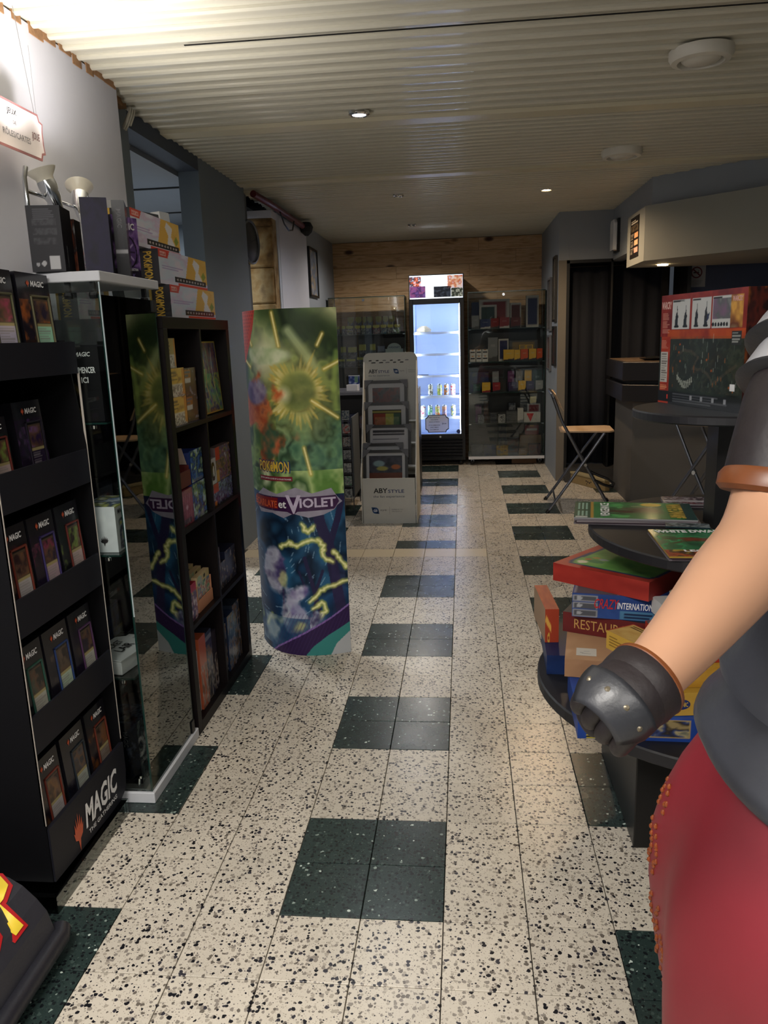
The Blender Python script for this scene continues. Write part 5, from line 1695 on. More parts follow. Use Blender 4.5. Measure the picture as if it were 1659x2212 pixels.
def warp_text(s, u0, u1, v0, v1, m, parent, out, offset=0.02, shear=0.0, rise=0.0):
    me = text_mesh(s, offset, shear).copy()
    n_ = len(me.vertices)
    co_ = np.zeros(n_ * 3)
    me.vertices.foreach_get('co', co_)
    co_ = co_.reshape(-1, 3)
    U_ = u0 + (co_[:, 0] + 0.5) * (u1 - u0)
    V2 = v0 + (co_[:, 1] + 0.5) * (v1 - v0) + rise * (co_[:, 0])
    P = stand_fn(U_, V2, out)
    me.vertices.foreach_set('co', P.astype(np.float32).ravel())
    me.materials.append(m)
    o_ = bpy.data.objects.new('lettering', me)
    col.objects.link(o_)
    o_.parent = parent
    return o_


def warp_poly(name, pts, m, parent, out, nsub=14):
    """polygon in (u, v) laid on the curved front, cut into strips"""
    us = [p[0] for p in pts]
    lo, hi = min(us), max(us)
    mb_ = MB()
    n_ = len(pts)
    def span(x):
        ys = []
        for i in range(n_):
            (x0, y0), (x1, y1) = pts[i], pts[(i + 1) % n_]
            if (x0 - x) * (x1 - x) <= 0 and x0 != x1:
                ys.append(y0 + (y1 - y0) * (x - x0) / (x1 - x0))
        return (min(ys), max(ys)) if ys else (0, 0)
    xs = sorted(set([lo + (hi - lo) * k / nsub for k in range(nsub + 1)] + [u for u in us]))
    xs = [min(max(x, lo + 1e-5), hi - 1e-5) for x in xs]
    for a, b in zip(xs[:-1], xs[1:]):
        if b - a < 1e-6:
            continue
        (a0, a1), (b0, b1) = span(a), span(b)
        q_ = [stand_fn(a, a0, out), stand_fn(b, b0, out), stand_fn(b, b1, out), stand_fn(a, a1, out)]
        mb_.add([tuple(float(c) for c in p) for p in q_], [(0, 1, 2, 3)])
    return obj(name, mb_, m, parent)


warp_text('POKéMON', 0.165, 0.515, 0.548, 0.585, INKB, se, 0.0012, 0.07)
warp_text('POKéMON', 0.175, 0.505, 0.551, 0.582, INKY, se, 0.0020, 0.02)
warp_poly('caption_bar', [(0.17, 0.523), (0.53, 0.526), (0.53, 0.539), (0.17, 0.537)], mat('maroon_ink', '7c1c2c', 0.5), se, 0.0010)
warp_text('JEU DE CARTES À JOUER ET À COLLECTIONNER', 0.18, 0.52, 0.5275, 0.5345, INKW, se, 0.0018, 0.01)
warp_poly('silver_emblem', [(0.08, 0.47), (0.2, 0.50), (0.36, 0.487), (0.55, 0.508), (0.70, 0.49), (0.88, 0.503), (0.93, 0.478), (0.98, 0.462), (0.93, 0.452), (0.90, 0.44), (0.80, 0.427), (0.66, 0.42), (0.52, 0.432), (0.42, 0.418), (0.30, 0.430), (0.14, 0.425), (0.1, 0.44)],
          mat('silver_ink', '9a94a4', 0.35, var=0.3, vscale=25), se, 0.0010)
warp_poly('violet_emblem_panel', [(0.08, 0.478), (0.92, 0.482), (0.95, 0.463), (0.90, 0.442), (0.56, 0.438), (0.52, 0.428), (0.46, 0.437), (0.08, 0.438)], mat('deep_violet_ink', '3a1844', 0.4), se, 0.0016)
warp_poly('red_emblem_panel', [(0.08, 0.474), (0.37, 0.476), (0.37, 0.444), (0.08, 0.441)], mat('dark_scarlet_ink', '7c1a1e', 0.4), se, 0.0020)
warp_text('ÉCARLATE', 0.06, 0.36, 0.446, 0.472, INKO, se, 0.0026, 0.03)
warp_text('et', 0.375, 0.455, 0.447, 0.467, INKW, se, 0.0026, 0.02)
warp_text('V', 0.45, 0.60, 0.432, 0.486, mat('pale_violet_ink', 'c2b6cc', 0.35, var=0.25, vscale=40), se, 0.0026, 0.03)
warp_text('IOLET', 0.585, 0.92, 0.449, 0.477, MATS['pale_violet_ink'], se, 0.0026, 0.03)

# ================================================================== WHITE BRANDED RACK OF FRAMES
ab = thing('frame_display_stand', 'white cardboard stand holding framed prints in four steps', 'display stand', (-0.502, 4.12, 0))
AW = 0.209
# local: front y = 0, back y = 0.45
obj('front_panel', MB().box(-AW + 0.012, AW - 0.012, 0.0, 0.008, 0.0, 0.345), WCARD, ab)
obj('side_panel', MB().prism([(0, 0), (0, 0.36), (0.09, 0.50), (0.40, 1.14), (0.44, 1.22), (0.46, 1.22), (0.46, 0)], -AW - 0.0, -AW + 0.008, 'x'), WCARD, ab)
obj('side_panel', MB().prism([(0, 0), (0, 0.36), (0.09, 0.50), (0.40, 1.14), (0.44, 1.22), (0.46, 1.22), (0.46, 0)], AW - 0.008, AW, 'x'), WCARD, ab)
bp_ = [(-AW, 0.3), (AW, 0.3)]
for k in range(9):
    a = k * PI / 16
    bp_.append((AW - 0.05 + 0.05 * math.cos(a), 1.205 + 0.05 * math.sin(a)))
for k in range(9):
    a = PI / 2 + k * PI / 16
    bp_.append((-AW + 0.05 + 0.05 * math.cos(a), 1.205 + 0.05 * math.sin(a)))
obj('back_panel', MB().prism(bp_, 0.425, 0.433, 'y'), WCARD, ab)
for yy, zz in ((0.355, 0.742), (0.255, 0.582), (0.155, 0.418), (0.045, 0.244)):
    obj('step_shelf', MB().box(-AW + 0.01, AW - 0.01, yy - 0.022, yy + 0.045, zz - 0.012, zz - 0.006), WCARD, ab)
X_, Z_ = (1, 0, 0), (0, 0, 1)
text('ABY', 0.105, 0.038, (-0.062, 0.0, 0.252), X_, Z_, INKK, ab, offset=0.02)
text('STYLE', 0.12, 0.026, (0.055, 0.0, 0.247), X_, Z_, INKB, ab, offset=0.01)
text('the fan experience', 0.235, 0.022, (0.0, 0.0, 0.205), X_, Z_, mat('slate_ink', '4a5468', 0.5), ab, shear=0.1, offset=0.0)
text('ABY', 0.072, 0.030, (-0.135, 0.425, 1.115), X_, Z_, INKK, ab, offset=0.02)
text('STYLE', 0.085, 0.021, (-0.052, 0.425, 1.111), X_, Z_, INKB, ab)
text('the fan experience', 0.165, 0.016, (-0.09, 0.425, 1.080), X_, Z_, MATS['slate_ink'], ab, shear=0.1, offset=0.0)
for (cx, cz, yy, k) in ((-0.105, 0.10, 0.0, 1.0), (0.045, 1.112, 0.425, 0.75)):
    decal('blue_badge', [circle(0.024 * k, 20), [(-0.030 * k, 0.026 * k), (0, 0.024 * k), (-0.024 * k, 0)], [(0.028 * k, -0.026 * k), (0, -0.024 * k), (0.024 * k, 0)]], (cx, yy, cz), X_, Z_, mat('badge_blue', '2c4f80', 0.5), ab)
    text('GB', 0.028 * k, 0.018 * k, (cx, yy, cz), X_, Z_, INKW, ab, out=0.002)
    text('eye', 0.048 * k, 0.016 * k, (cx + 0.06 * k, yy, cz), X_, Z_, INKG, ab, offset=0.0)
    text('INSPIRED BY YOU', 0.085 * k, 0.009 * k, (cx + 0.165 * k, yy, cz + 0.007), X_, Z_, INKG, ab, offset=0)
    text('CREATED BY US', 0.075 * k, 0.009 * k, (cx + 0.160 * k, yy, cz - 0.008), X_, Z_, INKG, ab, offset=0)
    decal('divider_line', [(-0.0007, -0.03 * k), (0.0007, -0.03 * k), (0.0007, 0.03 * k), (-0.0007, 0.03 * k)], (cx + 0.107 * k, yy, cz), X_, Z_, INKG, ab)
g = random.Random(4)
for row, (zz, xs) in enumerate(((1.196, (-0.155, -0.10, -0.045, 0.01, 0.07, 0.13)), (1.180, (-0.13, -0.07, -0.02, 0.035, 0.09)))):
    for k, xx in enumerate(xs):
        w_ = g.uniform(0.02, 0.035)
        decal('small_logo', [(-w_ / 2, -0.004), (w_ / 2, -0.003), (w_ / 2, 0.004), (0.002, 0.005), (-w_ / 2, 0.003)], (xx, 0.425, zz + 0.0 * k), X_, Z_, INKK if k % 3 != 2 else INKG, ab)


def framed(lab, yloc, x0, x1, zt, zb, art, tiltdeg=-14, mountw=0.034):
    """picture frame with white mount and grey corner guards, leaning back"""
    w_, h_ = x1 - x0, 0.30
    t_ = thing('framed_print', lab, 'picture frame', ((x0 + x1) / 2, yloc, zt - h_ * math.cos(R(tiltdeg))), 0, 'framed prints in the white stand', R(tiltdeg))
    fwd = 0.022
    mb_ = MB().box(-w_ / 2, w_ / 2, -0.014, 0.006, h_ - fwd, h_).box(-w_ / 2, w_ / 2, -0.014, 0.006, 0, fwd)
    mb_.box(-w_ / 2, -w_ / 2 + fwd, -0.014, 0.006, fwd, h_ - fwd).box(w_ / 2 - fwd, w_ / 2, -0.014, 0.006, fwd, h_ - fwd)
    obj('frame_border', mb_, BLK, t_)
    obj('mount', MB().box(-w_ / 2 + fwd, w_ / 2 - fwd, -0.004, 0.002, fwd, h_ - fwd), mat('white_mount_card', 'a9aaac', 0.6), t_)
    c_ = carton('print', (w_ - 2 * fwd - 2 * mountw, 0.002, h_ - 2 * fwd - 2 * mountw), '222226', {'front': art}, t_, INK_GLOSS)
    c_.location = (0, -0.0055, fwd + mountw)
    for sx_ in (-1, 1):
        obj('corner_guard', MB().prism([(sx_ * (w_ / 2 + 0.004), h_ + 0.004), (sx_ * (w_ / 2 + 0.004), h_ - 0.062), (sx_ * (w_ / 2 - 0.062), h_ + 0.004)][::sx_], -0.019, 0.010, 'y'), mat('grey_foam_guard', '5a5b60', 0.6), t_)
    return t_


cv = Cv(44, 30, '1c1d20')
cv.noise(['1c1d20', '3a3a3c', '5a2a28', '26262a'], 5, 220)
framed('dark moody print at the top step of the white stand', 4.475, -0.697, -0.372, 1.045, 0.9, cv, -6)
cv = Cv(44, 30, '23221c')
cv.rect(0.05, 0, 0.46, 0.85, '7c2f1c').rect(0.46, 0, 0.72, 0.85, '8f8f3c').rect(0.72, 0, 0.95, 0.85, '2c4a34').rect(0, 0.88, 1, 0.92, '8a8440')
cv.noise(['8f8f3c', 'c9b890', '4f8a5e'], 4, 221, (0.1, 0.1, 0.9, 0.7), 0.35)
framed('print with red, olive and green panels on the second step', 4.375, -0.692, -0.358, 0.885, 0.72, cv, -6)
cv = Cv(50, 36, 'a9a8ac')
cv.rows(0.05, 0.78, 0.95, 0.98, 2, '2c2a30', 1, 2, 0.7).rows(0.05, 0.62, 0.95, 0.74, 3, '5a5860', 1, 3, 0.4)
cv.noise(['a9a8ac', '6a5a62', '3a3440'], 4, 222, (0.1, 0.0, 0.9, 0.55), 0.8)
f3 = framed('newspaper style print with black headline on the third step', 4.275, -0.672, -0.338, 0.722, 0.57, cv, -8, 0.014)
text('PREPARE FOR TROUBLE!', 0.11, 0.012, (-0.06, -0.0055, 0.245), X_, Z_, INKK, f3, offset=0.01)
text('MAKE IT DOUBLE!', 0.09, 0.012, (0.07, -0.0055, 0.245), X_, Z_, INKK, f3, offset=0.01)
framed('black frame tilted forward between the third and front prints', 4.222, -0.694, -0.40, 0.590, 0.4, Cv(10, 10, '232228'), -8)
cv = Cv(50, 60, '34353c')
cv.noise(['2f3038', '3d3e48', '292a30'], 4, 223)
cv.ell(0.3, 0.72, 0.2, 0.13, '8fb0b4', 0.7, soft=0.3).ell(0.4, 0.55, 0.2, 0.09, 'b8b04a', 0.7, soft=0.3).ell(0.8, 0.6, 0.16, 0.1, 'b0602c', 0.8, soft=0.3).rect(0, 0, 1, 0.4, '6a3420', 0.8)
framed('front print with soft teal, yellow and orange patches', 4.165, -0.695, -0.358, 0.545, 0.33, cv, -10, 0.022)

# ================================================================== COUNTER, RACK, ITEMS
ct = thing('shop_counter', 'dark shop counter with grey top behind the white stand', 'counter', (0, 0, 0))
obj('counter_top', MB().box(-1.36, -0.33, 5.05, 5.62, 0.90, 0.928), mat('grey_counter_top', '5a5c66', 0.35, var=0.05), ct, bevel=0.002)
obj('end_panel', MB().box(-0.352, -0.33, 5.06, 5.60, 0.0, 0.90), BLK, ct)
obj('front_panel', MB().box(-1.36, -0.352, 5.30, 5.32, 0.0, 0.90), BLACK, ct)
obj('inner_shelf', MB().box(-1.36, -0.352, 5.07, 5.30, 0.60, 0.615), BLACK, ct)
obj('inner_shelf', MB().box(-1.36, -0.352, 5.07, 5.30, 0.30, 0.315), BLACK, ct)
obj('light_end_cap', MB().box(-0.3295, -0.3285, 5.06, 5.60, 0.80, 0.928), mat('pale_edge_band', '8f96a6', 0.4), ct)
wb = thing('card_case', 'white card case with a navy print standing open on the counter', 'box', (-0.885, 5.17, 0.929), R(-10))
obj('case_base', MB().box(-0.05, 0.05, -0.035, 0.035, 0, 0.055), WHITEL, wb, bevel=0.002)
carton('case_lid', (0.10, 0.004, 0.075), 'a9adb8', {'front': Cv(24, 20).noise(['1d2c5c', '26386c', 'a9b0c4'], 3, 230).rect(0.55, 0.2, 0.85, 0.9, '5a7a6a').rect(0, 0.9, 1, 1, 'c4c8d0')}, wb).location = (0, 0.036, 0.055)
bg = thing('beige_box', 'beige slip cover box standing on the counter', 'box', (-0.725, 5.17, 0.929), 0)
obj('cover', MB().prism([(-0.065, 0.02), (0.08, 0.02), (0.08, 0.17), (-0.01, 0.17), (-0.065, 0.13)], -0.02, 0.04, 'y'), mat('beige_card', '7c7068', 0.7), bg, bevel=0.003)
obj('base_board', MB().box(-0.07, 0.085, -0.04, 0.05, 0, 0.02), mat('cream_card', '9a948c', 0.7), bg)
for k, (x_, w_, h_, c) in enumerate(((-1.02, 0.09, 0.13, '23263c'), (-0.90, 0.08, 0.12, '1d2440'), (-0.80, 0.07, 0.10, '4a3420'), (-0.47, 0.07, 0.10, '5a2c24'))):
    shelfbox('small_card_box', ('navy card box at the left under the counter', 'blue card box beneath the white card case', 'brown card box under the counter by the rack', 'rust card box under the counter by the end panel')[k], (x_, 5.15, 0.6155), (w_, 0.07, h_), c, {'front': Cv(16, 20).noise([c, '3c4058', c], 4, 232 + k).rect(0.3, 0.02, 0.6, 0.2, 'b8863a')}, 0)
rk = thing('wire_card_rack', 'narrow wire rack of hanging cards between standee and white stand', 'rack', (-0.86, 4.55, 0))
obj('rack_side', MB().box(0.03, 0.038, 0.0, 0.42, 0.12, 0.76), mat('grey_rack_panel', '5f6468', 0.5), rk)
for (x_, y_) in ((-0.045, 0), (0.03, 0), (-0.045, 0.40), (0.03, 0.40)):
    obj('upright', MB().tube([(x_, y_, 0), (x_, y_, 0.74)], 0.004, 8), STEEL, rk, smooth=True)
for k in range(7):
    z_ = 0.10 + k * 0.105
    obj('wire_basket', MB().tube([(-0.045, 0, z_), (0.03, 0, z_), (0.03, 0.40, z_)], 0.003, 6), STEEL, rk)
    c_ = carton('hanging_card', (0.06, 0.004, 0.075), 'a0a2a0', {'front': Cv(12, 16).noise([('8a8c88', '4a7a5a', 'a8a6a0', '5a5c60', '6a4a3a', 'a83a34', '3a4a5a')[k], 'a9aaa6', '4a4c50'], 4, 240 + k)}, rk)
    c_.location = (-0.008, -0.006, z_ + 0.012)

# ================================================================== FAR GLASS CABINETS AND FRIDGE


def far_cabinet(lab, x0, x1, y0, y1, z0, z1, shelves, white_base=True):
    t_ = thing('wall_glass_cabinet', lab, 'display cabinet')
    if white_base:
        obj('base_board', MB().box(x0, x1, y0, y1, z0 - 0.03, z0), WHITEL, t_)
    else:
        obj('base_board', MB().box(x0, x1, y0, y1, z0 - 0.03, z0), BLK, t_)
    pane('glass_pane', MB().box(x0 + 0.01, x1 - 0.01, y0 + 0.004, y0 + 0.008, z0 + 0.001, z1), t_, GLASS)
    pane('glass_pane', MB().box(x0 + 0.006, x0 + 0.009, y0 + 0.01, y1 - 0.01, z0 + 0.001, z1), t_, GLASS)
    pane('glass_pane', MB().box(x1 - 0.009, x1 - 0.006, y0 + 0.01, y1 - 0.01, z0 + 0.001, z1), t_, GLASS)
    pane('glass_top', MB().box(x0 + 0.006, x1 - 0.006, y0 + 0.004, y1 - 0.004, z1, z1 + 0.004), t_, GLASS)
    obj('top_edge', MB().box(x0 + 0.006, x1 - 0.006, y0 + 0.0025, y0 + 0.0040, z1 - 0.004, z1 + 0.004).box(x0 + 0.005, x0 + 0.009, y0 + 0.0025, y0 + 0.004, z0, z1).box(x1 - 0.009, x1 - 0.005, y0 + 0.0025, y0 + 0.004, z0, z1), GEDGE, t_)
    for z_ in shelves:
        pane('glass_shelf', MB().box(x0 + 0.012, x1 - 0.012, y0 + 0.02, y1 - 0.02, z_ - 0.006, z_), t_, GLASS)
        obj('shelf_edge', MB().box(x0 + 0.012, x1 - 0.012, y0 + 0.0185, y0 + 0.0198, z_ - 0.007, z_), GEDGE, t_)
        for x_ in (x0 + 0.02, x1 - 0.02):
            obj('shelf_bracket', MB().box(x_ - 0.012, x_ + 0.012, y0 + 0.012, y0 + 0.018, z_ - 0.012, z_ - 0.004), CHROME, t_)
    obj('lock', MB().lathe([(0.014, 0), (0.014, 0.006)], 14), CHROME, t_).matrix_local = Matrix.Translation(((x0 + x1) / 2 - 0.03, y0 + 0.004, z1 - 0.03)) @ Matrix.Rotation(R(90), 4, 'X')
    return t_


rc = far_cabinet('right hand glass cabinet beside the fridge, on casters, full of coloured boxes', 0.108, 0.905, 6.75, 7.15, 0.098, 1.79, (1.425, 1.088, 0.772, 0.447))
obj('back_panel', MB().box(0.115, 0.90, 7.13, 7.135, 0.1, 1.45), mat('dark_smoked_back', '241c17', 0.35), rc)
for (x_, y_) in ((0.15, 6.80), (0.86, 6.80), (0.15, 7.1), (0.86, 7.1)):
    obj('caster', MB().lathe([(0.022, -0.012), (0.026, 0), (0.022, 0.012)], 16).box(-0.012, 0.012, -0.012, 0.012, -0.0, 0.0), BLK, rc).matrix_local = Matrix.Translation((x_, y_, 0.030)) @ Matrix.Rotation(R(90), 4, 'Y')
    obj('caster_fork', MB().box(x_ - 0.018, x_ + 0.018, y_ - 0.01, y_ + 0.01, 0.04, 0.068), STEEL, rc)
lc = far_cabinet('left hand glass cabinet behind the counter, full of small packs', -1.34, -0.53, 6.75, 7.15, 0.098, 1.785, (1.41, 1.075, 0.76, 0.44), False)
obj('back_panel', MB().box(-1.335, -0.535, 7.13, 7.135, 0.1, 1.43), MATS['dark_smoked_back'], lc)
for (x_, y_) in ((-1.30, 6.80), (-0.57, 6.80), (-1.30, 7.1), (-0.57, 7.1)):
    obj('foot', MB().box(x_ - 0.02, x_ + 0.02, y_ - 0.02, y_ + 0.02, 0, 0.068), BLK, lc)

PAL = {'white': 'b4b4b6', 'red': '7c1b24', 'blue': '1c2c5e', 'gray': '7a7e86', 'dgray': '4a4c50', 'navy': '1d2656', 'teal': '17373c', 'yellow': 'c09a34', 'orange': 'b4481f', 'purple': '4a2a5c',
       'dpurple': '2a2048', 'green': '17403a', 'kraft': '7a5c3c', 'gold': '8a6420', 'dred': '561a1e', 'dark': '222430', 'brown': '4a2c1a', 'cream': 'a8a488', 'tan': '7a6a4c', 'pattern': '5a5c50', 'lilac': '5c3060'}


def goods(rects, y_, zfloor, names, d_=0.07, group=None, kind='small_box', stack=False):
    for r_, (lab, c1, c2, style) in zip(rects, names):
        x0, x1, z0, z1 = r_[:4]
        zb = z0 if stack else zfloor
        w_, h_ = x1 - x0 - 0.002, max(z1 - zb, 0.03)
        cv_ = Cv(14, 20, PAL[c1])
        if style == 'window':
            cv_.rect(0.16, 0.12, 0.84, 0.88, PAL[c2])
        elif style == 'slant':
            cv_.poly([(0, 0), (1, 0), (1, 0.24), (0, 0.12)], PAL[c2]).rect(0.3, 0.62, 0.7, 0.68, 'a9a9a9', 0.4)
        elif style == 'label':
            cv_.rect(0.15, 0.45, 0.85, 0.65, PAL[c2]).rect(0.35, 0.85, 0.65, 1.0, 'b4701f')
        elif style == 'mix':
            cv_.noise([PAL[c1], PAL[c2], '3a3c44'], 4, int(x0 * 1000) & 255)
        d2 = d_
        o_ = carton(kind, (w_, d2, h_), PAL[c1], {'front': cv_}, None, INK, label=lab, cat='box', group=group)
        o_.location = ((x0 + x1) / 2, y_ + d2 / 2, zb + 0.0008)


G = 'boxes in the right glass cabinet'
S1, S2, S3, S4, S5 = 1.425, 1.088, 0.772, 0.447, 0.098
goods([(0.154, 0.231, 1.562, 1.70), (0.232, 0.553, 1.533, 1.724), (0.557, 0.672, 1.43, 1.68)], 6.98, S1,
      [('dark blue box at the back left of the top shelf', 'blue', 'navy', 'window'), ('wide white box with a large crimson panel, top shelf', 'white', 'red', 'window'), ('upright white box with a dull red window, top shelf', 'white', 'dred', 'window')], 0.08, G)
goods([(0.232, 0.415, 1.529, 1.665), (0.716, 0.846, 1.424, 1.744)], 6.90, S1,
      [('white box with a dark teal panel, top shelf', 'white', 'teal', 'window'), ('tall white box with a navy window at the right of the top shelf', 'white', 'navy', 'window')], 0.07, G)
goods([(0.152, 0.23, 1.431, 1.56), (0.24, 0.346, 1.427, 1.521), (0.348, 0.433, 1.424, 1.526), (0.438, 0.539, 1.42, 1.532), (0.553, 0.654, 1.43, 1.528)], 6.80, S1,
      [('silver grey box first in the front row, top shelf', 'gray', 'dgray', 'slant'), ('white edged blue deck case, top shelf', 'blue', 'white', 'slant'), ('red deck case with white side, top shelf', 'red', 'dark', 'slant'),
       ('red deck case with white base, top shelf', 'red', 'white', 'slant'), ('dark red deck case last in the front row, top shelf', 'dred', 'dark', 'slant')], 0.08, G)
goods([(0.324, 0.428, 1.095, 1.332), (0.433, 0.54, 1.142, 1.315), (0.544, 0.844, 1.16, 1.293)], 6.95, S2,
      [('tall grey box in the middle of the second shelf', 'gray', 'dgray', 'slant'), ('white box with two navy windows, second shelf', 'white', 'navy', 'window'), ('wide gold framed box behind the yellow cases, second shelf', 'dgray', 'tan', 'window')], 0.07, G)
sb_ = [(0.130, 0.191), (0.196, 0.254), (0.258, 0.320)]
goods([(a, b, 1.089, 1.151) for a, b in sb_], 6.80, S2, [('white dice box, lower row %s, second shelf' % w_, 'white', 'dark', 'label') for w_ in ('left', 'middle', 'right')], 0.06, G)
goods([(a, b, 1.152, 1.215) for a, b in sb_], 6.80, 1.1525, [('white dice box, upper row %s, second shelf' % w_, 'white', 'dark', 'label') for w_ in ('left', 'middle', 'right')], 0.06, G)
goods([(0.479, 0.591, 1.113, 1.204), (0.592, 0.653, 1.111, 1.2), (0.656, 0.734, 1.109, 1.203), (0.742, 0.817, 1.116, 1.205), (0.821, 0.881, 1.118, 1.207)], 6.82, S2,
      [('wide yellow deck case leftmost of the yellow row, second shelf', 'yellow', 'dark', 'slant'), ('yellow deck case next to the wide one, second shelf', 'yellow', 'dark', 'slant'), ('orange red deck case between yellow ones, second shelf', 'orange', 'dark', 'slant'),
       ('yellow deck case right of the orange red one, second shelf', 'yellow', 'dark', 'slant'), ('orange deck case at the right end, second shelf', 'orange', 'dark', 'slant')], 0.08, G)
goods([(0.641, 0.71, 1.205, 1.249), (0.712, 0.784, 1.206, 1.247)], 6.83, 1.2055, [('yellow deck case lying on the row, left one', 'yellow', 'tan', 'window'), ('yellow deck case lying on the row, right one', 'yellow', 'tan', 'window')], 0.06, G)
goods([(0.129, 0.33, 0.851, 0.978), (0.368, 0.438, 0.867, 0.981), (0.531, 0.601, 0.891, 0.981), (0.614, 0.689, 0.888, 0.983), (0.707, 0.782, 0.923, 0.985), (0.795, 0.888, 0.883, 0.983)], 6.95, S3,
      [('wide grey picture box at the back left, third shelf', 'dgray', 'navy', 'mix'), ('grey topped yellow case at the back, third shelf', 'gray', 'yellow', 'slant'), ('lilac deck case at the back, third shelf', 'lilac', 'dark', 'slant'),
       ('grey deck case at the back, third shelf', 'gray', 'dark', 'slant'), ('yellow deck case at the back, third shelf', 'yellow', 'dark', 'slant'), ('teal deck case at the back right, third shelf', 'teal', 'dark', 'slant')], 0.07, G)
goods([(0.165, 0.24, 0.779, 0.856), (0.255, 0.344, 0.781, 0.872), (0.367, 0.447, 0.778, 0.869), (0.531, 0.62, 0.774, 0.869), (0.633, 0.708, 0.785, 0.881), (0.717, 0.797, 0.783, 0.874), (0.81, 0.889, 0.79, 0.88)], 6.80, S3,
      [('green deck case at the front left, third shelf', 'green', 'dark', 'slant'), ('yellow deck case with red edge at the front, third shelf', 'yellow', 'red', 'slant'), ('red deck case at the front, third shelf', 'red', 'dark', 'slant'),
       ('deep violet deck case left of the yellow one, third shelf', 'dpurple', 'dark', 'slant'), ('bright yellow deck case between violet ones, third shelf', 'yellow', 'dark', 'slant'), ('deep violet deck case right of the yellow one, third shelf', 'dpurple', 'dark', 'slant'), ('pale grey deck case at the front right, third shelf', 'gray', 'dark', 'slant')], 0.08, G)
goods([(0.187, 0.253, 0.57, 0.629), (0.277, 0.329, 0.597, 0.665), (0.541, 0.616, 0.59, 0.639)], 6.97, S4, [('dim violet figure box at the back left, fourth shelf', 'dark', 'lilac', 'mix'), ('dim brown figure box, fourth shelf', 'dark', 'brown', 'mix'), ('small pale topped box at the back, fourth shelf', 'dark', 'gray', 'mix')], 0.06, G)
goods([(0.21, 0.276, 0.446, 0.533), (0.343, 0.409, 0.453, 0.545), (0.423, 0.499, 0.455, 0.538), (0.508, 0.621, 0.448, 0.574), (0.625, 0.688, 0.475, 0.595), (0.691, 0.865, 0.452, 0.551)], 6.80, S4,
      [('plum and grey figure box, fourth shelf', 'dark', 'gray', 'mix'), ('dark grey blister box, fourth shelf', 'dgray', 'dark', 'mix'), ('dark box with a white figure, fourth shelf', 'dark', 'white', 'mix'), ('wide dark miniature box, fourth shelf', 'dark', 'dgray', 'mix'),
       ('white upright dice box, fourth shelf', 'white', 'gray', 'slant'), ('wide white box with a dark red triangle, fourth shelf', 'white', 'white', 'plain')], 0.09, G)
decal('red_triangle', [(-0.045, 0.04), (0.03, 0.04), (-0.004, -0.045)], (0.765, 6.80, 0.50), X_, Z_, INKR, None)
tag(bpy.data.objects['red_triangle'], 'dark red triangle label standing before the wide white box', 'label')
goods([(0.728, 0.864, 0.584, 0.635), (0.755, 0.821, 0.642, 0.714)], 6.81, 0.552, [('grey lidded box lying on the white triangle box, fourth shelf', 'gray', 'dred', 'window')], 0.08, G)
goods([(0.755, 0.821, 0.642, 0.714)], 6.81, 0.6360, [('small cream box on top of the pile, fourth shelf', 'cream', 'gray', 'slant')], 0.05, G)
goods([(0.433, 0.527, 0.21, 0.404), (0.537, 0.651, 0.121, 0.249)], 7.02, S5, [('tall patterned box at the back of the bottom level', 'pattern', 'dark', 'mix'), ('dark red box at the back of the bottom level', 'dred', 'brown', 'mix')], 0.08, G)
goods([(0.66, 0.887, 0.194, 0.294)], 6.93, S5, [('kraft carton at the right of the bottom level', 'kraft', 'kraft', 'plain')], 0.14, G)
goods([(0.716, 0.862, 0.29, 0.398)], 6.95, 0.2955, [('red and white box standing on the kraft carton', 'red', 'white', 'label')], 0.09, G)
goods([(0.137, 0.26, 0.118, 0.218), (0.27, 0.40, 0.106, 0.215), (0.404, 0.528, 0.104, 0.203), (0.641, 0.727, 0.1, 0.17), (0.745, 0.869, 0.098, 0.211)], 6.80, S5,
      [('dim plastic wrapped lump box at the left of the bottom level', 'dark', 'dgray', 'mix'), ('dark blue soft bag box, bottom level', 'dark', 'navy', 'mix'), ('gold foil box, bottom level', 'gold', 'yellow', 'mix'), ('small kraft box, bottom level', 'kraft', 'gold', 'slant'), ('dusky purple box at the right, bottom level', 'dpurple', 'dred', 'mix')], 0.08, G)
o_ = carton('kraft_carton', (0.26, 0.2, 0.062), '6a4c34', {}, None, INK, label='flat brown carton on the floor under the right glass cabinet', cat='box')
o_.location = (0.70, 6.95, 0.0008)

GL = 'packs in the left glass cabinet'
cols_l = ['5a5c3c', '4a4c54', '6a6a3c', '8a5a34', '5a6a44', '3a3a5c', '7c3444', '2c5a7a', '6a6c70', '4c7a3c']
names_l = ['dim', 'dark grey', 'mossy', 'orange', 'pale green', 'indigo', 'crimson', 'sky blue', 'silver', 'bright green']
frontx = [(-1.267, -1.23), (-1.208, -1.17), (-1.163, -1.087), (-1.071, -1.01), (-1.003, -0.959), (-0.95, -0.891), (-0.879, -0.806), (-0.797, -0.732), (-0.726, -0.661), (-0.653, -0.588)]
for k, (a, b) in enumerate(frontx):
    cv_ = Cv(14, 20, cols_l[k])
    cv_.noise([cols_l[k], '2a2c44', 'a0a09a', cols_l[k]], 4, 250 + k).ell(0.5, 0.85, 0.5, 0.22, 'b0ac4c')
    o_ = carton('deck_pack', (b - a - 0.002, 0.05, 0.09), cols_l[k], {'front': cv_}, None, INK_GLOSS, label=names_l[k] + ' deck pack, front row of the top shelf, left cabinet', cat='card pack', group=GL)
    o_.location = ((a + b) / 2, 6.82, 1.4108)
backx = [(-1.159, -1.089, 2), (-1.074, -1.006, 8), (-0.997, -0.956, 4), (-0.947, -0.888, 5), (-0.858, -0.794, 6), (-0.782, -0.723, 7), (-0.717, -0.653, 0)]
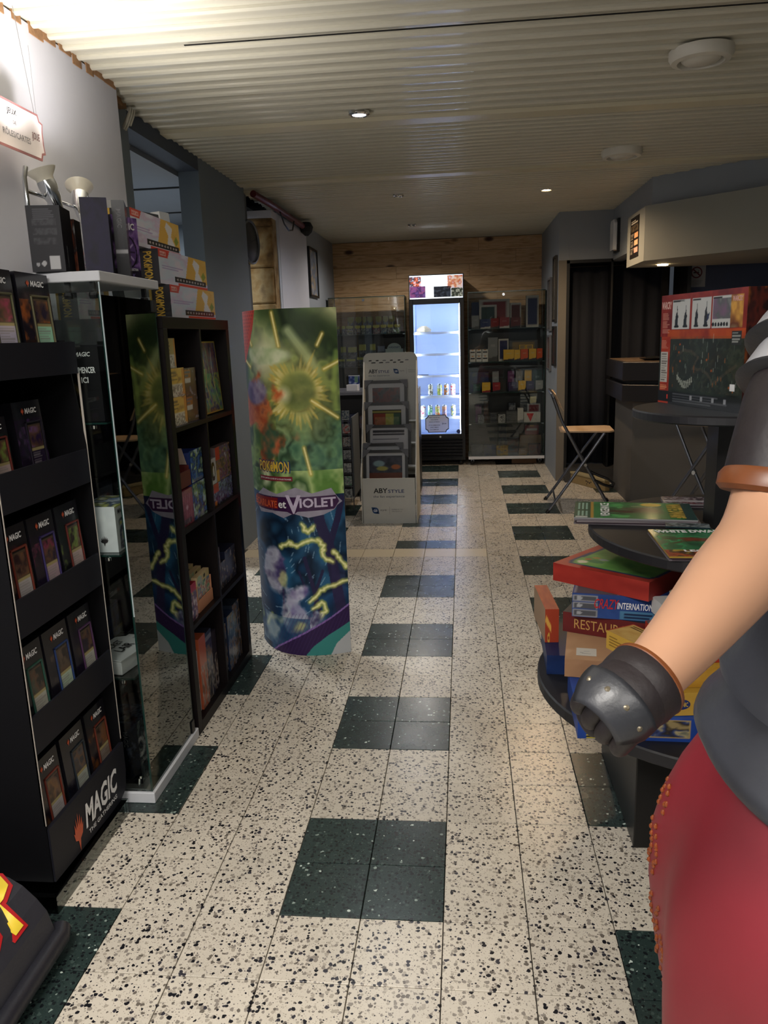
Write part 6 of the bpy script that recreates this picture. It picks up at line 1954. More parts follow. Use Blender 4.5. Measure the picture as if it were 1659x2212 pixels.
for k, (a, b, c) in enumerate(backx):
    cv_ = Cv(14, 20, cols_l[c])
    cv_.noise([cols_l[c], '2a2c44', '8a8a8a', cols_l[c]], 4, 270 + k).ell(0.5, 0.85, 0.5, 0.2, '8a8a44')
    o_ = carton('deck_pack', (b - a - 0.002, 0.05, 0.18), cols_l[c], {'front': cv_}, None, INK_GLOSS, label=names_l[c] + ' taller deck pack, back row of the top shelf, left cabinet', cat='card pack', group=GL)
    o_.location = ((a + b) / 2, 6.93, 1.4108)
for k, (a, b, h_, y_, c, nm) in enumerate(((-1.247, -1.184, 0.215, 6.93, '33361f', 'olive'), (-1.17, -1.067, 0.21, 6.93, '2b3038', 'slate'), (-1.049, -0.966, 0.235, 6.93, '33342c', 'smoky'), (-0.931, -0.864, 0.235, 6.93, '3c4434', 'striped grey green'),
                                        (-0.848, -0.767, 0.21, 6.93, '4a5468', 'blue grey'), (-1.259, -1.185, 0.085, 6.82, '4c5340', 'low green'), (-1.175, -1.071, 0.085, 6.82, '4a4c58', 'low wide grey'), (-1.061, -0.975, 0.10, 6.82, '56604a', 'low yellow topped'), (-0.93, -0.87, 0.075, 6.82, '8a8c90', 'low silver'), (-0.85, -0.775, 0.10, 6.82, '7c8490', 'low film wrapped'))):
    cv_ = Cv(14, 20, c)
    cv_.noise([c, '23262e', '6a6e74', c], 4, 290 + k).rect(0.1, 0.72, 0.9, 0.95, '9a9a44' if k != 4 else '6a7488')
    o_ = carton('sleeve_pack', (b - a - 0.002, 0.06, h_), c, {'front': cv_}, None, INK_GLOSS, label=nm + ' sleeve pack on the second shelf of the left cabinet', cat='card pack', group=GL)
    o_.location = ((a + b) / 2, y_, 1.0758)
pk = thing('counter_display_header', 'pale rounded header card reading 9-Pocket on the second shelf, left cabinet', 'display box', (-0.665, 6.86, 1.0755))
hp = [(-0.095, 0), (0.095, 0), (0.095, 0.175)] + [(0.075 * math.cos(a), 0.175 + 0.06 * math.sin(a)) for a in [k * PI / 10 for k in range(11)]] + [(-0.095, 0.175)]
obj('header_board', MB().prism(hp, 0.0, 0.006, 'y'), mat('pale_teal_card', '8fa0a4', 0.4), pk)
obj('tray', MB().box(-0.095, 0.095, -0.06, 0.0, 0, 0.05), MATS['pale_teal_card'], pk)
text('9-POCKET', 0.12, 0.02, (0, 0, 0.19), X_, Z_, INKB, pk)
decal('print_patch', [(-0.05, 0), (0.04, 0), (0.0, 0.07), (-0.02, 0.06)], (0, 0, 0.07), X_, Z_, INKW, pk)

# fridge
FX0, FX1, FY = -0.49, 0.075, 6.75
fr = thing('drinks_fridge', 'tall black glass door drinks fridge glowing cold white', 'fridge')
cab = MB().box(FX0, FX0 + 0.035, FY + 0.05, FY + 0.6, 0.06, 1.97).box(FX1 - 0.035, FX1, FY + 0.05, FY + 0.6, 0.06, 1.97)
cab.box(FX0, FX1, FY + 0.55, FY + 0.6, 0.06, 1.97).box(FX0 + 0.035, FX1 - 0.035, FY + 0.05, FY + 0.55, 0.06, 0.30).box(FX0 + 0.035, FX1 - 0.035, FY + 0.05, FY + 0.55, 1.73, 1.97)
obj('cabinet_shell', cab, BLK, fr)
lin_ = MB().box(FX0 + 0.036, FX0 + 0.042, FY + 0.05, FY + 0.54, 0.305, 1.725).box(FX1 - 0.042, FX1 - 0.036, FY + 0.05, FY + 0.54, 0.305, 1.725)
lin_.box(FX0 + 0.042, FX1 - 0.042, FY + 0.535, FY + 0.545, 0.305, 1.725).box(FX0 + 0.042, FX1 - 0.042, FY + 0.05, FY + 0.535, 0.301, 0.307).box(FX0 + 0.042, FX1 - 0.042, FY + 0.05, FY + 0.535, 1.722, 1.728)
obj('white_liner', lin_, FRIDGEIN, fr)
# door frame and pane
dmb = MB().box(FX0, FX0 + 0.040, FY, FY + 0.045, 0.30, 1.735).box(FX1 - 0.045, FX1, FY, FY + 0.045, 0.30, 1.735).box(FX0 + 0.04, FX1 - 0.045, FY, FY + 0.045, 0.30, 0.345).box(FX0 + 0.04, FX1 - 0.045, FY, FY + 0.045, 1.69, 1.735)
dfr = obj('door', dmb, BLK, fr, bevel=0.003)
obj('door_glass', MB().box(FX0 + 0.04, FX1 - 0.045, FY + 0.018, FY + 0.022, 0.345, 1.69), GLASS, dfr)
obj('lock', MB().lathe([(0.010, 0), (0.010, 0.006)], 14), CHROME, dfr).matrix_local = Matrix.Translation((-0.19, FY, 0.318)) @ Matrix.Rotation(R(90), 4, 'X')
obj('round_badge', MB().lathe([(0.022, 0), (0.022, 0.002)], 20), INKB, dfr).matrix_local = Matrix.Translation((0.005, FY + 0.018, 0.37)) @ Matrix.Rotation(R(90), 4, 'X')
for z_ in (1.404, 1.182, 0.958, 0.741, 0.518):
    obj('wire_shelf', MB().box(FX0 + 0.043, FX1 - 0.043, FY + 0.08, FY + 0.50, z_ - 0.006, z_ - 0.001), FRIDGEIN, fr)
    obj('shelf_lip', MB().box(FX0 + 0.043, FX1 - 0.043, FY + 0.072, FY + 0.079, z_ - 0.018, z_ + 0.006), mat('white_coated_wire', 'd4dcf0', 0.4), fr)
obj('led_strip', MB().box(FX1 - 0.052, FX1 - 0.044, FY + 0.052, FY + 0.058, 0.34, 1.69), LED, fr)
lm = MB()
for k in range(64):
    lm.box(FX1 - 0.055, FX1 - 0.050, FY + 0.0475, FY + 0.052, 0.36 + k * 0.0207, 0.368 + k * 0.0207)
obj('led_dots', lm, mat('led_dot', 'ffffff', 0.5, emit='ffffff', estr=25), fr, kind='stuff')
light('fridge_led_light', 'AREA', (FX1 - 0.06, FY + 0.06, 1.02), 7.5, (0.80, 0.88, 1.0), 0.02, (R(90), 0, R(35)), 1.35)
light('fridge_led_light', 'AREA', (FX0 + 0.06, FY + 0.06, 1.02), 5.0, (0.80, 0.88, 1.0), 0.02, (R(90), 0, R(-35)), 1.35)
for k in range(6):
    obj('vent_louvre', MB().prism([(FY + 0.045, 0.085 + 0.034 * k), (FY + 0.02, 0.090 + 0.034 * k), (FY + 0.02, 0.104 + 0.034 * k), (FY + 0.045, 0.110 + 0.034 * k)], FX0 + 0.03, FX1 - 0.03, 'x'), BLKM, fr)
obj('kick_panel', MB().box(FX0, FX1, FY + 0.045, FY + 0.06, 0.06, 0.30), BLK, fr)
for x_ in (FX0 + 0.05, FX1 - 0.05):
    obj('caster', MB().lathe([(0.028, -0.012), (0.030, 0), (0.028, 0.012)], 16), BLK, fr).matrix_local = Matrix.Translation((x_, FY + 0.10, 0.031)) @ Matrix.Rotation(R(90), 4, 'Y')
# lit header sign with card art stuck on
hb = Cv(80, 36, 'e9eefc')
hb.noise(['dfe9ff', 'f4f7ff', 'dcebf2'], 3, 300)
obj('header_box', MB().box(FX0, FX1, FY + 0.015, FY + 0.05, 1.735, 1.985), BLK, fr, bevel=0.003)
hs = carton('lit_header', (FX1 - FX0 - 0.02, 0.006, 0.23), 'e9eefc', {'front': hb}, fr, print_mat('backlit_print', 0.4, emit=1.1))
hs.location = ((FX0 + FX1) / 2, FY + 0.012, 1.745)
for (x0, x1, z0, z1, cs, nm) in ((-0.480, -0.362, 1.868, 1.965, ('c9c4e0', '2a2433', 'd8603a'), 'pale picture sheet with an orange glow'), (-0.092, 0.064, 1.846, 1.969, ('c4bcdc', 'b4603c', 'd8c0b0'), 'x'), (-0.479, -0.318, 1.757, 1.870, ('6a4a8a', '8a4a7a', '3a2a5a'), 'x'), (-0.232, -0.058, 1.757, 1.863, ('1d222c', '3a4250', '14171f'), 'x'), (-0.055, 0.064, 1.757, 1.845, ('3c4438', 'b8bcb0', '1d211c'), 'x')):
    cv_ = Cv(26, 20, cs[0])
    cv_.noise([cs[0], cs[1], cs[2], cs[0]], 4, int((x0 + 2) * 100))
    c_ = carton('picture_sheet', (x1 - x0, 0.0016, z1 - z0), cs[0], {'front': cv_}, fr, print_mat('backlit_sheet', 0.4, emit=0.35))
    c_.location = ((x0 + x1) / 2, FY + 0.0075, z0)
# opening notice on the fridge glass
nf = thing('fridge_notice', 'white scalloped notice with a black border on the fridge door', 'notice', (-0.222, FY + 0.016, 0.456))
def plaque(w_, h_, c=0.03):
    return [(-w_ + c, -h_), (w_ - c, -h_), (w_ - c * 0.8, -h_ + c * 0.7), (w_, -h_ + c * 1.2), (w_, h_ - c * 1.2), (w_ - c * 0.8, h_ - c * 0.7), (w_ - c, h_), (-w_ + c, h_), (-w_ + c * 0.8, h_ - c * 0.7), (-w_, h_ - c * 1.2), (-w_, -h_ + c * 1.2), (-w_ + c * 0.8, -h_ + c * 0.7)]
pa_, pb_ = plaque(0.125, 0.094), plaque(0.118, 0.087)
decal('border', [[pa_[i], pa_[(i + 1) % 12], pb_[(i + 1) % 12], pb_[i]] for i in range(12)], (0, -0.0003, 0), X_, Z_, INKK, nf)
tr_ = mat('translucent_paper', 'd8d8dc', 0.6)
_nt = tr_.node_tree
_tl = _nt.nodes.new('ShaderNodeBsdfTranslucent')
_tl.inputs[0].default_value = (0.75, 0.75, 0.78, 1)
_mx = _nt.nodes.new('ShaderNodeMixShader')
_mx.inputs[0].default_value = 0.45
_nt.links.new(_nt.nodes['Principled BSDF'].outputs[0], _mx.inputs[1])
_nt.links.new(_tl.outputs[0], _mx.inputs[2])
_nt.links.new(_mx.outputs[0], _nt.nodes['Material Output'].inputs[0])
decal('paper', pb_, (0, 0, 0), X_, Z_, tr_, nf)
for k, (s_t, w_) in enumerate((('MERCI DE NE PAS', 0.11), ('VOUS SERVIR', 0.08), ('DANS LE FRIGO', 0.11), ('ET DE DEMANDER', 0.12), ('DIRECTEMENT', 0.09), ('AU COMPTOIR', 0.09))):
    text(s_t, w_, 0.010, (-0.028, -0.0015, 0.066 - 0.023 * k - (0.012 if k > 2 else 0)), X_, Z_, INKK, nf, out=0.0015)
text('iJoue', 0.045, 0.022, (0.075, -0.0015, 0.0), X_, Z_, INKK, nf, out=0.0015)


def can(lab, x_, z_, c1, c2, h_=0.125, r_=0.026, y_=None):
    t_ = thing('drink_can', lab, 'can', (x_, FY + 0.13, z_), 0, 'cans in the fridge')
    cv_ = Cv(40, 24, c1)
    cv_.noise([c1, c1, c2, 'c9c9c9', c1], 4, int((x_ + 1) * 300))
    cv_.rect(0, 0, 1, 0.06, 'b0b4ba').rect(0, 0.93, 1, 1, 'b0b4ba')
    uf = lambda u, v: np.stack([r_ * np.cos(u * 2 * PI), r_ * np.sin(u * 2 * PI), v * (h_ - 0.014) + 0.007], -1)
    co_, cl_, f_ = grid_mesh('x', cv_, uf)
    b_ = ink_obj('can_body', [(co_, cl_, f_, 0)], INK_GLOSS, t_)
    b_.data.polygons.foreach_set('use_smooth', [True] * len(b_.data.polygons))
    obj('can_top', MB().lathe([(r_, -0.001), (r_ * 0.88, 0.006), (r_ * 0.86, 0.004), (0.002, 0.004)], 20, (0, 0, h_ - 0.007)), CHROME, t_, smooth=True)
    obj('can_bottom', MB().lathe([(r_ * 0.8, 0.0), (r_, 0.0075)], 20), CHROME, t_, smooth=True)


for a in ((-0.290, 0.742, 'a8a07c', '26282a', 'cream and black can, upper row'), (-0.192, 0.742, 'b9b44a', '6a8a3a', 'yellow green can, upper row'), (-0.121, 0.742, 'c46a1c', '3a4a5a', 'orange can, upper row'), (-0.052, 0.742, 'c42c44', 'd8c0c4', 'red can, upper row'),
          (-0.372, 0.519, '8a2430', 'c9c4c8', 'dark red can half hidden, lower row'), (-0.298, 0.519, '1c7a4a', '88c09a', 'green can, lower row'), (-0.218, 0.519, 'b4542c', '9aa03a', 'red can with green stripe, lower row'), (-0.145, 0.519, 'a8765c', '6a5a84', 'tan and mauve can, lower row'), (-0.050, 0.519, '2c3a8c', 'a8b04a', 'blue and yellow can, lower row')):
    can(a[4], a[0], a[1], a[2], a[3])
bg = tag(obj('sandwich_bag', MB().lathe([(0.02, 0.0), (0.085, 0.006), (0.09, 0.03), (0.06, 0.052), (0.03, 0.068), (0.005, 0.062)], 9, (-0.352, FY + 0.2, 1.4075), sx=0.9, sy=0.7), mat('crumpled_bread_bag', 'a89a80', 0.35, var=0.35, vscale=40, bump=0.9, bscale=50)), 'crumpled bag of bread on the top fridge shelf', 'bag')
tag(obj('flat_packet', MB().box(-0.42, -0.31, FY + 0.12, FY + 0.2, 0.9595, 0.968), BLKM), 'flat dark packet on the middle fridge shelf', 'packet')


# ================================================================== RIGHT SIDE: TIERED TABLE
TC = (0.80, 0.60)
tt = thing('tiered_display_table', 'black three tier round display table on a square post', 'display table', (TC[0], TC[1], 0))


def disc(nm, r_, z0, z1, cx=0.0, cy=0.0):
    return obj(nm, MB().lathe([(r_ - 0.004, z0), (r_, z0 + 0.004), (r_, z1 - 0.004), (r_ - 0.004, z1)], 72, (cx, cy, 0)), TABLE, tt)


obj('pedestal', MB().box(-0.295, 0.27, -0.295, 0.21, 0.0, 0.335), BLK, tt, bevel=0.003)
disc('lower_disc', 0.535, 0.335, 0.37, 0.01, 0.0)
obj('post', MB().box(-0.02, 0.08, 0.05, 0.15, 0.37, 0.765), BLK, tt)
disc('middle_disc', 0.48, 0.765, 0.795, 0.113, 0.102)
obj('post', MB().box(-0.022, 0.085, 0.075, 0.175, 0.795, 1.12), BLK, tt)
disc('top_disc', 0.265, 1.120, 1.146, 0.01, 0.085)


def gamebox(lab, corner, rz, w_, d_, h_, z0, base, arts, split=0.55, name='board_game_box', cat='board game'):
    """CORNER: near left bottom corner; the box runs w_ along rz and d_ away. Lid over tray."""
    t_ = thing(name, lab, cat, (corner[0], corner[1], z0 + 0.0004), rz)
    bx = carton('lid', (w_, d_, h_), base, arts, t_, INK)
    bx.location = (w_ / 2, d_ / 2, 0)
    return t_


FRU, FRV = (1, 0, 0), (0, 0, 1)

# --- bottom layer on the lower disc
cv = Cv(90, 24, '1f3f8a')
cv.noise(['1c3a80', '25489a'], 3, 400)
cv.rect(0.08, 0.05, 0.36, 0.75, 'c4b438')
for k in range(6):
    cv.rect(0.08, 0.10 + k * 0.12, 0.155, 0.155 + k * 0.12, '17150f')
cv.rect(0.585, 0.16, 0.92, 0.92, 'a08a54').rect(0.59, 0.2, 0.915, 0.88, '5c6a6c')
cv.noise(['6a6a5c', 'b0a070', '2c3a6a', '2a2420', '8a7a54'], 7, 401, (0.59, 0.2, 0.915, 0.88))
cvl = Cv(30, 10, '1c3a80')
bB = gamebox('blue board game box overhanging the edge of the lower disc, lowest of all', (0.337, 0.215, 0), R(-2), 0.292, 0.27, 0.062, 0.37, '1d3c84', {'front': cv, 'top': Cv(20, 20).noise(['1c3a80', '2a50a0'], 3, 402)})
bA = gamebox('dark blue game box standing at the left rear of the lower disc', (0.300, 0.600, 0), R(-2), 0.24, 0.27, 0.060, 0.37, '14264e', {'front': Cv(20, 10).noise(['12224a', '1a3060'], 3, 403), 'left': Cv(20, 10, '16305e')})
bO = gamebox('orange red game box standing on edge at the far left of the pile', (0.304, 0.700, 0), R(3), 0.042, 0.24, 0.108, 0.4305, '8c3322', {'front': Cv(40, 20, '9c3c26').poly([(0, 0.65), (0.45, 0.3), (0.45, 0.5), (0.1, 0.8)], 'd2a04a').ell(0.28, 0.15, 0.08, 0.14, 'd2b04a').ell(0.28, 0.15, 0.05, 0.08, '8c2a20'), 'left': Cv(20, 16, 'a4866a'), 'top': Cv(20, 20).noise(['9c3c26', 'b0502c'], 3, 404)})
# kraft box
kb = gamebox('plain kraft carton with a white label, above the blue box', (0.332, 0.445, 0), R(-9), 0.165, 0.232, 0.052, 0.4335, 'a88160', {'front': Cv(10, 6).noise(['9a7454', 'a37c5c'], 3, 405), 'top': Cv(16, 16).noise(['ac8664', 'b48e6c'], 3, 406), 'left': Cv(10, 6, 'b08c6a')}, name='kraft_carton', cat='box')
decal('white_label', [(0.03, 0.03), (0.085, 0.03), (0.085, 0.085), (0.03, 0.085)], (0, 0, 0.052), (1, 0, 0), (0, 1, 0), mat('label_paper', 'c4beb2', 0.6), kb, out=0.0006)
decal('label_script', [[(0.04, 0.05), (0.05, 0.05), (0.048, 0.052), (0.04, 0.053)], [(0.05, 0.06), (0.066, 0.062), (0.066, 0.064), (0.05, 0.062)], [(0.045, 0.045), (0.07, 0.043), (0.07, 0.045), (0.045, 0.047)]], (0, 0, 0.052), (1, 0, 0), (0, 1, 0), INKG, kb, out=0.001)
# restaurant box
cv = Cv(60, 20, '5c1c1e').noise(['5a1a1c', '66201f'], 3, 407)
cv.rect(0, 0.08, 1, 0.11, 'a07a3c')
cvt = Cv(40, 40, '22242c').noise(['1d2028', '2c2e38'], 3, 408)
cvt.rect(0.0, 0.6, 0.3, 1.0, '26304a')
rb = gamebox('dark red and black game box lettered Restaurant, on the kraft carton', (0.352, 0.655, 0), R(-25), 0.285, 0.27, 0.062, 0.4865, '5c1c1e', {'front': cv, 'top': cvt, 'left': Cv(10, 8, '4a1618')})
text('RESTAURANT', 0.20, 0.030, (0.135, 0, 0.030), FRU, FRV, GOLD, rb, offset=0.0)
text('DESTINATION', 0.20, 0.038, (0.045, 0.12, 0.062), (0, 1, 0), (-1, 0, 0), mat('pale_gold_ink', 'b9a468', 0.5), rb, offset=0.0)
# blue box on it
cv = Cv(70, 24, '24407c').noise(['203a74', '2c4a88'], 3, 410)
for k in range(3):
    cv.rect(0.02, 0.06 + 0.3 * k, 0.27, 0.32 + 0.3 * k, '8a8c90')
    cv.rect(0.03, 0.09 + 0.3 * k, 0.26, 0.29 + 0.3 * k, '4c4e54').ell(0.08, 0.19 + 0.3 * k, 0.03, 0.08, '9a9ca0')
cv.rect(0.50, 0.04, 1.0, 0.36, '4a7a9c').rows(0.55, 0.06, 0.95, 0.34, 2, '1d2c4c', 1, 4, 0.6)
zb_ = gamebox('blue game box lettered International, between the red boxes', (0.372, 0.612, 0), R(-12), 0.27, 0.27, 0.072, 0.549, '22407c', {'front': cv, 'top': Cv(40, 30, '22407c').noise(['20397a', '2c4a88'], 3, 411).rect(0.02, 0.02, 0.5, 0.35, '8a8c94').rect(0.04, 0.05, 0.48, 0.32, '54565e')})
text('INTERNATIONAL', 0.115, 0.020, (0.185, 0, 0.042), FRU, FRV, INKW, zb_, shear=0.15)
text('CRAZY', 0.07, 0.030, (0.098, 0, 0.045), FRU, FRV, INKR, zb_, shear=0.3)
# red box with picnic lid
cv = Cv(60, 60, 'a83a30').noise(['a03428', 'b24438'], 3, 412)
cv.poly([(0.12, 0.10), (0.95, 0.10), (0.98, 0.2), (0.98, 0.85), (0.9, 0.93), (0.2, 0.93), (0.1, 0.85), (0.08, 0.2)], '2c3a5c')
cv.poly([(0.15, 0.13), (0.93, 0.13), (0.95, 0.22), (0.95, 0.82), (0.88, 0.90), (0.22, 0.90), (0.14, 0.82), (0.12, 0.22)], '6a9a50')
cv.noise(['5c8f48', '7aaa58', '4c8044'], 3, 413, (0.15, 0.14, 0.93, 0.89), 0.7)
cv.ell(0.2, 0.22, 0.05, 0.05, 'd8d0b8').ell(0.3, 0.3, 0.09, 0.05, '3c7a4a').ell(0.24, 0.42, 0.04, 0.03, 'b08a4a').ell(0.33, 0.4, 0.05, 0.03, '8fa0a0').ell(0.2, 0.33, 0.03, 0.03, 'a8603c')
pb = gamebox('red game box with a green lid picture, topmost of the left pile', (0.330, 0.735, 0), R(-40), 0.315, 0.30, 0.056, 0.6215, '9a2e26', {'front': Cv(40, 12).noise(['8c2620', 'a4342a'], 3, 414).rect(0, 0.48, 1, 0.52, '6a1c18'), 'top': cv, 'left': Cv(20, 10, 'a43a30')})
# small white box with leaf mark
lf = gamebox('small white box with a green leaf mark, behind the elbow', (0.60, 0.46, 0), R(8), 0.15, 0.10, 0.045, 0.5835, 'c9cac8', {}, cat='box', name='small_white_box')
decal('leaf_mark', [(0.02, 0.015), (0.035, 0.018), (0.04, 0.03), (0.028, 0.032), (0.018, 0.025)], (0, 0, 0), (1, 0, 0), (0, 0, 1), mat('leaf_green', '3c7a5c', 0.5), lf)
decal('leaf_mark', [(0.02, 0.03), (0.045, 0.03), (0.05, 0.05), (0.03, 0.055)], (0, 0, 0.045), (1, 0, 0), (0, 1, 0), MATS['leaf_green'], lf)

# --- right pile: yellow boxes
YEL = 'b8923c'
cv = Cv(90, 20, YEL).noise(['b08a36', 'bc9640'], 3, 420)
b1_ = gamebox('yellow game box lettered L Egypte, above the blue box at the front', (0.537, 0.215, 0), R(6), 0.36, 0.27, 0.060, 0.4335, YEL, {'front': cv, 'top': Cv(10, 10, 'a88434')})
text("L'EGYPTE", 0.20, 0.030, (0.19, 0, 0.028), FRU, FRV, INKW, b1_, offset=-0.005, shear=0.2)
decal('oval_logo', circle(0.014, 20, sx=1.7), (0.048, 0, 0.030), FRU, FRV, INKB, b1_)
text('GIGAMIC', 0.036, 0.012, (0.048, 0, 0.030), FRU, FRV, INKY, b1_, out=0.0018)
cv = Cv(80, 20, 'b0842c').noise(['a87c28', 'b68a34'], 3, 421)
cv.rect(0.03, 0.2, 0.97, 0.22, '7a3c1c').rect(0.03, 0.85, 0.97, 0.87, '7a3c1c').rows(0.05, 0.3, 0.2, 0.7, 4, '6a3a1c')
b2_ = gamebox('amber game box lettered Sphinx, on the Egypte box', (0.560, 0.245, 0), R(6), 0.34, 0.27, 0.052, 0.4945, 'b0842c', {'front': cv, 'top': Cv(10, 10, 'b08a34')})
text('SPHINX', 0.075, 0.030, (0.235, 0, 0.026), FRU, FRV, INKW, b2_, offset=-0.005, shear=0.2)
cv = Cv(80, 16, '9a3224')
cv.rect(0, 0.4, 1, 0.95, 'c8c4bc')
b3_ = gamebox('red edged white box lettered Secret au sommet, on the Sphinx box', (0.585, 0.27, 0), R(8), 0.32, 0.22, 0.035, 0.5475, '9a3224', {'front': cv, 'top': Cv(20, 20).noise(['9a3a2c', '3a5a6a', 'b0a890'], 3, 422)})
text('SECRET AU SOMMET', 0.22, 0.012, (0.13, 0, 0.024), FRU, FRV, INKK, b3_, offset=0.01)
cv = Cv(40, 40, 'b89448').noise(['c0a060', 'b08a4a'], 3, 423)
cv.rect(0, 0, 0.06, 1, '9a2f24').rect(0, 0.94, 1, 1, '9a2f24').rows(0.12, 0.7, 0.6, 0.9, 2, '4a3420', 1, 2)
b4_ = gamebox('yellow game box with red edged lid turned askew beside the kraft carton', (0.430, 0.375, 0), R(-60), 0.12, 0.09, 0.05, 0.5475, YEL, {'front': Cv(40, 20, YEL).rows(0.1, 0.2, 0.5, 0.8, 4, '6a4a1c'), 'left': Cv(40, 20, YEL).rect(0.03, 0.08, 0.97, 0.12, '7a4a1c').rows(0.2, 0.3, 0.7, 0.75, 3, '6a4a1c'), 'top': cv})
text('2 à 4 joueurs', 0.085, 0.010, (0.07, 0.09, 0.05), (1, 0, 0), (0, 1, 0), INKK, b4_, offset=0.0)
cv = Cv(50, 24, '1c1e1a').noise(['17181a', '2c2e28', '1c1e1a'], 4, 424)
b5_ = gamebox('black game box with green lettering, right of the forearm', (0.735, 0.165, 0), R(-22), 0.26, 0.25, 0.058, 0.5835, '1a1b18', {'front': cv, 'top': Cv(40, 40).noise(['17181a', '23251f', '6a3420', '1c1e1a'], 3, 425)})
text('ARTEFACT', 0.17, 0.030, (0.13, 0, 0.026), FRU, FRV, mat('poison_green_ink', '3c7a30', 0.5), b5_, offset=0.0)
text('ARCANE', 0.09, 0.022, (0.055, 0.10, 0.058), (0.2, 1, 0), (-1, 0.2, 0), MATS['poison_green_ink'], b5_, offset=0.02)
b6_ = gamebox('teal and orange game box leaning low at the right of the lower disc', (0.70, 0.205, 0), R(-30), 0.2, 0.2, 0.055, 0.3705, 'a86a24', {'front': Cv(20, 12).noise(['a8641c', 'c4882c', '6a3a1a'], 4, 426), 'top': Cv(20, 20).noise(['3c6a64', '5c9088', 'b08a4a'], 4, 427)})
b7_ = gamebox('blue tinted game box deep in the right pile behind the amber ones', (0.90, 0.42, 0), R(5), 0.17, 0.20, 0.06, 0.5835, '2c4a5c', {'front': Cv(20, 12).noise(['2c4a5c', '88a0a8', '1c2c3a'], 4, 428), 'top': Cv(20, 20).noise(['3a6070', '8aa0a4', '22384a'], 4, 429)})


# --- magazines on the middle disc
def mag(lab, loc, rz, w_, l_, n_, cv_, edge='8a8a8c'):
    t_ = thing('magazine', lab, 'magazine', loc, rz, 'magazines on the middle disc')
    carton('cover', (w_, l_, 0.004), edge, {'top': cv_}, t_, INK_GLOSS).location = (0, 0, 0.0042 * (n_ - 1))
    for k in range(n_ - 1):
        carton('under_copy', (w_ - 0.003 * (k % 2), l_ - 0.002, 0.004), ('6a6468', '3a2c34', '7a7274')[k % 3], {}, t_).matrix_local = Matrix.Translation((0.002 * (k % 3), -0.002 * k, 0.0042 * k)) @ Matrix.Rotation(0.02 * (k % 3), 4, 'Z')
    return t_


cv = Cv(120, 84, '2a6a3c')
cv.noise(['1c5a34', '3c8a4c', '2a6a3c', '54a05c'], 4, 430)
cv.poly([(0.0, 0), (0.15, 0), (0.15, 1), (0, 1)], '23513c')
cv.rect(0.145, 0, 0.165, 1, 'b08a3c')
for k in range(3):
    cv.rect(0.03 + 0.035 * k, 0.50, 0.048 + 0.035 * k, 0.92, '8fb0a0').rect(0.03 + 0.035 * k, 0.12, 0.048 + 0.035 * k, 0.42, '8fb0a0')
cv.rect(0.02, 0.02, 0.12, 0.09, 'c4c8c4')
for pts, wd, c in ((((0.28, 0.45), (0.45, 0.40), (0.6, 0.5)), 0.055, '4a342c'), (((0.45, 0.6), (0.6, 0.6), (0.72, 0.42)), 0.05, '5c4038'), (((0.5, 0.75), (0.66, 0.72)), 0.02, '8a7a6a'), (((0.25, 0.3), (0.4, 0.28)), 0.03, '1c3a24')):
    cv.line(list(pts), wd, c, 0.9, soft=True)
cv.noise(['8a7060', '3a2a24', '5c4a3c'], 10, 431, (0.3, 0.32, 0.75, 0.62), 0.35)
cv.ell(0.66, 0.86, 0.09, 0.10, 'c4a840')
cv.rect(0.90, 0, 1, 1, '1c4444')
m1 = mag('stack of green magazines, cover turned sideways, at the rear of the middle disc', (0.585, 0.84, 0.7954), R(-9), 0.355, 0.235, 5, cv)
text('WHITE DWARF', 0.20, 0.045, (0.125, 0.0, 0.0208), (0, -1, 0), (1, 0, 0), mat('dwarf_yellow', 'b8983a', 0.5), m1, offset=0.05)
text('VENGEANCE', 0.19, 0.028, (-0.085, 0.0, 0.0208), (0, 1, 0), (-1, 0, 0), INKW, m1, offset=0.02)
cv = Cv(84, 110, '2a7048')
cv.noise(['1f5c3a', '3a8a5a', '2a7048', '1c4c34'], 4, 433)
for pts, wd, c in ((((0.15, 0.45), (0.5, 0.6), (0.9, 0.62)), 0.03, '4a3a1c'), (((0.12, 0.62), (0.45, 0.66), (0.8, 0.5)), 0.03, '6a3420'), (((0.4, 0.6), (0.7, 0.58), (0.95, 0.66)), 0.09, '7c3020')):
    cv.line(list(pts), wd, c, 0.9, soft=True)
cv.noise(['8c2c20', 'b0502c', '3a1c1a', 'b9943c'], 8, 434, (0.0, 0.0, 0.7, 0.24), 0.9)
m2 = mag('green magazine with white masthead lying at the front of the middle disc', (0.685, 0.480, 0.7954), R(-2), 0.215, 0.285, 3, cv, 'a88a3c')
text('WHITE DWARF', 0.19, 0.032, (0.0, 0.115, 0.0124), (1, 0, 0), (0, 1, 0), INKW, m2, offset=0.06)
text('LEGIONS', 0.12, 0.02, (0.0, -0.09, 0.0124), (1, 0, 0), (0, 1, 0), INKW, m2, offset=0.04)
cv = Cv(60, 40, '5a4a50')
cv.noise(['5c4a50', 'a8a0a4', '3a2c34', '8a8490', '6a2c34'], 5, 436)
cv.rect(0.02, 0.3, 0.85, 0.5, 'b4b0b4')
m3 = mag('grey and plum magazine lying behind the green stack against the post', (0.80, 1.02, 0.7954), R(-8), 0.16, 0.12, 3, cv)
cv = Cv(40, 30, '1c2c34').noise(['15202a', '3a4a50', '8a9498', '20282c'], 5, 437)
m4 = thing('magazine', 'blue black magazine poking out right of the green stack', 'magazine', (0.685, 0.705, 0.8170), R(-12), 'magazines on the middle disc')
m4.location = (0.70, 0.655, 0.8085)
carton('cover', (0.12, 0.05, 0.004), '1c2c34', {'top': cv}, m4, INK_GLOSS)

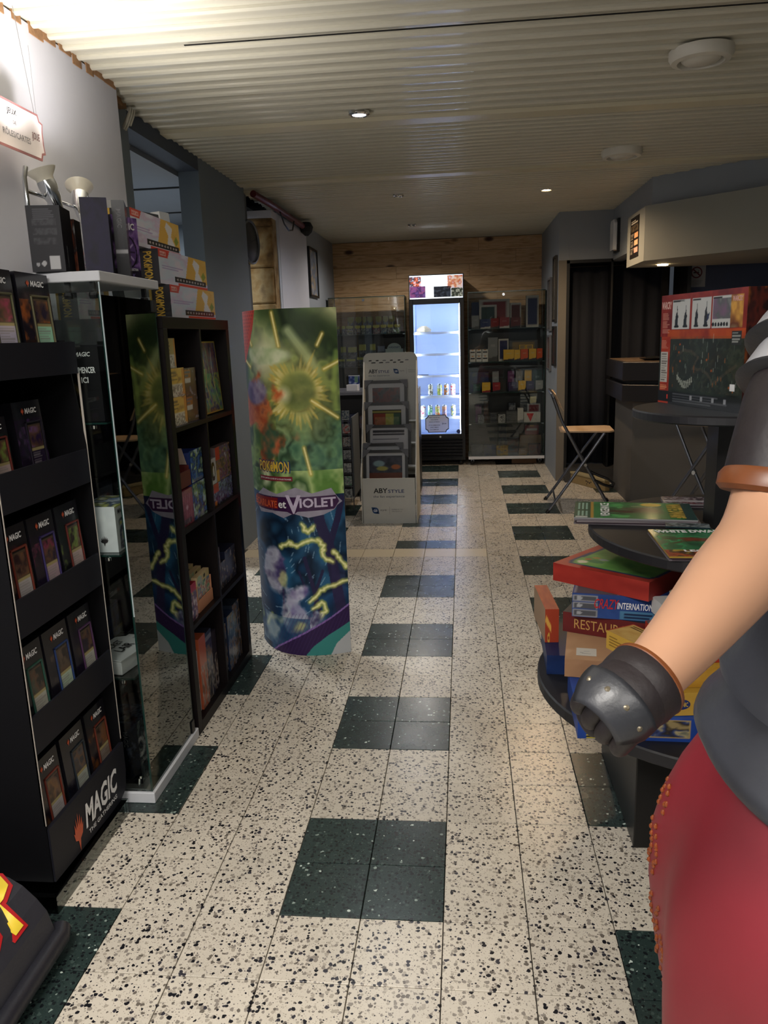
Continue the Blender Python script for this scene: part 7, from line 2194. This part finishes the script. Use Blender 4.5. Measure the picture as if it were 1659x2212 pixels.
# --- big miniature game box on the top disc
wx = thing('miniatures_game_box', 'large red and dark miniatures game box standing on the top disc', 'board game', (0.6615, 0.905, 1.1465), 0)
wd_ = Vector((0.767 - 0.66, 0.509 - 0.898))
wrz = math.atan2(wd_.y, wd_.x)
wx.rotation_euler = (0, 0, wrz)
WW, WHt, WDp = 0.425, 0.318, 0.11
cv = Cv(190, 150, '14181a')
cv.noise(['0f1416', '1d2624', '2a3226', '101418'], 5, 440)
cv.noise(['14181a', '34443a', '1a2020', '4a3a28'], 10, 441, (0.15, 0.14, 1, 0.62), 0.5)
cv.rect(0, 0.62, 1, 1, '9a2c1c')
cv.noise(['701c18', '8a2a20', '64181a'], 5, 442, (0, 0.62, 1, 1))
cv.noise(['a8431c', 'b8501c', '8a2c18'], 5, 443, (0.1, 0.6, 1, 0.68), 0.8)
cv.noise(['8a2418', 'a83a20', '7a2018'], 4, 444, (0.02, 0.06, 0.14, 0.62))
cv.rows(0.025, 0.65, 0.125, 0.84, 13, 'c48a78', 0.8, 3, 0.45).rows(0.025, 0.50, 0.12, 0.60, 8, 'c48a78', 0.7, 4, 0.45)
cv.rect(0.022, 0.20, 0.118, 0.48, 'b4b0a8').rows(0.03, 0.21, 0.11, 0.47, 12, '6a6460', 1, 5, 0.4)
cv.rows(0.025, 0.075, 0.12, 0.18, 6, 'd8946a', 0.8, 6, 0.5)
for (a, b) in ((0.155, 0.375), (0.40, 0.62), (0.635, 0.83)):
    cv.rect(a, 0.69, b, 0.95, 'b9bab8').rect(a + 0.005, 0.925, a + 0.10, 0.94, '2a2a2a')
# miniature silhouettes on their bases
for (u, s_) in ((0.21, 0.8), (0.32, 0.8), (0.455, 0.95), (0.565, 1.15)):
    cv.ell(u, 0.71, 0.03, 0.012, '15161a')
    cv.poly([(u - 0.02, 0.715), (u + 0.022, 0.715), (u + 0.012, 0.76), (u + 0.022, 0.80), (u + 0.008, 0.78 + 0.05 * s_), (u, 0.79 + 0.07 * s_), (u - 0.010, 0.78 + 0.05 * s_), (u - 0.018, 0.77)], '26282e')
    cv.line([(u + 0.012, 0.75), (u + 0.004, 0.84 + 0.06 * s_)], 0.003, '26282e')
cv.poly([(0.58, 0.80), (0.605, 0.82), (0.60, 0.77), (0.575, 0.74)], '2c3550')
cv.noise(['b9bab8', '5c3a5a', '3a3c40', 'a9a8a4'], 6, 445, (0.64, 0.76, 0.83, 0.93), 0.75)
for k in range(6):
    cv.ell(0.65 + 0.03 * k, 0.715, 0.012, 0.018, '1c1e22')
cv.noise(['a8702c', 'd8a84a', '5c3420', '8a8a6a'], 5, 446, (0.83, 0.69, 0.96, 0.95), 0.9)
# chain and teeth like glints of the dark art
chain = [(0.16, 0.33), (0.24, 0.45), (0.32, 0.50), (0.42, 0.49), (0.50, 0.44), (0.44, 0.34), (0.55, 0.33), (0.62, 0.30), (0.68, 0.22), (0.74, 0.26), (0.82, 0.32), (0.92, 0.38)]
cv.line(chain, 0.010, '5a4c3c', 0.55, asp=0.75)
cv.noise(['14181a', '3a3a30', '14181a'], 14, 449, (0.15, 0.14, 1, 0.6), 0.45)
for k in range(10):
    cv.line([(0.25 + 0.02 * k, 0.27 - 0.05 * math.sin(k * 0.33)), (0.255 + 0.02 * k, 0.235 - 0.07 * math.sin(k * 0.33))], 0.006, 'a8aca0', 0.85, asp=0.75)
g = random.Random(12)
for k in range(46):
    u, v = g.uniform(0.17, 0.97), g.uniform(0.16, 0.58)
    cv.line([(u, v), (u, v + g.uniform(0.02, 0.06))], 0.003, g.choice(('7a8a80', 'a8b4a8', 'c4601c', '4a5a52')), 0.6, asp=0.75)
for (u, v) in ((0.27, 0.55), (0.28, 0.40), (0.60, 0.42), (0.66, 0.33), (0.86, 0.2), (0.26, 0.48)):
    cv.ell(u, v, 0.014, 0.014, 'd85a1c', 0.8, soft=0.8)
cv.rect(0, 0.0, 1, 0.12, '16181c').rows(0.2, 0.02, 0.95, 0.11, 4, '54565a', 0.8, 7, 0.5).rect(0, 0, 0.14, 0.02, 'a8321c')
for k in range(4):
    cv.rect(0.42 + 0.13 * k, 0.06, 0.445 + 0.13 * k, 0.10, '8a8c90')
cv.rect(0.12, 0.05, 0.135, 0.09, 'c43a2c').rect(0.86, 0.55, 0.96, 0.66, '2a2c2e').rows(0.865, 0.56, 0.95, 0.655, 4, '8a8c88')
cve = Cv(40, 80, '2a1412').noise(['1c0f0e', '4c1c14', '2a1412', '8a4a1c'], 5, 448)
bx = carton('box', (WW, WDp, WHt), '7a2018', {'front': cv, 'right': cve, 'left': Cv(10, 30, '241618'), 'top': Cv(20, 10, '8a2c24')}, wx, INK_GLOSS)
bx.location = (WW / 2, WDp / 2, 0)
text('WARCRY', 0.055, 0.022, (0.033, 0, 0.288), FRU, FRV, mat('warcry_pink', 'd8a498', 0.5), wx, offset=0.03)
text('DIRECT WARBAND', 0.06, 0.006, (0.10, 0, 0.299), FRU, FRV, INKK, wx, offset=0.0)
text('WARCRY', 0.045, 0.014, (0.385, 0, 0.292), FRU, FRV, MATS['warcry_pink'], wx, offset=0.03)
obj('white_sticker', MB().box(0.372, 0.392, -0.0015, 0, 0.055, 0.073), mat('sticker_white', 'd8d8d8', 0.5), wx)


# ================================================================== FOLDING BAR CHAIRS
def bar_chair(lab, loc, rz):
    """tall folding chair facing local +x; feet span y"""
    t_ = thing('folding_bar_chair', lab, 'chair', loc, rz, 'folding bar chairs')
    w_ = 0.205
    for s in (-1, 1):
        obj('leg', MB().tube([(0.47, s * w_ * 0.96, 0.0), (0.25, s * w_, 0.39), (0.085, s * w_, 0.70), (0.02, s * w_ * 0.98, 0.88)], 0.0115, 12), STEEL, t_, smooth=True)
        obj('leg', MB().tube([(-0.02, s * w_ * 1.22, 0.0), (0.18, s * w_ * 1.12, 0.29), (0.40, s * w_ * 0.86, 0.605)], 0.0115, 12), STEEL, t_, smooth=True)
        obj('foot_cap', MB().tube([(0.476, s * w_ * 0.96, 0.0), (0.462, s * w_ * 0.96, 0.025)], 0.014, 12), BLK, t_)
        obj('foot_cap', MB().tube([(-0.024, s * w_ * 1.22, 0.0), (-0.008, s * w_ * 1.21, 0.025)], 0.014, 12), BLK, t_)
        obj('pivot', MB().tube([(0.262, s * w_ * 0.92, 0.37), (0.262, s * w_ * 1.12, 0.37)], 0.012, 10), CHROME, t_, smooth=True)
    hoop = [(0.02, -w_ * 0.98, 0.88)] + [(0.012 - 0.02 * math.sin(a), -w_ * 0.98 * math.cos(a), 0.90 + 0.028 * math.sin(a)) for a in [k * PI / 10 for k in range(1, 10)]] + [(0.02, w_ * 0.98, 0.88)]
    obj('top_hoop', MB().tube(hoop, 0.0115, 12), STEEL, t_, smooth=True)
    # backrest: curved ply
    mb_ = MB()
    n_ = 12
    for i in range(n_ + 1):
        a = -1 + 2 * i / n_
        for (dx, zz) in ((0.0, 0.925), (0.065, 0.80)):
            x_ = 0.03 + dx * 0.9 - 0.02 * (1 - a * a)
            mb_.v += [(x_, a * 0.18, zz - 0.02 * abs(a) ** 4), (x_ + 0.008, a * 0.18, zz - 0.02 * abs(a) ** 4)]
    for i in range(n_):
        k = i * 4
        mb_.f += [(k, k + 4, k + 6, k + 2), (k + 1, k + 3, k + 7, k + 5), (k, k + 1, k + 5, k + 4), (k + 2, k + 6, k + 7, k + 3)]
    mb_.f += [(0, 2, 3, 1), (n_ * 4, n_ * 4 + 1, n_ * 4 + 3, n_ * 4 + 2)]
    mb_.m += [0] * len(mb_.f)
    obj('backrest', mb_, CREAMW, t_)
    sp = [(0.075, -0.14), (0.11, -0.17), (0.44, -0.185), (0.475, -0.15), (0.475, 0.15), (0.44, 0.185), (0.11, 0.17), (0.075, 0.14)]
    obj('seat', MB().prism(sp, 0.612, 0.626), CREAMW, t_, bevel=0.002)
    obj('seat_bar', MB().tube([(0.40, -w_ * 0.86, 0.600), (0.40, w_ * 0.86, 0.600)], 0.010, 10), STEEL, t_, smooth=True)
    obj('footrest', MB().tube([(0.33, -w_, 0.25), (0.40, -w_ * 0.98, 0.215), (0.47, -w_ * 0.9, 0.19), (0.50, 0, 0.185), (0.47, w_ * 0.9, 0.19), (0.40, w_ * 0.98, 0.215), (0.33, w_, 0.25)], 0.011, 10), BLK, t_, smooth=True)
    obj('rear_bar', MB().tube([(0.04, -w_ * 1.19, 0.095), (0.04, w_ * 1.19, 0.095)], 0.008, 8), STEEL, t_, smooth=True)
    return t_


bar_chair('folding bar chair with pale seat in front of the curtained doorway', (0.735, 4.67, 0.0), R(-4))
bar_chair('second taller folding bar chair, its legs showing under the top disc', (1.45, 3.90, 0.0), R(-35)).scale = (1, 1, 1.22)

# wooden step block by the doorway
wbk = thing('wooden_pallet_block', 'low pale wooden block with black stamp marks at the doorway step', 'block', (1.0, 5.78, 0.0), math.atan2(5.19 - 5.78, 1.305 - 1.0))
obj('block_beam', MB().box(0.0, 0.60, 0.0, 0.05, 0.0, 0.085), mat('pale_pallet_wood', '8f7a52', 0.6, var=0.2, vscale=14), wbk, bevel=0.003)
obj('top_board', MB().box(-0.005, 0.60, -0.006, 0.055, 0.085, 0.105), mat('pale_top_board', 'a0926c', 0.6, var=0.15, vscale=14), wbk, bevel=0.002)
decal('stamp_marks', [circle(0.008, 10, 0.33, 0.05), circle(0.008, 10, 0.355, 0.045), circle(0.008, 10, 0.38, 0.04), circle(0.006, 10, 0.34, 0.025), circle(0.006, 10, 0.40, 0.05)], (0, 0, 0), (1, 0, 0), (0, 0, 1), INKK, wbk)


# ================================================================== STATUE
def skin_body(name, verts, edges, radii, m, parent, subd=2, root=0):
    me = bpy.data.meshes.new(name)
    me.from_pydata(verts, edges, [])
    me.materials.append(m)
    o_ = bpy.data.objects.new(name, me)
    col.objects.link(o_)
    o_.parent = parent
    sk = o_.modifiers.new('skin', 'SKIN')
    sk.use_smooth_shade = True
    for i, r_ in enumerate(radii):
        rr = r_ if isinstance(r_, tuple) else (r_, r_)
        me.skin_vertices[0].data[i].radius = rr
    for i in range(len(verts)):
        me.skin_vertices[0].data[i].use_root = (i == root)
    sd_ = o_.modifiers.new('subd', 'SUBSURF')
    sd_.levels = sd_.render_levels = subd
    return o_


def loft(rings, n=48, m=0, cap=True):
    """rings: (cx, cy, z, rx, ry, fn(angle)->scale or None)"""
    mb_ = MB()
    for (cx, cy, z_, rx, ry, fn_) in rings:
        for k in range(n):
            a = 2 * PI * k / n
            s = fn_(a) if fn_ else 1.0
            zz = z_(a) if callable(z_) else z_
            mb_.v.append((cx + rx * s * math.cos(a), cy + ry * s * math.sin(a), zz))
    for i in range(len(rings) - 1):
        for k in range(n):
            mb_.f.append((i * n + k, i * n + (k + 1) % n, (i + 1) * n + (k + 1) % n, (i + 1) * n + k))
    if cap:
        mb_.f.append(tuple(range(n - 1, -1, -1)))
        mb_.f.append(tuple((len(rings) - 1) * n + k for k in range(n)))
    mb_.m = [0] * len(mb_.f)
    return mb_


SKIN = mat('painted_skin', 'a87f64', 0.42, var=0.05, vscale=9)
LEATH = mat('dark_brown_leather', '191214', 0.55, var=0.25, vscale=18, bump=0.35, bscale=45)
LEATH2 = mat('slate_leather_plate', '26272b', 0.40, var=0.2, vscale=20, bump=0.25, bscale=60)
TRIM = mat('copper_brown_trim', '643618', 0.4, var=0.35, vscale=30)
PLATE = mat('weathered_grey_armour', '3e4047', 0.34, var=0.4, vscale=7, bump=0.5, bscale=16)
PLATE2 = mat('pale_grey_armour', '8e8e92', 0.34, var=0.25, vscale=12, bump=0.2, bscale=25)
REDC = mat('painted_red_cloth', '7c1f2a', 0.5, var=0.22, vscale=5)
su = thing('life_size_statue', 'life size painted figure at the right edge, leather glove, grey armour and red skirt', 'statue', (0, 0, 0))
BX, BY = 0.68, -0.60
V3 = [(BX, BY, 0.90), (BX, BY, 1.05), (BX, BY + 0.01, 1.20), (BX, BY + 0.01, 1.31), (BX, BY, 1.40), (BX - 0.005, BY - 0.01, 1.47), (BX - 0.01, BY - 0.02, 1.56), (BX - 0.01, BY - 0.02, 1.63),
      # right arm (towards the aisle)
      (0.555, -0.585, 1.335), (0.500, -0.590, 1.318), (0.462, -0.636, 1.24), (0.440, -0.662, 1.168), (0.414, -0.697, 1.120), (0.362, -0.750, 1.096), (0.300, -0.820, 1.062), (0.248, -0.877, 1.037), (0.222, -0.899, 1.026),
      # left arm
      (0.80, -0.59, 1.335), (0.855, -0.58, 1.31), (0.90, -0.58, 1.18), (0.92, -0.60, 1.06), (0.91, -0.66, 0.95), (0.90, -0.70, 0.86),
      # legs
      (BX - 0.09, BY, 0.84), (BX - 0.10, BY - 0.01, 0.62), (BX - 0.10, BY - 0.01, 0.45), (BX - 0.10, BY + 0.01, 0.25), (BX - 0.10, BY + 0.02, 0.07),
      (BX + 0.09, BY, 0.84), (BX + 0.10, BY + 0.0, 0.62), (BX + 0.11, BY + 0.0, 0.45), (BX + 0.11, BY + 0.02, 0.25), (BX + 0.11, BY + 0.03, 0.07)]
E3 = [(0, 1), (1, 2), (2, 3), (3, 4), (4, 5), (5, 6), (6, 7), (3, 8), (8, 9), (9, 10), (10, 11), (11, 12), (12, 13), (13, 14), (14, 15), (15, 16), (3, 17), (17, 18), (18, 19), (19, 20), (20, 21), (21, 22),
      (0, 23), (23, 24), (24, 25), (25, 26), (26, 27), (0, 28), (28, 29), (29, 30), (30, 31), (31, 32)]
R3 = [0.14, 0.125, 0.14, 0.13, 0.052, 0.06, 0.085, 0.07, 0.062, 0.060, 0.061, 0.060, 0.057, 0.053, 0.042, 0.0335, 0.032, 0.06, 0.055, 0.048, 0.044, 0.035, 0.028,
      0.085, 0.075, 0.055, 0.05, 0.038, 0.085, 0.075, 0.055, 0.05, 0.038]
skin_body('body', V3, E3, R3, SKIN, su)
# head details
for s in (-1, 1):
    obj('eye', MB().lathe([(0.002, -0.010), (0.010, -0.005), (0.011, 0.0), (0.010, 0.005), (0.002, 0.010)], 14, (BX - 0.01 + s * 0.03, BY - 0.098, 1.575)), mat('eye_white', 'd8d4cc', 0.2), su, smooth=True)
    obj('ear', MB().lathe([(0.004, -0.028), (0.013, -0.01), (0.014, 0.012), (0.006, 0.028)], 10, (BX - 0.01 + s * 0.083, BY - 0.015, 1.57)), SKIN, su, smooth=True)
obj('nose', MB().tube([(BX - 0.01, BY - 0.095, 1.585), (BX - 0.01, BY - 0.115, 1.555), (BX - 0.01, BY - 0.10, 1.545)], [0.006, 0.013, 0.009], 10), SKIN, su, smooth=True)
obj('mouth', MB().tube([(BX - 0.03, BY - 0.093, 1.52), (BX - 0.01, BY - 0.100, 1.518), (BX + 0.01, BY - 0.093, 1.52)], [0.003, 0.006, 0.003], 8), mat('lip_paint', '8a4a42', 0.4), su, smooth=True)
hr = loft([(BX - 0.01, BY + 0.0, 1.52, 0.085, 0.075, None), (BX - 0.01, BY + 0.005, 1.60, 0.100, 0.098, None), (BX - 0.01, BY, 1.67, 0.090, 0.095, None), (BX - 0.01, BY, 1.705, 0.05, 0.06, None)], 28)
obj('hair', hr, mat('dark_painted_hair', '1c1512', 0.5, bump=0.5, bscale=60), su, smooth=True)
# leather sleeve down to just above the elbow, with a copper hem
ax = [Vector(p) for p in ((0.530, -0.590, 1.345), (0.498, -0.605, 1.325), (0.468, -0.630, 1.265), (0.450, -0.646, 1.210), (0.443, -0.652, 1.182))]
obj('sleeve', MB().tube(ax, [0.066, 0.070, 0.069, 0.068, 0.068], 40), LEATH, su, smooth=True)
obj('sleeve_hem', MB().tube([Vector((0.4445, -0.651, 1.188)), Vector((0.4430, -0.6525, 1.182)), Vector((0.4405, -0.6550, 1.170)), Vector((0.4395, -0.656, 1.165))], [0.069, 0.0735, 0.0735, 0.068], 40), TRIM, su, smooth=True)
obj('sleeve_seam', MB().tube([(0.452, -0.668, 1.32), (0.424, -0.690, 1.262), (0.408, -0.708, 1.200)], 0.0022, 6), BLK, su, smooth=True)
# shoulder armour: two lames
sc = Vector((0.525, -0.585, 1.35))
dirn = Vector((-0.40, -0.32, -0.86)).normalized()


def lame(nm, t0, t1, r0, r1, m, rim):
    a_ = sc + dirn * t0
    b_ = sc + dirn * t1
    pts = [a_ + (b_ - a_) * q for q in (0, 0.25, 0.5, 0.75, 0.93, 1.0)]
    rs = [r0, r0 + (r1 - r0) * 0.4, r0 + (r1 - r0) * 0.7, r0 + (r1 - r0) * 0.9, r1, r1]
    o1 = obj(nm, MB().tube(pts, rs, 44), m, su, smooth=True)
    obj('armour_rim', MB().tube([pts[-1] - dirn * 0.006, pts[-1], pts[-1] + dirn * 0.005], [r1 + 0.001, r1 + 0.005, r1 - 0.002], 44), rim, su, smooth=True)


lame('lower_shoulder_plate', 0.005, 0.080, 0.070, 0.094, PLATE2, LEATH2)
lame('upper_shoulder_plate', -0.065, 0.030, 0.060, 0.100, PLATE2, LEATH2)
# chest armour
chest = loft([(BX, BY, 1.05, 0.165, 0.125, None), (BX, BY, 1.16, 0.175, 0.135, None), (BX, BY - 0.005, 1.28, 0.185, 0.150, None), (BX, BY, 1.37, 0.14, 0.12, None), (BX, BY, 1.415, 0.07, 0.07, None)], 48)
obj('breast_armour', chest, PLATE, su, smooth=True)
# faulds: flaring hip armour, leftmost contour matches the photo
HX, HY = 0.66, -0.62
HX, HY = 0.668, -0.612
fa = lambda k, ph: (lambda a: 1 + 0.015 * math.sin(k * a + ph))
zt = lambda base, d: (lambda a: base - d * max(0.0, -math.sin(a)) - 0.01 * math.sin(2 * a))
fl = loft([(HX, HY, zt(1.13, 0.0), 0.175, 0.15, None), (HX, HY, zt(1.09, 0.01), 0.195, 0.17, None), (HX, HY, zt(1.00, 0.015), 0.222, 0.19, fa(3, 0.4)), (HX, HY, zt(0.945, 0.02), 0.243, 0.208, fa(3, .4)),
           (HX, HY, zt(0.920, 0.022), 0.262, 0.225, fa(3, .4)), (HX, HY, zt(0.905, 0.024), 0.262, 0.225, None), (HX, HY, zt(0.893, 0.024), 0.243, 0.208, None)], 72)
obj('hip_plate', fl, PLATE, su, smooth=True)
fl = loft([(HX, HY, zt(0.92, 0.03), 0.235, 0.20, None), (HX, HY, zt(0.89, 0.03), 0.248, 0.212, None), (HX, HY, zt(0.862, 0.035), 0.268, 0.232, fa(3, 1)), (HX, HY, zt(0.838, 0.045), 0.288, 0.250, fa(3, 1)),
           (HX, HY, zt(0.822, 0.048), 0.293, 0.255, fa(3, 1)), (HX, HY, zt(0.812, 0.05), 0.290, 0.252, fa(3, 1)), (HX, HY, zt(0.808, 0.05), 0.27, 0.232, None)], 72)
obj('hip_plate', fl, PLATE, su, smooth=True)


# red skirt with soft folds
def fold(amp, ph=0.0):
    return lambda a: 1 + amp * (math.sin(7 * a + ph) * 0.55 + math.sin(11 * a + 1.7 + ph * 0.5) * 0.30 + math.sin(3 * a + 0.6) * 0.4)


SKR = [(0.86, 0.225, 0.19), (0.80, 0.272, 0.232), (0.74, 0.300, 0.262), (0.68, 0.320, 0.285), (0.61, 0.334, 0.300), (0.52, 0.336, 0.302), (0.42, 0.328, 0.296), (0.34, 0.318, 0.29), (0.335, 0.30, 0.275)]
sk_ = loft([(HX, HY, z_, rx, ry, fold(0.012 + 0.008 * k, 0.5 * k)) for k, (z_, rx, ry) in enumerate(SKR)], 120)
so_ = obj('red_skirt', sk_, REDC, su, smooth=True)
# embroidered studs along the skirt edge on the aisle side
g = random.Random(31)
ss = MB()
for k in range(38):
    z_ = 0.70 - k * 0.0095
    if 4 < k < 8 or 16 < k < 21 or 33 < k < 36:
        continue
    q_ = next(i for i in range(len(SKR) - 1) if SKR[i][0] >= z_ >= SKR[i + 1][0])
    t_ = (SKR[q_][0] - z_) / (SKR[q_][0] - SKR[q_ + 1][0])
    rx = SKR[q_][1] * (1 - t_) + SKR[q_ + 1][1] * t_
    ry_ = SKR[q_][2] * (1 - t_) + SKR[q_ + 1][2] * t_
    for e in range(2):
        a = PI - 0.31 + (e - 0.5) * 0.09 + 0.03 * math.sin(k * 0.7) + g.uniform(-0.012, 0.012)
        f_ = fold(0.012 + 0.008 * (q_ + t_), 0.5 * (q_ + t_))(a)
        ss.lathe([(0.001, -0.005), (0.0038, -0.002), (0.0042, 0.001), (0.0015, 0.005)], 8, (HX + rx * f_ * math.cos(a), HY + ry_ * f_ * math.sin(a), z_ + g.uniform(-0.004, 0.004)))
obj('gold_studs', ss, mat('orange_gold_studs', '7c3a14', 0.3, var=0.4, vscale=80), su, kind='stuff', smooth=True)
# boots
for s, yy in ((-0.10, 0.02), (0.11, 0.03)):
    bt_ = MB().tube([(BX + s, BY + yy, 0.34), (BX + s, BY + yy, 0.2), (BX + s, BY + yy, 0.09), (BX + s, BY + yy, 0.045)], [0.068, 0.062, 0.052, 0.05], 24)
    bt_.tube([(BX + s, BY + yy + 0.06, 0.045), (BX + s, BY + yy, 0.052), (BX + s, BY + yy - 0.10, 0.048), (BX + s, BY + yy - 0.17, 0.036), (BX + s, BY + yy - 0.20, 0.03)], [0.03, 0.045, 0.046, 0.034, 0.015], 20)
    obj('boot', bt_, LEATH, su, smooth=True)
obj('statue_base', MB().lathe([(0.40, 0.0), (0.40, 0.012), (0.385, 0.016)], 60, (0.66, -0.62, 0)), BLK, su)

# ---- gloved fist (aisle side)
# frame: wrist at W0, fingers forward along F, back of the hand towards the aisle
RING = Vector((0.2326, -0.8923, 1.0306))
F_ = (Vector((0.1839, -0.9286, 1.0062)) - RING).normalized()
W0 = RING + F_ * 0.019
Bk_ = Vector((-0.20, -0.70, 0.42))
Bk_ = (Bk_ - F_ * Bk_.dot(F_)).normalized()      # back of hand
Sd_ = F_.cross(Bk_).normalized()                 # across the knuckles


def HP(f_, s_, b_):
    return W0 + F_ * f_ + Sd_ * s_ + Bk_ * b_


glove = [HP(-0.022, 0, 0), HP(-0.008, 0, 0.0), HP(0.008, 0, 0.002), HP(0.022, 0, 0.002), HP(0.034, 0, 0.0), HP(0.042, 0, -0.002)]
obj('glove', MB().tube(glove, [0.037, 0.0385, 0.0395, 0.0395, 0.036, 0.024], 36), LEATH, su, smooth=True)
cuff_c = [HP(-0.028, 0, 0), HP(-0.024, 0, 0), HP(-0.010, 0, 0), HP(0.004, 0, 0)]
obj('glove_cuff', MB().tube(cuff_c, [0.0385, 0.0408, 0.0405, 0.0385], 40), LEATH, su, smooth=True)
obj('cuff_trim', MB().tube([HP(-0.0315, 0, 0), HP(-0.029, 0, 0), HP(-0.025, 0, 0), HP(-0.022, 0, 0)], [0.0355, 0.0405, 0.0415, 0.039], 44), TRIM, su, smooth=True)
# curled fingers: four chains rooted in the palm, each bends down and back
for k, (s_, ln) in enumerate(((-0.029, 0.92), (-0.0100, 1.0), (0.0095, 0.97), (0.028, 0.85))):
    pts = [HP(0.008, s_ * 0.9, 0.010), HP(0.034, s_ * 0.92, 0.014), HP(0.042 * ln ** 0.5, s_ * 0.92, -0.006), HP(0.038, s_ * 0.92, -0.028 * ln), HP(0.020, s_ * 0.92, -0.040 * ln), HP(0.006, s_ * 0.92, -0.034 * ln)]
    skin_body('gloved_finger', [tuple(p) for p in pts], [(i, i + 1) for i in range(5)], [0.0115, 0.0115, 0.0108, 0.0102, 0.0095, 0.0085], LEATH, su, 2)
tp_ = [HP(-0.006, 0.030, -0.010), HP(0.010, 0.036, -0.026), HP(0.024, 0.026, -0.044), HP(0.030, 0.010, -0.050), HP(0.031, -0.006, -0.048)]
skin_body('gloved_thumb', [tuple(p) for p in tp_], [(i, i + 1) for i in range(4)], [0.015, 0.0135, 0.0118, 0.0105, 0.009], LEATH, su, 2)
# riveted back plate, bent over the hand
pm_ = MB()
nu, nv = 10, 8
for i in range(nu + 1):
    for j in range(nv + 1):
        a = (i / nu - 0.5) * R(128)
        wv = 1 - 0.25 * abs(j / nv - 0.5) ** 2
        ff = 0.018 + 0.036 * j / nv
        rr = 0.0425 - 0.014 * (j / nv) ** 2
        pm_.v.append(tuple(W0 + F_ * ff + (Bk_ * math.cos(a * wv) + Sd_ * math.sin(a * wv)) * rr))
for i in range(nu):
    for j in range(nv):
        k = i * (nv + 1) + j
        pm_.f.append((k, k + 1, k + nv + 2, k + nv + 1))
        pm_.m.append(0)
po = obj('hand_plate', pm_, LEATH2, su, smooth=True)
sm_ = po.modifiers.new('s', 'SOLIDIFY')
sm_.thickness = 0.004
for k in range(4):
    a = (k / 3 - 0.5) * R(92)
    c_ = W0 + F_ * 0.034 + (Bk_ * math.cos(a) + Sd_ * math.sin(a)) * 0.0430
    nrm_ = (Bk_ * math.cos(a) + Sd_ * math.sin(a))
    obj('rivet', MB().tube([c_ - nrm_ * 0.003, c_, c_ + nrm_ * 0.0015], [0.0036, 0.0034, 0.0016], 12), mat('dull_brass_rivet', '6a6252', 0.4, 0.6), su, smooth=True)
